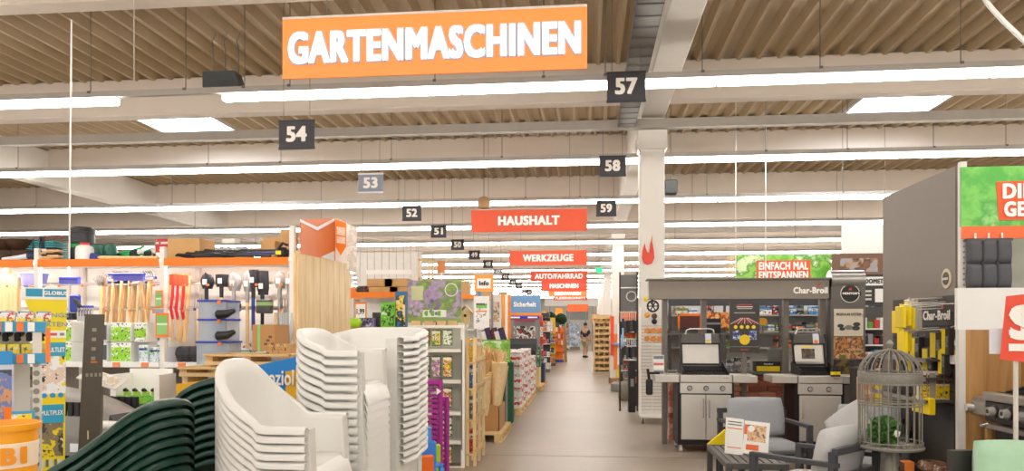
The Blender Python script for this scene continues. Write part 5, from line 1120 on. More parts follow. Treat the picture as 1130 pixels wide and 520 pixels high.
# ---------------------------------------------------------------- feature tower at the island's end
TY = 9.96; t = thing('feature_tower', 'dark grey feature tower with round emblem, beige poster and food photo', 'display', ((XX(917.5, TY) + XX(955, TY)) / 2, TY, 0)); w = XX(955, TY) - XX(917.5, TY)
def tz(py): return ZZ(py, 935, TY)
B(0, .12, 0, w, .24, tz(309)).obj('tower_body', mat('#625e5a', .5), t)
M = Matrix.Translation((0, .1, tz(309))) @ Matrix.Rotation(pi / 2, 4, 'Y'); MB().lathe([(.0, -w / 2), (.13, -w / 2), (.13, w / 2), (0, w / 2)], 24, M).obj('rounded_top', mat('#9a9894', .3, .7), t, 40)
pz = tz(324); MB().cyl((.02, -.001, pz), (.02, -.004, pz), .12, n=30).obj('emblem_ring', mat('#d8d4cc', .5), t); MB().cyl((.02, -.004, pz), (.02, -.006, pz), .11, n=30).obj('emblem_disc', mat('#1d1c1b', .5), t)
B(.03, -.008, pz - .025, .24, .003, .05).obj('emblem_bar', mat('#1d1c1b', .5), t); text("MENTOR'S", .21, .03, LETTER, t, (.03, -.011, pz), bold=.05); MB().prism([(-.02, .04), (.02, .04), (.01, .08), (0, .06), (-.01, .07)], -.009, -.007, 'xz', Matrix.Translation((.02, 0, pz))).obj('emblem_flame', mat('#d83a28', .5), t)
B(0, -.004, tz(371), w * .86, .006, tz(341) - tz(371)).obj('beige_poster', mat('#cfc6b2', .5), t); text('MODULAR SYSTEM', w * .72, .035, mat('#2c2a28', .5, noise=0), t, (0, -.009, tz(347)), bold=.04)
for k, (dx, dz, r) in enumerate(((-.1, -.02, .04), (0, -.04, .05), (.1, 0, .045), (.09, -.05, .05), (-.08, -.06, .035))): MB().lathe([(r, 0), (r, .004), (.0, .005)], 18, Matrix.Translation((dx, -.0075, tz(358) + dz)) @ Matrix.Rotation(pi / 2, 4, 'X') @ Matrix.Diagonal((1, .6, 1, 1))).obj('printed_pan', mat('#3a3836' if k != 1 else '#7a766e', .5), t)
B(0, -.004, tz(396), w * .88, .006, tz(372) - tz(396)).obj('food_photo', printm(['#2a2420', '#7a4a2a', '#c88a4a', '#3a2c22', '#d8a070', '#5a6a2a'], 7, 5, True), t); B(0, -.004, tz(425), w * .88, .006, tz(397) - tz(425)).obj('dark_photo', printm(['#262320', '#3a3430', '#161514', '#6a5428'], 6, 9, True), t)
for k in range(3):
    o = thing('spice_bottle', 'small black bottle with yellow label on the barbecue side shelf', 'bottle', (XX(919 + 3.6 * k, 9.3), 9.32, .962), 0, 'spice bottles'); MB().lathe([(.02, 0), (.02, .08), (.012, .1), (.012, .13)], 10).obj('bottle_body', BLACK, o, 40); MB().lathe([(.0205, .02), (.021, .06), (.0205, .06)], 10).obj('label', YELLOW, o)
# ---------------------------------------------------------------- wall of goods behind the island
HY = 12.9; dark = mat('#4a4744', .6)
zH = ZZ(333, 830, HY)
hw = thing('goods_wall', 'long dark shelf wall of barbecue goods behind the brick island', 'shelving', ((XX(738, HY) + XX(985, HY)) / 2, HY, 0)); w = XX(985, HY) - XX(738, HY)
B(0, .5, 0, w, .03, zH).obj('back_panel', mat('#c9c7c4', .6), hw); B(0, -.02, zH - .07, w, .02, .13).obj('fascia', mat('#3c3f46', .5), hw); B(0, .08, zH - .03, w - .2, .03, .02).obj('added_glow_strip', emis('#fffaf4', 16.0), hw); B(0, .25, zH, w, .55, .06).obj('top_board', mat('#3c3f46', .5), hw)  # glowing strip added to brighten these goods; fascia placed to hide it
for py in (385, 367, 349): B(0, .25, ZZ(py, 830, HY), w, .5, .025).obj('shelf_board', mat('#a9a6a0', .5), hw)
for k in range(5): B(-w / 2 + k * w / 4 - (.02 if k == 4 else -.02), .02, 0, .04, .05, zH).obj('upright', dark, hw)
random.seed(14)
cols = ['#c83a30', '#f08030', '#e9e6e2', '#2a2a2e', '#3f8fc8', '#8a8a90', '#d8d4cc', '#b02820', '#5a9a3a', '#26262a']
cn = ['red', 'orange', 'white', 'black', 'blue', 'grey', 'cream', 'dark red', 'green', 'charcoal']
for r, py in enumerate((385, 367, 349)):
    x = XX(742, HY) + .05; i = 0
    while x < XX(978, HY):
        ww = random.choice((.12, .16, .22, .28)); hh = random.uniform(.1, .19); q = random.randrange(10)
        if random.random() < .82:
            pack('boxed_goods', '%s boxed barbecue accessory on the %s shelf of the goods wall' % (cn[q], ('lower', 'middle', 'upper')[r]), 'box', (x + ww / 2, HY + .17, ZZ(py, 830, HY) + .027), (ww - .015, .25, hh), bandm([(0, cols[q]), (.45, cols[(q + 2) % 10]), (.75, cols[q])], 2, ('#e9e6e0', '#2a2a2c', cols[(q + 5) % 10]), seed=i, sscale=18), 0, '%s boxed goods on the goods wall' % cn[q])
        x += ww; i += 1
t = thing('orange_promotion_frame', 'orange framed promotion bay on the goods wall', 'display', PT(761, 362, 12.7)); B(0, 0, 0, .36, .02, .2).obj('dark_face', mat('#5a2420', .5), t)
for s in (-1, 1): B(s * .18, -.01, -.02, .03, .03, .26).obj('frame_side', ORANGE, t)
B(0, -.01, .2, .39, .03, .04).obj('frame_top', ORANGE, t); B(0, .1, -PT(761, 362, 12.7).z, .3, .1, PT(761, 362, 12.7).z).obj('stand', dark, t)
t = thing('orange_promotion_frame', 'wide amber photo bay between the frame posts', 'display', PT(791, 362, 12.6)); B(0, 0, 0, .4, .02, .26).obj('photo_face', printm(['#c86a28', '#e8a050', '#a04a20', '#f0c080'], 6, 3), t); B(0, .1, -PT(791, 362, 12.6).z, .3, .1, PT(791, 362, 12.6).z).obj('stand', dark, t)
carton('black_speaker_carton', 'black carton with pale lettering standing on the island shelf', 'box', (XX(786.5, BY + .1), BY + .16, zsh + .027), (.22, .16, .2), BLACK, bandm([(0, '#1c1c1f'), (.6, '#8a8a90'), (.75, '#1c1c1f')], 2))
t = carton('yellow_black_carton', 'long black and yellow carton on the brick ledge', 'box', (XX(847, BY), BY + .06, zw + .036), (.33, .2, .14), mat('#24231f', .5), bandm([(0, '#efd216'), (.55, '#23221f')], 2)); text('Char-Broil', .12, .02, LETTER, t, (0, -.103, .105), bold=.03)
pack('grey_cover', 'grey rounded case standing on the brick ledge', 'case', (XX(856, BY + .2), BY + .19, zw + .036), (.22, .1, .33), mat('#7c7974', .5), 0, c=.03)
for i, px in enumerate((812, 816, 822)): pack('ledge_pack', 'small grey and white pack on the brick ledge behind the information board', 'package', (XX(px - 6 + 4 * i, BY), BY + .06, zw + .036), (.09, .12, .16 + .03 * i), bandm([(0, '#8f8a90'), (.5, '#d8d4d0'), (.7, '#55555a')], 2, ('#2a2a2e', '#e9e6e2'), seed=i), 0, 'packs on the brick ledge')
t = thing('yellow_roundel', 'round amber price roundel beside the information board', 'sign', PT(842, 355, 10.3)); MB().cyl((0, 0, 0), (0, -.01, 0), .055, n=20).obj('disc', mat('#e8a818', .5), t); B(0, .005, zsh - PT(842, 355, 10.3).z + .026, .01, .01, PT(842, 355, 10.3).z - zsh - .026).obj('stem', DGREY, t)
# ---------------------------------------------------------------- green banner, lattice, photo panel behind
def stand2(*a, **k): return stand(*a, **k)
t = stand('green_banner', 'leafy green banner with orange patch reading EINFACH MAL ENTSPANNEN', 812.5, 917, 281, 310, 14.4, '#5aa83a')
w = XX(917, 14.4) - XX(812.5, 14.4); h = ZZ(281, 812, 14.4) - ZZ(310, 812, 14.4)
B(0, -.024, 0, w, .004, h).obj('leaf_print', printm(['#3f8a2c', '#6ab83c', '#9ad05a', '#4f9a34', '#d8ecb8'], 3, 2, True), t)
ox = XX(864, 14.4) - (XX(917, 14.4) + XX(812.5, 14.4)) / 2; B(ox, -.028, h * .02, .98, .004, h * .74).obj('orange_patch', mat('#ef5a28', .5), t); text('EINFACH MAL', .9, .15, LETTER, t, (ox, -.034, h * .55), bold=.05); text('ENTSPANNEN', .9, .15, LETTER, t, (ox, -.034, h * .2), bold=.05)
t = thing('wooden_lattice', 'pale wooden lattice trellis standing at the green banner', 'trellis', PT(807, 308, 14.3)); ww = .16
for k in range(3): B(-ww / 2 + k * ww / 2, 0, 0, .015, .02, .46).obj('upright', PINE, t)
for k in range(4): MB().bar((-ww / 2, -.01, .08 * k + .05), (ww / 2, -.01, .08 * k + .17), .015).obj('lath', PINE, t); MB().bar((ww / 2, -.014, .08 * k + .05), (-ww / 2, -.014, .08 * k + .17), .015).obj('lath', PINE, t)
B(0, .03, -PT(807, 308, 14.3).z, .1, .05, PT(807, 308, 14.3).z).obj('stand', PINE, t)
stand('photo_panel', 'outdoor photo panel with wooden hut beside the green banner', 918, 977, 280, 305, 13.9, '#7a5a44', face=printm(['#6a4030', '#8a5a40', '#5a4034', '#c8a078', '#8fa8c8'], 5, 4, True))
t = stand('white_screen', 'plain white hanging screen above the photo panel', 929, 977, 248, 280, 13.8, '#f4f2ee', floor=False); B(0, 0, 0, .01, .01, .01)
for s in (-.6, .6): MB().cyl((s * .6, 0, .4), (s * .6, 0, 6.08 - t.location.z), .004, n=5).obj('cord', ROD, t)
t = stand('camping_brand_sign', 'black header with white DOMETIC plate beside the feature tower', 946, 984, 303, 336, 11.6, '#2c2b2b'); 
w = XX(984, 11.6) - XX(946, 11.6); h = t.location.z; B(.02, -.024, .28, .38, .004, .13).obj('plate', mat('#e8e6e2', .5), t); text('DOMETIC', .34, .07, mat('#1c1c1e', .5, noise=0), t, (.02, -.031, .345), bold=.05)
B(.1, -.024, .03, .2, .004, .2).obj('paper_sheet', mat('#eceae6', .5), t)
for k in range(3): B(-.12, -.024, .06 + .06 * k, .14, .004, .03).obj('caption', mat('#c8c4be', .5), t)
ce_ = thing('camping_shelf', 'dark camping shelf of red and white goods between tower and grey panel', 'shelving', ((XX(950, 11) + XX(990, 11)) / 2, 11, 0)); w = XX(990, 11) - XX(950, 11)
B(0, .4, 0, w, .02, ZZ(338, 970, 11)).obj('back_panel', dark, ce_)
for py in (400, 382, 364): B(0, .2, ZZ(py, 970, 11), w, .4, .02).obj('shelf_board', WHITE, ce_)
for r, py in enumerate((400, 382, 364)):
    for k in range(6): q = (r * 3 + k * 2) % 10; pack('camping_goods', '%s camping item on the dark camping shelf' % cn[q], 'package', (XX(950, 11) + .06 + k * .082, 11.1, ZZ(py, 970, 11) + .022), (.07, .15, .09 + .03 * ((k + r) % 3)), mat(cols[q], .5), 0, '%s camping goods' % cn[q])
# ---------------------------------------------------------------- perforated display on casters at the column
t = thing('perforated_display', 'white perforated display wall on casters before the concrete column', 'display', ((XX(707, 12.2) + XX(735, 12.2)) / 2, 12.2, 0)); w = XX(735, 12.2) - XX(707, 12.2); zt = ZZ(342, 720, 12.2)
B(0, .2, .12, w, .03, zt - .12).obj('perforated_panel', mat('#dedad2', .5), t)
for r in range(26):
    for k in range(2): B((-.24 + .48 * k) * w, .184, .2 + r * .055, w * .44, .003, .012).obj('slot_row', mat('#b8b2a8', .6), t)
B(0, .1, .1, w, .35, .03).obj('base', WHITE, t)
for s in (-1, 1): MB().cyl((s * w * .42 - .015, -.05, .05), (s * w * .42 + .015, -.05, .05), .05, n=16).obj('caster', mat('#55524e', .4), t, 40); B(s * w * .42, -.03, .05, .05, .05, .06).obj('caster_fork', WHITE, t); B(s * w * .48, .2, .1, .03, .05, zt - .05).obj('post', WHITE, t)
for i in range(6):
    o = thing('orange_flower_clip', 'orange flower shaped clip on the white perforated display', 'clip', (XX(714 + 7 * (i % 3), 12.37), 12.37, ZZ(374 - 9 * (i // 3), 715, 12.37)), 0, 'orange clips')
    for k in range(5): MB().cyl((.03 * cos(k * 1.257), 0, .03 * sin(k * 1.257)), (.03 * cos(k * 1.257), -.012, .03 * sin(k * 1.257)), .02, n=10).obj('petal', mat('#f0963c', .5), o)
for (px, py, c, nm) in ((722, 349, '#5a3428', 'dark brown'), (722, 355, '#26262a', 'black'), (714, 348, '#f0a030', 'amber'), (713, 330, '#e8d020', 'yellow')):
    o = MB().lathe([(.0, 0), (.04, .0), (.045, .01), (.03, .02), (0, .022)], 14, Matrix.Rotation(pi / 2, 4, 'X')).obj('display_gadget', mat(c, .5), None, 40, PT(px, py, 12.385 if py > 342 else 12.89)); tag(o, nm + ' round gadget fixed near the top of the perforated display', 'gadget')
# ---------------------------------------------------------------- right of the aisle: tools, covers, rack
def black_rack():
    Y = 13.9; t = thing('cover_rack', 'tall rack hung with black barbecue tools and covers beside the column', 'rack', (XX(694, Y), Y, 0)); 
    for s in (-1, 1): B(s * .16, .1, 0, .03, .03, ZZ(300, 694, Y)).obj('post', DGREY, t)
    for py in (318, 345, 375, 410): B(0, .1, ZZ(py, 694, Y), .34, .02, .02).obj('rail', STEEL, t)
    B(0, .12, ZZ(345, 694, Y), .34, .02, ZZ(303, 694, Y) - ZZ(345, 694, Y)).obj('grey_emblem_board', mat('#6d6c6a', .5), t)
    MB().tube([(.05 + .09 * cos(q * pi / 8), .1, ZZ(327, 694, Y) + .09 * sin(q * pi / 8)) for q in range(16)], .012, 6, True).obj('emblem_ring', mat('#c8c4be', .5), t)
    return t, Y
t, Y = black_rack(); random.seed(2)
for i in range(16):
    px = 685 + (i % 8) * 2.3; py = (345, 375)[i // 8]
    h = random.uniform(.28, .42); o = thing('barbecue_tool', 'black barbecue tool hanging on the cover rack', 'tool', (XX(px, Y), Y - .02 - .03 * (i % 3), ZZ(py, px, Y)), random.uniform(-.2, .2), 'black tools on the cover rack')
    B(0, 0, -h, .045, .02, h * .6, .006).obj('tool_head', mat(('#17171a', '#2a2a2e', '#3f3d3b')[i % 3], .4), o); MB().tube([(0, 0, -h * .45), (0, 0, .015), (0, .14, .015)], .007, 6).obj('tool_shaft', STEEL, o)
for i, (px, y0, y1, c, dy) in enumerate(((691, 418, 442, '#7e7868', 1.2), (697, 398, 455, '#232325', .2), (702, 398, 448, '#2c2a2a', .5), (686, 385, 436, '#2a2c34', 2.2), (683, 420, 432, '#8a867c', 3.0), (704, 410, 440, '#3a3836', .3))):
    D_ = EYE * F / (y1 - HOR); p = CP(px, y1, D_); hz = (y1 - y0) / F * D_
    t = thing('floor_stock', ('squat olive grey gas bottle', 'tall black boxed chimney', 'tall charcoal boxed smoker', 'slim dark post stand', 'low grey canister', 'charcoal grey pouch')[i] + ' standing on the aisle edge by the cover rack', 'stock', (p.x, p.y, 0), A)
    ww = (.15, .13, .1, .06, .16, .07)[i] / 13 * D_ * .9
    if i in (0, 4): MB().lathe([(ww * .85, 0), (ww, .03), (ww, hz * .7), (ww * .7, hz * .85), (ww * .3, hz * .9), (ww * .3, hz)], 18).obj('bottle_body', mat(c, .45), t, 40)
    else: B(0, 0, 0, ww, ww, hz, .008).obj('stock_body', mat(c, .45), t); B(0, -ww / 2 - .001, hz * .5, ww * .5, .003, hz * .15).obj('label', mat(('#b86a3a', '#8a8680')[i % 2], .5), t)
def far(name, label, cat, px0, px1, py0, pyb, col, extra=None):
    D_ = EYE * F / (pyb - HOR); p = CP((px0 + px1) / 2, pyb, D_); w = (px1 - px0) / F * D_; h = (pyb - py0) / F * D_
    t = thing(name, label, cat, (p.x, p.y, 0), A)
    return t, w, h, D_
t, w, h, D_ = far('pine_rack', 'pine display rack of small compartments beside the aisle', 'rack', 656, 672.5, 352, 410, '#d8b680')
B(0, .3, 0, w, .03, h).obj('back_panel', PINE, t); B(0, -.02, h, w + .12, .45, .14).obj('top_box', PINEX, t)
for s in (-1, 1): B(s * w / 2, .15, 0, .03, .35, h).obj('side_panel', PINE, t)
for k in range(9): B(0, .14, .05 + k * h / 9, w, .3, .02).obj('shelf_board', PINEX, t); B(0, -.01, .05 + k * h / 9, w, .015, .09).obj('shelf_lip', PINEX, t)
for s in (-.2, .15): B(s * w, .1, 0, .02, .3, h).obj('divider', PINE, t)
t, w, h, D_ = far('aisle_promo_stand', 'orange and white promotion stand with blue tray beside the pine rack', 'display', 674, 689, 345, 424, '#f07a2a')
B(0, .2, 0, w, .5, .16).obj('timber_base', mat('#9a6a3a', .6), t)
for k, (dx, c, zz0, zz1) in enumerate(((-.35, '#e8502a', .4, .95), (-.1, '#f07a2a', .2, .7), (.15, '#e9e6e0', .2, .85), (.35, '#8ab8e8', .45, .9), (.1, '#f0c830', .16, .35))): B(dx * w, .15, .16 if k == 4 else zz0 * h, w * .24, .1, (zz1 - zz0) * h).obj('promo_panel', mat(c, .5), t)
B(0, .18, .16, w, .06, h * .75).obj('back_board', mat('#d8d2c8', .5), t); B(.1 * w, -.02, h * .55, w * .95, .25, .04).obj('blue_tray', mat('#6aa0e8', .5), t)
t, w, h, D_ = far('orange_display', 'orange product display on a blue pallet by the aisle', 'display', 607, 622, 362, 400, '#f07818')
B(0, .3, 0, w, .6, .12).obj('pallet_base', mat('#2a4a9a', .5), t); B(0, .4, .12, w, .4, h - .12).obj('display_body', mat('#f07a1a', .5), t)
for z in (.45, .75, 1.05, 1.3): B(0, .15, h * z / 1.55, w * .95, .2, .03).obj('shelf_board', mat('#c85a10', .5), t)
for r in range(3):
    for k in range(5): B(-w * .38 + k * w * .19, .12, h * (.75 + .3 * r) / 1.55 + .03, w * .13, .1, .2).obj('small_pack', mat(('#f08a3a', '#e9dccb', '#d84a20')[(r + k) % 3], .5), t)
t = thing('potted_shrub', 'pair of round dark green shrub balls behind the orange display', 'plant', CP(607, 355, 37), A); random.seed(5)
def leafball(r, n, m, name, parent, loc, s=.07):
    mb = MB()
    for i in range(n):
        a, b_ = random.uniform(0, 2 * pi), math.acos(random.uniform(-1, 1)); rr = r * random.uniform(.72, 1.05)
        c_ = Vector((rr * sin(b_) * cos(a), rr * sin(b_) * sin(a), rr * cos(b_))); u = Vector((random.uniform(-1, 1), random.uniform(-1, 1), random.uniform(-1, 1))).normalized(); v = u.orthogonal().normalized()
        mb.add([c_ - u * s * r, c_ + v * s * r * .6, c_ + u * s * r, c_ - v * s * r * .6], [(0, 1, 2, 3)])
    o = mb.obj(name, m, parent, None, loc); return o
leafball(.3, 500, mat('#23402a', .7, noise=.2), 'foliage', t, (0, 0, .15), .3); leafball(.26, 400, mat('#2c4a30', .7, noise=.2), 'foliage', t, (.55, 0, .12), .3); B(.3, 0, -CP(607, 355, 37).z, .3, .3, CP(607, 355, 37).z).obj('planter', DGREY, t)
t, w, h, D_ = far('leaning_board', 'brown wooden board leaning beside the orange display', 'board', 622, 628, 360, 400, '#a8845a'); MB().bar((0, .3, 0), (-.05, .5, h), w * .5, .05).obj('board', woodm('#b8925e', '#94703f'), t); B(0, .5, 0, .1, .1, h * .6).obj('support', DGREY, t)
t, w, h, D_ = far('white_promo_stand', 'white and pale blue promotion stand far along the aisle', 'display', 629, 640, 357, 386, '#dfe4ea'); B(0, .3, .2, w, .4, h - .2).obj('stand_body', printm(['#e6e6e6', '#b8c8d8', '#8a98a8', '#f2f2f2'], 2, 3), t); B(0, .3, 0, w, .5, .2).obj('base', mat('#8a7a68', .6), t)
# the person walking along the aisle
def person():
    D_ = 39.0; p = CP(646, 394.5, D_); t = thing('person', 'person in navy shirt and khaki shorts walking along the aisle', 'person', (p.x, p.y, 0), A + R(150))
    def skin(name, V, E, rad, m, par, root=0):
        me = bpy.data.meshes.new(name); me.from_pydata(V, E, []); me.materials.append(m); o = link(me, name, par)
        o.modifiers.new('skin', 'SKIN').use_smooth_shade = True
        for i, r in enumerate(rad): me.skin_vertices[0].data[i].radius = (r, r) if not isinstance(r, tuple) else r; me.skin_vertices[0].data[i].use_root = i == root
        s = o.modifiers.new('smooth', 'SUBSURF'); s.levels = s.render_levels = 1; return o
    V = [(0, 0, .95), (0, 0, 1.15), (0, .0, 1.4), (0, 0, 1.5), (0, -.02, 1.6), (0, -.03, 1.72),
         (.1, 0, .9), (.11, -.1, .5), (.11, -.05, .08), (.11, -.17, .03), (-.1, 0, .9), (-.11, .06, .5), (-.11, .16, .1), (-.11, .05, .03),
         (.2, 0, 1.4), (.26, .04, 1.12), (.2, -.14, .95), (.18, -.2, .9), (-.2, 0, 1.4), (-.27, .02, 1.12), (-.26, -.1, .88), (-.25, -.14, .8)]
    E = [(0, 1), (1, 2), (2, 3), (3, 4), (4, 5), (0, 6), (6, 7), (7, 8), (8, 9), (0, 10), (10, 11), (11, 12), (12, 13), (2, 14), (14, 15), (15, 16), (16, 17), (2, 18), (18, 19), (19, 20), (20, 21)]
    rad = [(.15, .11), (.15, .11), (.16, .11), .055, .09, .085, .09, .065, .045, .04, .09, .065, .045, .04, .06, .045, .035, .04, .06, .045, .035, .04]
    skin('body', V, E, rad, mat('#c9987a', .6), t)
    skin('shirt', [V[0][:2] + (1.0,)] + [V[1], V[2], (.2, 0, 1.4), (.25, .03, 1.2), (-.2, 0, 1.4), (-.25, .02, 1.2)], [(0, 1), (1, 2), (2, 3), (3, 4), (2, 5), (5, 6)], [(.17, .13), (.17, .13), (.18, .13), .075, .065, .075, .065], mat('#2b3142', .8), t)
    skin('shorts', [(0, 0, .97), (.1, 0, .88), (.11, -.08, .56), (-.1, 0, .88), (-.11, .05, .56)], [(0, 1), (1, 2), (0, 3), (3, 4)], [(.16, .125), .11, .09, .11, .09], mat('#b0a184', .8), t)
    o = MB().lathe([(.0, 1.66), (.085, 1.67), (.1, 1.73), (.085, 1.8), (.04, 1.83), (0, 1.835)], 14).obj('hair', mat('#4a382a', .8), t, 60, (0, .0, 0))
    for x, y, z in ((.11, -.1, 0), (-.11, .12, 0)): MB().box(x, y, z, .1, .28, .1, None, .03).obj('shoe', mat('#1c1c1e', .6), t)
person()
# ---------------------------------------------------------------- grey-panelled gondola with barbecue accessories on its end
RX = XX(1057, 6.5); YN, YFAR = 6.5, PX(975, 300, RX).y
zp = PX(1057, 182, RX).z
PANEL = mat('#81776d', .6, noise=.02)
g = thing('grey_gondola', 'tall grey-brown panelled gondola with a white perforated upright', 'shelving', (0, 0, 0))
B(RX + .02, (YN + YFAR) / 2 + .03, 0, .04, YFAR - YN - .03, zp).obj('end_panel', PANEL, g)
B(RX + .03, YN - .01, 0, .05, .05, zp + .02).obj('front_upright', mat('#d8d4cc', .5), g)
for k in range(30): MB().cyl((RX + .03, YN - .0355, 1.5 + k * .045), (RX + .03, YN - .038, 1.5 + k * .045), .008, n=8).obj('upright_hole', mat('#7d7a74', .5), g)
B(RX + 1.3, 7.2, 0, 2.5, .04, 2.5).obj('back_panel', mat('#b9b6b0', .6), g)
for z in (.9, 1.45): B(RX + 1.3, 6.95, z, 2.5, .5, .03).obj('shelf_board', WHITE, g)
B(RX + 2.5, 6.53, 0, .05, .05, zp).obj('upright', mat('#d8d4cc', .5), g)
B(RX + 1.27, 6.53, ZZ(263, 1090, 6.5), 2.5, .03, .03).obj('hook_rail', STEEL, g)
# oval badge
pb = PX(1045, 307.5, RX); bd = MB().lathe([(.0, 0), (.085, 0), (.085, .006), (.065, .008), (0, .008)], 28, Matrix.Rotation(-pi / 2, 4, 'Y')).obj('badge', mat('#cdbfa2', .5), g, 40, (RX - .001, pb.y, pb.z)); MB().lathe([(.0, 0), (.055, 0), (.055, .004), (0, .005)], 24, Matrix.Rotation(-pi / 2, 4, 'Y')).obj('badge_disc', mat('#23211f', .5), bd, 40, (-.008, 0, 0)); MB().box(-.014, 0, -.012, .002, .1, .02).obj('badge_bar', mat('#cdbfa2', .5), bd)
# leafy banner over the gondola front
zb0, zb1 = ZZ(250, 1100, 6.46), ZZ(184, 1100, 6.46); x0 = XX(1060, 6.46)
t = thing('green_banner', 'bright green leafy banner with orange patch reading DIE GE over the cushions', 'sign', (x0, 6.46, zb0))
B(.75, 0, 0, 1.5, .02, zb1 - zb0).obj('board', mat('#58b040', .5), t); B(.75, -.012, 0, 1.5, .003, zb1 - zb0).obj('leaf_print', printm(['#3f9a3c', '#55b044', '#7cc85a', '#4aa640', '#a8dc88'], 2, 7, True), t)
B(.75, -.016, -.1, 1.5, .02, .1).obj('orange_ledge', mat('#ef6a34', .5), t)
xo = XX(1098, 6.46) - x0; H = zb1 - zb0
MB().prism([(xo + .02, H * .1), (1.3, H * .1), (1.3, H * .78), (xo, H * .74)], -.019, -.014).obj('orange_patch', mat('#ea5a26', .5), t)
text('DIE', .23, .125, LETTER, t, (xo + .16, -.024, H * .58), bold=.06); text('GE', .17, .125, LETTER, t, (xo + .14, -.024, H * .28), bold=.06)
# hanging tufted cushion
t = thing('seat_cushion', 'dark grey tufted seat cushion hanging under the green banner', 'cushion', PT(1091, 318, 6.42)); w = XX(1116, 6.42) - XX(1067, 6.42); h = ZZ(264, 1090, 6.42) - ZZ(318, 1090, 6.42)
CU = mat('#55565a', .9, noise=.05, scale=60)
for r in range(2):
    for k in range(3): MB().cushion(w / 3 + .01, h / 2 + .01, .09, Matrix.Translation((-w / 3 + k * w / 3, 0, h * (.25 + .5 * r))) @ Matrix.Rotation(pi / 2, 4, 'X'), 8, .4, 3).obj('cushion_pad', CU, t, 60)
B(0, 0, h - .015, w * 1.02, .05, .02).obj('top_seam', CU, t)
for k in range(3): MB().tube([(-w * .3 + k * w * .3, 0, h), (-w * .3 + k * w * .3, 0, h + .05)], .008, 6).obj('loop', WHITE, t)
for k in range(2):
    for r in range(1): MB().lathe([(0, -.01), (.012, -.008), (.012, .0), (0, .002)], 10, Matrix.Rotation(pi / 2, 4, 'X')).obj('tuft_button', mat('#3a3b3e', .8), t, 40, (-w / 6 + k * w / 3, -.03, h * .5))
for i, (px, c, nm) in enumerate(((1122, '#7a8a6a', 'grey-green'), (1128, '#c8c4be', 'cream'))):
    o = thing('seat_cushion', nm + ' folded cushion on the shelf beside the dark grey one', 'cushion', (XX(px, 6.8) + .05, 6.8, 1.481 + .13 * i)); MB().cushion(.4, .4, .12, Matrix.Translation((0, 0, .06)), 8).obj('cushion_pad', mat(c, .9), o, 60)
# accessory hooks on the end panel
t = thing('accessory_board', 'dark slotted accessory board with Char-Broil lettering on the gondola end', 'display', (0, 0, 0))
ya, yb = PX(1056, 330, RX).y, PX(988, 330, RX).y; ztop = PX(1040, 327, RX).z
B(RX - .012, (ya + yb) / 2, .1, .02, yb - ya, ztop - .1).obj('board', mat('#3f3a36', .55), t)
for k in range(8): B(RX - .0235, (ya + yb) / 2, .9 + k * .11, .003, yb - ya, .012).obj('slot', mat('#1f1d1b', .6), t)
pc = PX(1033, 348, RX - .03); charbroil(t, (RX - .028, pc.y, pc.z), .5, .085, -pi / 2)
for py in (398, 418, 442): B(RX - .13, (ya + yb) / 2, PX(1040, py, RX).z, .22, yb - ya - .02, .018).obj('shelf_board', mat('#4a4540', .5), t); B(RX - .245, (ya + yb) / 2, PX(1040, py, RX).z - .01, .008, yb - ya - .02, .035).obj('price_rail', mat('#8a8680', .5), t)
def hung(px, py0, py1, w, m, name, label, cat, off=.12, d=.05, group=None, card=True):
    Xc = RX - off; p = PX(px, py1, Xc); q = PX(px, py0, Xc); h = q.z - p.z
    t = thing(name, label, cat, p, -pi / 2, group)
    B(0, 0, 0, w, d, h, .006).obj('package', m, t); MB().cyl((0, .02, h + .005), (0, off - .03, h + .02), .005, n=6).obj('hook', STEEL, t); B(0, 0, h, .03, .01, .02).obj('hang_tab', m, t)
    if card: B(-w * .18, -d / 2 - .001, .01, w * .5, .003, h - .02).obj('yellow_card', YELLOW, t); B(w * .28, -d / 2 - .001, h * .3, w * .3, .003, h * .4).obj('photo', printm(['#3a3834', '#8a8a88', '#5a6a7a', '#1d1c1b'], 30), t)
    return t
DK = mat('#2a2826', .45)
for i, (px, y0, y1, w) in enumerate(((1035, 366, 396, .2), (1012, 372, 396, .2), (1026, 384, 416, .2), (1008, 396, 420, .18), (996, 394, 420, .18), (1046, 362, 392, .12), (1042, 384, 414, .12))):
    hung(px, y0, y1, w, DK, 'accessory_pack', ('black pack with yellow card hung high on the accessory board', 'black pack with yellow card beside the yellow scrapers', 'black pack with yellow card above the lower shelf', 'small black pack behind the bird cage dome', 'narrow black pack beside the bird cage dome', 'slim dark tool pack at the board edge', 'lower slim dark tool pack at the board edge')[i], 'package', .1, .05)
for i, (px, y0, y1, off) in enumerate(((994, 338, 362, .45), (990, 343, 368, .4), (1000, 336, 360, .35), (1004, 340, 364, .3), (996, 366, 392, .4), (1000, 364, 388, .3))):
    hung(px, y0, y1, .16, YELLOW if i % 3 else mat('#e8cc10', .5), 'scraper_pack', 'bright yellow carded scraper hung on a long hook', 'package', off, .03, 'yellow carded scrapers', False)
for i, (px, y0, y1) in enumerate(((1003, 331, 368), (1008, 332, 366), (1012, 334, 364))):
    t = hung(px, y0, y1, .12, glassm('#d8d2c4', .55), 'clear_pouch', 'crinkled clear pouch hanging beside the yellow scrapers', 'package', .3 - .05 * i, .04, 'clear pouches', False)
zt_ = PX(1040, 442, RX).z + .02
for i in range(4):
    carton('grill_tray_pack', 'white and yellow tray pack standing upright on the lowest accessory shelf', 'package', (RX - .235 + i * .068, 6.62, zt_), (.064, .05, .24), mat('#e6e2dc', .5), bandm([(0, '#f4d60e'), (.5, '#e9e6e0'), (.56, '#7a5a48'), (.9, '#e6e2dc')], 2, ('#3a2a22', '#b88a6a'), seed=i, sscale=30), 0, 'tray packs')
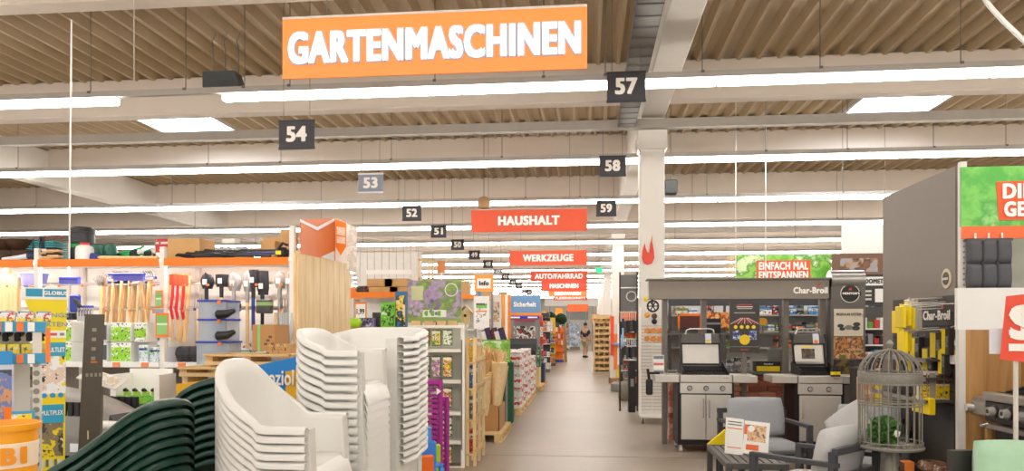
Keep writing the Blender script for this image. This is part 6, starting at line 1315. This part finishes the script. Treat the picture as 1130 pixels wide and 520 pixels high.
t = hung(1020, 410, 440, .3, glassm('#c8c8c4', .6), 'skillet_pack', 'round clear packed pan beside the tray packs', 'package', .16, .06, None, False); MB().lathe([(.0, 0), (.1, .0), (.12, .02), (.1, .025), (0, .01)], 20, Matrix.Translation((0, -.035, .14)) @ Matrix.Rotation(pi / 2, 4, 'X')).obj('pan', mat('#5a5550', .4), t, 40)
t = hung(1019, 438, 456, .34, YELLOW, 'yellow_carton', 'flat yellow carton hanging under the clear packed pan', 'box', .2, .05, None, False)
t = hung(1051, 376, 402, .12, bandm([(0, '#e9e6e2'), (.4, '#e8c030'), (.6, '#8a7a9a'), (.8, '#efece8')], 2), 'small_carton', 'small white carton at the edge of the accessory board', 'box', .06, .05, None, False)
random.seed(31)
for i in range(11):
    px = 1034 + (i % 4) * 5.5 + random.uniform(-1, 1); r = i // 4; p = PX(min(px, 1052), (500, 484, 470)[r], RX - .18)
    o = tag(MB().cushion(.2, .28, .1, Matrix.Rotation(pi / 2 * (i % 2), 4, 'Z'), 8, .4, 3).obj('charcoal_bag', printm(['#5a3826', '#8a5a3c', '#3f2a20', '#a8785a', '#d8c4b0'], 14, i % 3), None, 60, (RX - .2, p.y, .12 + .11 * r + .06)), 'brown glossy bag of charcoal piled under the accessory board', 'bag', 'charcoal bags')
carton('orange_bag', 'orange and brown wrapped bag leaning on the charcoal pile', 'bag', (RX - .36, 6.6, .122), (.1, .08, .3), mat('#e8863a', .5), bandm([(0, '#7a4a2a'), (.3, '#f08a3a'), (.7, '#6a4028')], 2), -pi / 2)
pl = B(RX - .23, 6.72, .02, .42, .5, .1).obj('low_pallet', mat('#6a5a48', .7)); tag(pl, 'low dark pallet under the charcoal bags', 'pallet')
# ---------------------------------------------------------------- white and oak partition behind the large barbecue
PY = 5.95; t = thing('oak_partition', 'partition with white upper half and rustic oak lower half', 'partition', (XX(1055, PY), PY, 0))
zo, z1 = ZZ(364, 1080, PY), ZZ(318, 1080, PY); OAK = woodm('#c8995e', '#9c6f3c', 2, .5)
B(.6, 0, zo, 1.2, .04, z1 - zo).obj('white_board', mat('#e9e7e2', .5, noise=.02), t)
for k in range(3): B(.06 + .2 + k * .4, 0, 0, .395, .04, zo).obj('oak_plank', OAK, t)
B(.03, -.005, 0, .05, .05, zo).obj('white_edge', mat('#d8d4cc', .5), t)
# ---------------------------------------------------------------- large black barbecue, front to the aisle
bx = CP(1085, 460, 4.95); t = thing('large_barbecue', 'large black and steel gas barbecue with open lid and chrome knobs', 'barbecue', (CP(1085, 460, 4.95).x + .31, CP(1085, 460, 4.95).y, 0), -pi / 2 + R(3))
# local: -Y is the front (towards the aisle), +X runs towards the camera... -X away
zc = CP(1085, 460, 4.98).z
B(.05, .3, .08, 1.0, .55, zc - .18).obj('cabinet', BLACK, t); B(.05, .02, .1, .96, .02, zc - .24).obj('front_door', mat('#161618', .35), t)
B(.05, .0, zc - .08, 1.1, .05, .15, .01).obj('control_panel', mat('#2a2a2c', .3), t); B(.05, -.002, zc + .07, 1.12, .08, .06, .008).obj('front_rail', mat('#a39d95', .33, .35), t); B(.05, .0, zc - .13, 1.1, .06, .03).obj('lower_trim', SSD, t)
for k in range(6):
    kx = -.38 + k * .165; kb = MB().cyl((kx, -.026, zc - .0), (kx, -.075, zc - .0), .035, .03, 20).obj('knob', CHROME, t, 40); MB().cyl((kx, -.0255, zc), (kx, -.036, zc), .045, n=22).obj('knob_bezel', mat('#6a6762', .3, .8), kb, 40); MB().cyl((kx, -.075, zc), (kx, -.079, zc), .015, n=12).obj('knob_cap', mat('#2a2a2a', .4), kb)
MB().lathe([(0, 0), (.035, 0), (.03, .008), (0, .01)], 16, Matrix.Translation((.16, -.045, zc + .1)) @ Matrix.Rotation(pi / 2, 4, 'X')).obj('emblem', CHROME, t, 40)
B(-.66, .25, zc + .02, .32, .5, .06, .01).obj('side_burner_shelf', mat('#a39d95', .33, .35), t); B(-.66, .0, zc - .05, .32, .04, .1, .01).obj('side_burner_panel', mat('#a39d95', .33, .35), t); MB().cyl((-.66, -.02, zc), (-.66, -.07, zc), .03, .026, 18).obj('side_knob', CHROME, t, 40)
MB().tube([(-.55, -.02, zc - .1), (-.5, -.05, zc - .12), (-.46, -.02, zc - .1)], .01, 6).obj('tool_hook', STEEL, t)
B(.05, .3, zc + .08, 1.06, .5, .05).obj('firebox', BLACK, t)
for s in (-.48, .58): MB().prism([(.02, zc + .1), (.55, zc + .1), (.55, zc + .3), (.4, zc + .22)], s - .015, s + .015, 'yz').obj('firebox_side', mat('#18181a', .4), t)
for k in range(14): B(-.42 + k * .075, .3, zc + .13, .012, .44, .012).obj('grate_bar', mat('#232323', .4), t)
B(.05, .5, zc + .3, .95, .12, .012).obj('warming_rack', STEEL, t)
P = []
for i in range(9):
    a = R(-10 + i * 12); P.append([(x, .62 - .26 * sin(a) * 1.0 + .1, zc + .26 + .45 * sin(a * .95) ** 1) for x in (-.48, -.2, .1, .35, .58)])
P = [[(x, .55 + .02 * i + .0 * x, zc + .2 + .055 * i) if i < 6 else (x, .67 - .07 * (i - 6), zc + .5 + .03 * (i - 6)) for x in (-.48, -.2, .1, .35, .58)] for i in range(10)]
lid = MB().grid(P, .02).obj('lid', mat('#141416', .35), t, 50)
for s in (-.48, .58): MB().prism([(.52, zc + .2), (.67, zc + .52), (.4, zc + .6), (.38, zc + .54)], s - .012, s + .012, 'yz').obj('lid_cheek', BLACK, lid)
for sx in (-.42, .52):
    for sy in (.08, .5): MB().cyl((sx - .02, sy, .04), (sx + .02, sy, .04), .04, n=14).obj('caster', mat('#3a3a3a', .5), t, 40)
B(-.5, .0, .06, .03, .03, zc - .2).obj('oak_corner_post', mat('#b98a50', .6), t)
o = tag(MB().tube([CP(1055, 512 + 8 * sin(q * .9), 4.9) + Vector((.05 * cos(q * .9), .05 * sin(q * .7), -.02 * q)) for q in range(12)], .02, 8).obj('rope_coil', mat('#8a3a24', .8), None, 40), 'rust red rope coil hanging at the corner of the large barbecue', 'rope')
# ---------------------------------------------------------------- red price sign on a pole
t = thing('price_sign', 'coral red price sign with large white figures on a thin white pole', 'sign', (CP(1121, 520, 4.3).x, CP(1121, 520, 4.3).y, 0), A - R(32)); ks = 4.3 / F * cos(R(34)); zs0, zs1 = CP(1115, 397, 4.3).z, CP(1115, 327, 4.3).z
MB().add([(x * ks, y, z) for y in (-.012, 0) for x, z in ((-18, zs0 - .0), (44, zs0 - .03), (48, zs1 + .03), (-11, zs1))], [(0, 1, 2, 3), (7, 6, 5, 4), (0, 4, 5, 1), (1, 5, 6, 2), (2, 6, 7, 3), (3, 7, 4, 0)]).obj('sign_board', mat('#ef5136', .5, noise=.02), t)
text('S', 42 * ks, 39 / F * 4.3, LETTER, t, (13 * ks, -.016, CP(1115, 356, 4.3).z), bold=.1)
B(13 * ks, -.016, CP(1115, 387.5, 4.3).z, 42 * ks, .004, 8 / F * 4.3).obj('white_bar', LETTER, t)
MB().cyl((0, .01, 0), (0, .01, zs0 + .1), .013, n=8).obj('pole', mat('#d8d4c8', .5), t, 40); MB().lathe([(.18, 0), (.18, .01), (.02, .03)], 20).obj('foot', GREY, t); B(-16 * ks, .03, zs0 + .03, .12, .01, .15).obj('leaflet_pocket', mat('#dcdfe4', .3), t)
# mint lounge cushion
p = CP(1136, 520, 3.5); t = thing('lounge_chair', 'garden lounge chair with pale mint green cushions', 'chair', (p.x, p.y, 0), face(8)); MINT = mat('#a9cdae', .85, noise=.03, scale=30)
zc2 = CP(1080, 489, 3.6).z
M = Matrix.Translation((.06, .1, zc2 - .24)) @ Matrix.Rotation(R(4), 4, 'Y') @ Matrix.Rotation(pi / 2 - R(10), 4, 'X'); MB().cushion(.52, .5, .16, M, 12, .32).obj('back_cushion', MINT, t, 60)
M = Matrix.Translation((-.0, -.2, zc2 - .4)); MB().cushion(.6, .6, .14, M, 10, .3).obj('seat_cushion', MINT, t, 60)
B(0, -.1, zc2 - .52, .62, .6, .05).obj('seat_frame', DGREY, t); B(.04, .22, zc2 - .5, .56, .04, .45).obj('back_frame', DGREY, t)
for sx in (-1, 1):
    for sy in (-.35, .2): B(sx * .28, sy, 0, .05, .05, zc2 - .5).obj('leg', DGREY, t)
# ---------------------------------------------------------------- garden armchairs
ALU = mat('#484a4e', .45, noise=.03); CUSH = mat('#a8abaf', .92, noise=.06, scale=70); CUSHL = mat('#c8c7c6', .92, noise=.05, scale=70)
def armchair(label, loc, rz, cush=CUSH, pill=None, sc=1, tilt=12, w=.74, back_h=.42):
    t = thing('garden_armchair', label, 'chair', (loc[0], loc[1], 0), rz, 'lounge armchairs'); d = .74; ah = .56
    for s in (-1, 1):
        x = s * (w / 2 - .025)
        B(x, -d / 2 + .025, 0, .05, .05, ah).obj('leg', ALU, t); B(x, d / 2 - .08, 0, .05, .05, ah + .1).obj('leg', ALU, t)
        B(x, -.02, ah - .01, .055, d - .04, .035, .004).obj('armrest', ALU, t); B(x, -.02, .22, .04, d - .1, .04).obj('side_rail', ALU, t)
    B(0, -d / 2 + .05, .22, w - .1, .04, .05).obj('front_rail', ALU, t); B(0, d / 2 - .1, .24, w - .1, .04, .05).obj('rear_rail', ALU, t)
    bf = B(0, d / 2 - .06, ah + .08, w, .04, .05, .004).obj('back_top_rail', ALU, t); B(0, d / 2 - .08, .42, w - .08, .035, .07).obj('back_slat', ALU, t)
    for k in range(5): B(0, -.26 + k * .12, .25, w - .1, .05, .015).obj('seat_slat', ALU, t)
    MB().cushion(w - .12, d - .14, .13, Matrix.Translation((0, -.04, .335)), 12, .3, 6).obj('seat_cushion', cush, t, 60)
    M = Matrix.Translation((0, d / 2 - .2, .4 + back_h / 2)) @ Matrix.Rotation(pi / 2 - R(tilt), 4, 'X'); MB().cushion(w - .13, back_h, .17, M, 14, .33, 5).obj('back_cushion', cush, t, 60)
    if pill: M = Matrix.Translation(pill) @ Matrix.Rotation(R(-30), 4, 'Z') @ Matrix.Rotation(pi / 2 - R(18), 4, 'X') @ Matrix.Rotation(R(40), 4, 'Z'); MB().cushion(.42, .42, .14, M, 12, .36).obj('loose_pillow', CUSHL, t, 60)
    return t
p = CP(841, 480, 7.7); armchair('grey garden armchair behind the slatted coffee table, facing the aisle camera side', (p.x, p.y), face(3), CUSH)
bpy.data.objects['garden_armchair']['label'] = 'grey garden armchair standing between the coffee table and the brick island'
p = CP(903, 480, 5.75); armchair('grey garden armchair with its back frame turned outwards beside the coffee table', (p.x, p.y), face(-140), CUSHL, None, tilt=12)
p = CP(957, 480, 6.95); armchair('grey garden armchair with a loose pillow behind the bird cage', (p.x, p.y), face(-30), CUSH, (-.16, .05, .6), w=.7)
# yellow price tents on the armchair seats
for i, (px, py, D_) in enumerate(((790, 485, 7.6), (921, 483, 6.6))):
    q = CP(px, py, D_); t = thing('price_tent', ('yellow folded price tent beside the arm of the first armchair' if i == 0 else 'yellow folded price tent behind the outward-turned armchair'), 'sign', (q.x, q.y, 0 if False else q.z), A)
    MB().prism([(-.09, -.05), (.09, .1), (.1, -.05)], -.02, .02).obj('tent_card', YELLOW, t); B(.02, .03, -q.z, .02, .02, q.z - .04).obj('stake', DGREY, t)
# slatted coffee table
ca, cb_ = CP(778, 490.6, 7.33), CP(873.4, 512.3, 6.27); t = thing('coffee_table', 'dark grey aluminium coffee table with slatted top', 'table', ((ca.x + cb_.x) / 2 - .0, (ca.y + cb_.y) / 2, 0), R(0)); TW, TL, TZ = .52, 1.04, .4
TAB = mat('#54524f', .5, noise=.04)
for s in (-1, 1):
    B(s * (TW / 2 - .025), 0, TZ - .05, .05, TL, .05, .004).obj('top_rail', TAB, t); B(0, s * (TL / 2 - .025), TZ - .05, TW - .1, .05, .05, .004).obj('end_rail', TAB, t)
    for q in (-1, 1): B(s * (TW / 2 - .025), q * (TL / 2 - .025), 0, .05, .05, TZ - .05).obj('leg', TAB, t)
for k in range(6): B(-TW / 2 + .085 + k * .07, 0, TZ - .025, .05, TL - .1, .02).obj('slat', mat('#6e6a65', .5, noise=.05), t)
B(0, -TL / 2 + .12, .12, TW - .1, .04, .03).obj('stretcher', TAB, t)
# brochure stand on the table
q = CP(822, 503, 6.75); t = thing('brochure_stand', 'clear folded brochure stand with white and orange leaflets on the table', 'brochure stand', (q.x, q.y, TZ), A + R(-6))
def leaf(x, w, h, lean, yaw, m, z=.0):
    return Matrix.Translation((x, 0, z)) @ Matrix.Rotation(R(yaw), 4, 'Z') @ Matrix.Rotation(R(-lean), 4, 'X')
M = leaf(-.1, .17, .3, 14, 12, 0) @ Matrix.Rotation(R(8), 4, 'Y'); l1 = MB().cb(0, 0, .165, .17, .006, .33, M).obj('left_leaflet', WHITE, t)
for z, w_, c in ((.295, .13, '#3a3a3e'), (.27, .13, '#4a4a4e'), (.235, .14, '#ef6a30'), (.06, .13, '#ef7a40')): MB().cb(0, -.004, z, w_, .002, .008, M).obj('print_line', mat(c, .5), l1)
M2 = leaf(.09, .2, .32, 14, -8, 0) @ Matrix.Rotation(R(5), 4, 'Y'); l2 = MB().cb(0, 0, .15, .22, .006, .3, M2).obj('right_leaflet', WHITE, t)
MB().cb(0, -.004, .19, .16, .002, .15, M2).obj('photo', printm(['#4a4a50', '#8a6a50', '#e8c8a0', '#d8a878', '#6a6a70'], 12, 2), l2); MB().cb(-.03, -.006, .06, .11, .002, .05, M2).obj('orange_block', mat('#ef6a30', .5), l2); MB().cyl(M2 @ Vector((-.05, -.004, .23)), M2 @ Vector((-.05, -.008, .23)), .03, n=16).obj('white_disc', LETTER, l2); MB().cb(-.095, -.006, .22, .025, .002, .09, M2).obj('orange_arrow', mat('#ef6a30', .5), l2)
# ---------------------------------------------------------------- bird cage on its pedestal
q = CP(982, 480, 5.5); t = thing('bird_cage', 'antique grey domed wire bird cage on a pedestal stand', 'bird cage', (q.x, q.y, 0), .3); WIRE = mat('#8f8b80', .6, .2, noise=.15, scale=30)
def gz(py): return CP(982, py, 5.5).z
r = 31.5 / F * 5.5; zb_, z1_, z2_, z3_, zd = gz(492), gz(446), gz(423), gz(411), gz(386)
for k in range(22):
    a = 2 * pi * k / 22; c_, s_ = cos(a), sin(a)
    pts = [(r * c_, r * s_, zb_), (r * c_, r * s_, z3_)] + [(r * cos(b) * c_, r * cos(b) * s_, z3_ + (zd - z3_) * sin(b)) for b in (.3, .6, .9, 1.2, 1.45)]
    MB().tube(pts, .005, 5).obj('bar', WIRE, t)
def ring(z, rr, w=.008, nm='hoop'): MB().tube([(rr * cos(q * pi / 18), rr * sin(q * pi / 18), z) for q in range(36)], w, 6, True).obj(nm, WIRE, t, 60)
for z in (z1_, z1_ + .02, z2_, z3_): ring(z, r + .003, .006)
MB().lathe([(r + .001, z2_), (r + .006, z2_ + .01), (r + .006, z3_ - .01), (r + .001, z3_)], 40, None, False).obj('filigree_band', mat('#8a867c', .6, .2, noise=.25, scale=60), t, 40)
ring(zb_ + .035, r + .006, .005); MB().lathe([(0, zb_ - .02), (r + .015, zb_ - .015), (r + .02, zb_), (r + .01, zb_ + .008), (0, zb_ + .005)], 40).obj('base_tray', WIRE, t, 30)
for k in range(28):
    a = 2 * pi * k / 28; MB().tube([((r + .008) * cos(a) + .012 * cos(q) * -sin(a), (r + .008) * sin(a) + .012 * cos(q) * cos(a), zb_ + .022 + .012 * sin(q)) for q in (0, 1.05, 2.1, 3.14, 4.2, 5.25)], .0025, 4, True).obj('scroll', WIRE, t)
MB().lathe([(.012, zd - .02), (.03, zd), (.012, zd + .012), (.022, zd + .03), (.026, zd + .045), (.012, zd + .065), (.0, zd + .075)], 16).obj('finial', WIRE, t, 40)
for k in range(3):
    a = 2 * pi * k / 3 + .5; MB().tube([(.04 * cos(a), .04 * sin(a), zb_ - .02), (.05 * cos(a), .05 * sin(a), zb_ * .5), (.08 * cos(a), .08 * sin(a), .12), (.13 * cos(a), .13 * sin(a), .0)], [.022, .02, .022, .025], 8).obj('leg', WIRE, t, 40)
MB().lathe([(.02, .0), (.06, zb_ - .12), (.03, zb_ - .07), (.07, zb_ - .02)], 16).obj('pedestal_stem', WIRE, t, 40)
pb_ = CP(973, 473, 5.9); t2 = thing('moss_ball', 'round green artificial boxwood ball sitting in the bird cage', 'plant', (q.x - .06, q.y - .05, zb_ + .008)); random.seed(12)
leafball(.105, 900, mat('#4f7d3a', .7, noise=.3, scale=40), 'foliage', t2, (0, 0, .108), .2); MB().lathe([(0, .03), (.06, .05), (.085, .108), (.06, .165), (0, .185)], 14).obj('core', mat('#2f5226', .8), t2, 60)
o = MB().cb(0, 0, 0, .04, .003, .045, Matrix.Rotation(R(20), 4, 'Y')).obj('price_tag', WHITE, t2, None, (.05, -.1, .1))
# goods beyond the cage: bags and boxes on the island end
for i, (px, py0, py1, D_, c, nm) in enumerate(((984, 385, 412, 8.6, '#f07a20', 'tall orange'), (966, 392, 440, 8.7, '#2a2f45', 'navy'), (958, 415, 452, 8.4, '#c8a080', 'tan printed'), (975, 418, 470, 8.2, '#efd21a', 'yellow'), (997, 420, 455, 8.3, '#3a3634', 'charcoal'), (990, 412, 445, 8.5, '#c84a28', 'rust red'), (950, 405, 440, 8.9, '#3f3b38', 'dark grey'))):
    q = CP(px, py1, D_); z = CP(px, py0, D_).z; w_ = (.14, .14, .2, .12, .2, .14, .2)[i]
    t = thing('charcoal_sack', nm + ' barbecue fuel sack stacked behind the bird cage', 'sack', (q.x, q.y, 0), A); B(0, 0, 0, w_, .18, z, .02).obj('sack_body', mat(c, .6), t); B(0, -.091, z - .3, w_ * .8, .003, .25).obj('printed_front', bandm([(0, c), (.4, '#e9d8c0'), (.6, c)], 2, ('#3a2a22', '#f0a050', c), seed=i), t)
# ---------------------------------------------------------------- shelving rows and aisle-end displays farther down the hall
random.seed(77)
for k, y in enumerate((16.9, 21.1, 25.3, 29.5, 33.7, 37.9, 42.1, 46.3, 50.5)):
    for side, (xa, xb) in enumerate(((-13.0, -2.5), (1.95, 13.0))):
        if side and k == 0: continue
        o = gondola('long shop gondola with orange header across the %s, row %s beyond the tool shelves' % (('seed side', 'barbecue side')[side], ('one', 'two', 'three', 'four', 'five', 'six', 'seven', 'eight', 'nine')[k]), xa, xb, y, 2.25 + .1 * (k % 3), mat(('#e6e1d8', '#d8d2c8', '#dcd8d0')[k % 3], .6), ORANGE, (.5, 1.0, 1.5), name='row_gondola')
        nb = 7 if k < 4 else 4
        for q in range(nb):
            hh = random.uniform(.2, .4); ww = random.uniform(.25, .6); x = (xb - .4 - q * .75) if not side else (xa + .4 + q * .75); c = random.randrange(10)
            pack('stored_carton', '%s carton stored on top of the row gondolas' % cn[c], 'box', (x, y + .25, 2.252 + .1 * (k % 3) + .025), (ww, .35, hh), mat(cols[c] if q % 2 else '#c19a68', .6), 0, '%s cartons on the row gondolas' % cn[c])
            pack('shelf_goods', '%s goods on the upper shelves of the row gondolas' % cn[(c + 3) % 10], 'package', (x, y + .2, 1.522), (ww, .3, .3 + hh * .4), bandm([(0, cols[(c + 3) % 10]), (.5, cols[(c + 6) % 10]), (.7, '#e6e2da')], 2, ('#e9e6e0', '#2a2a2c'), seed=c), 0, '%s goods on the row gondolas' % cn[(c + 3) % 10])
def end_display(label, x, y, w, h, col, seed):
    random.seed(seed); t = thing('aisle_end_display', label, 'display', (x, y, 0))
    B(0, .4, 0, w, .03, h).obj('back_panel', mat(col, .5), t); B(0, .2, 0, w, .4, .12).obj('base_plinth', mat('#6f6a64', .6), t)
    B(0, .0, h, w, .45, .16).obj('header', mat(col, .5), t)
    n = 4
    for r in range(n):
        z = .12 + r * (h - .15) / n; B(0, .2, z - .02, w, .38, .02).obj('shelf_board', WHITE, t); xx = -w / 2 + .02
        while xx < w / 2 - .08:
            ww = random.choice((.1, .14, .2)); c = random.randrange(10); hh = random.uniform(.15, (h - .3) / n - .03)
            pack('display_goods', '%s goods on the aisle-end displays' % cn[c], 'package', (x + xx + ww / 2, y + .15, z + .002), (ww - .01, .2, hh), bandm([(0, cols[c]), (.4, cols[(c + 4) % 10]), (.65, cols[c])], 2, ('#efece6', '#26262a'), seed=c), 0, '%s goods on the aisle-end displays' % cn[c]); xx += ww
for i, (x, y, w, h, col, lb) in enumerate(((-1.75, 21.6, .9, 1.75, '#c8483a', 'red headed end display beyond the security banner'), (-1.75, 25.8, .9, 1.9, '#3a3c42', 'charcoal headed end display left of the shrub balls'), (-1.7, 30.2, .8, 1.8, '#e6c21c', 'yellow headed end display before the orange one'), (-1.8, 39, .9, 1.9, '#d8d4cc', 'cream headed end display past the orange one'), (-1.7, 45, .9, 2.0, '#f08a2a', 'orange headed end display near the far portal'), (-1.75, 52, .9, 2.0, '#8a98a8', 'blue-grey headed end display near the far portal'),
                                           (1.35, 23.4, .7, 1.9, '#e8702a', 'orange headed end display past the pine rack'), (1.5, 31, .9, 1.9, '#d8d4cc', 'cream headed end display past the pine rack'), (1.5, 37, .9, 2.0, '#f08a2a', 'amber headed end display on the barbecue side'), (1.5, 45, .9, 2.0, '#c8402e', 'crimson headed end display on the barbecue side'), (1.5, 53, .9, 2.0, '#9aa29a', 'sage headed end display on the barbecue side'))):
    end_display(lb.replace(' left of', ' near'), x, y, w, h, col, 40 + i)
for i, (px, py, Y, c) in enumerate(((617, 345, 48, '#f7a23c'), (657, 352, 48.5, '#f0963c'))): stand('price_topper', ('amber price topper on a post beyond the shrub balls', 'amber price topper on a post beside the pine rack')[i], px - 4, px + 4, py - 5, py + 4, Y, c)
stand('tool_goods_wall', 'shelf wall of red and black power tools below the security banner', 562, 596, 355, 378, 20.5, '#8f8a84', face=printm(['#c83a2e', '#2a2a2e', '#e9e6e0', '#8a8680', '#f08a3a'], 5, 6), cat='shelving')
for i in range(9):
    px = 540 + i * 2.5; Y = 12.5 + .12 * (i % 2); z = ZZ(398, px, Y); h = ZZ(366 - 2 * (i % 3), px, Y) - z
    t = thing('rolled_textile', ('white', 'burgundy', 'dark violet')[i % 3] + ' rolled garden textile standing behind the lime promotion board', 'textile', (XX(px, Y), Y, 0), 0, ('white', 'burgundy', 'violet')[i % 3] + ' rolled textiles')
    MB().tube([(0, 0, 0), (0, 0, z), (-.06, 0, z + h * .6), (-.12, 0, z + h)], [.05, .055, .06, .05], 10).obj('roll', mat(('#e4dfd8', '#5a2234', '#3f3050')[i % 3], .7), t, 40)
t = thing('textile_bin', 'white wire bin holding the rolled garden textiles', 'bin', ((XX(539, 12.55) + XX(563, 12.55)) / 2, 12.55, 0)); w = XX(563, 12.55) - XX(539, 12.55)
for s in (-1, 1): B(0, s * .2, .3, w, .01, .02).obj('rim', WHITE, t); B(0, s * .2, .7, w, .01, .02).obj('rim', WHITE, t)
for k in range(10): B(-w / 2 + k * w / 9, -.2, 0, .01, .01, .72).obj('wire', WHITE, t); B(-w / 2 + k * w / 9, .2, 0, .01, .01, .72).obj('wire', WHITE, t)
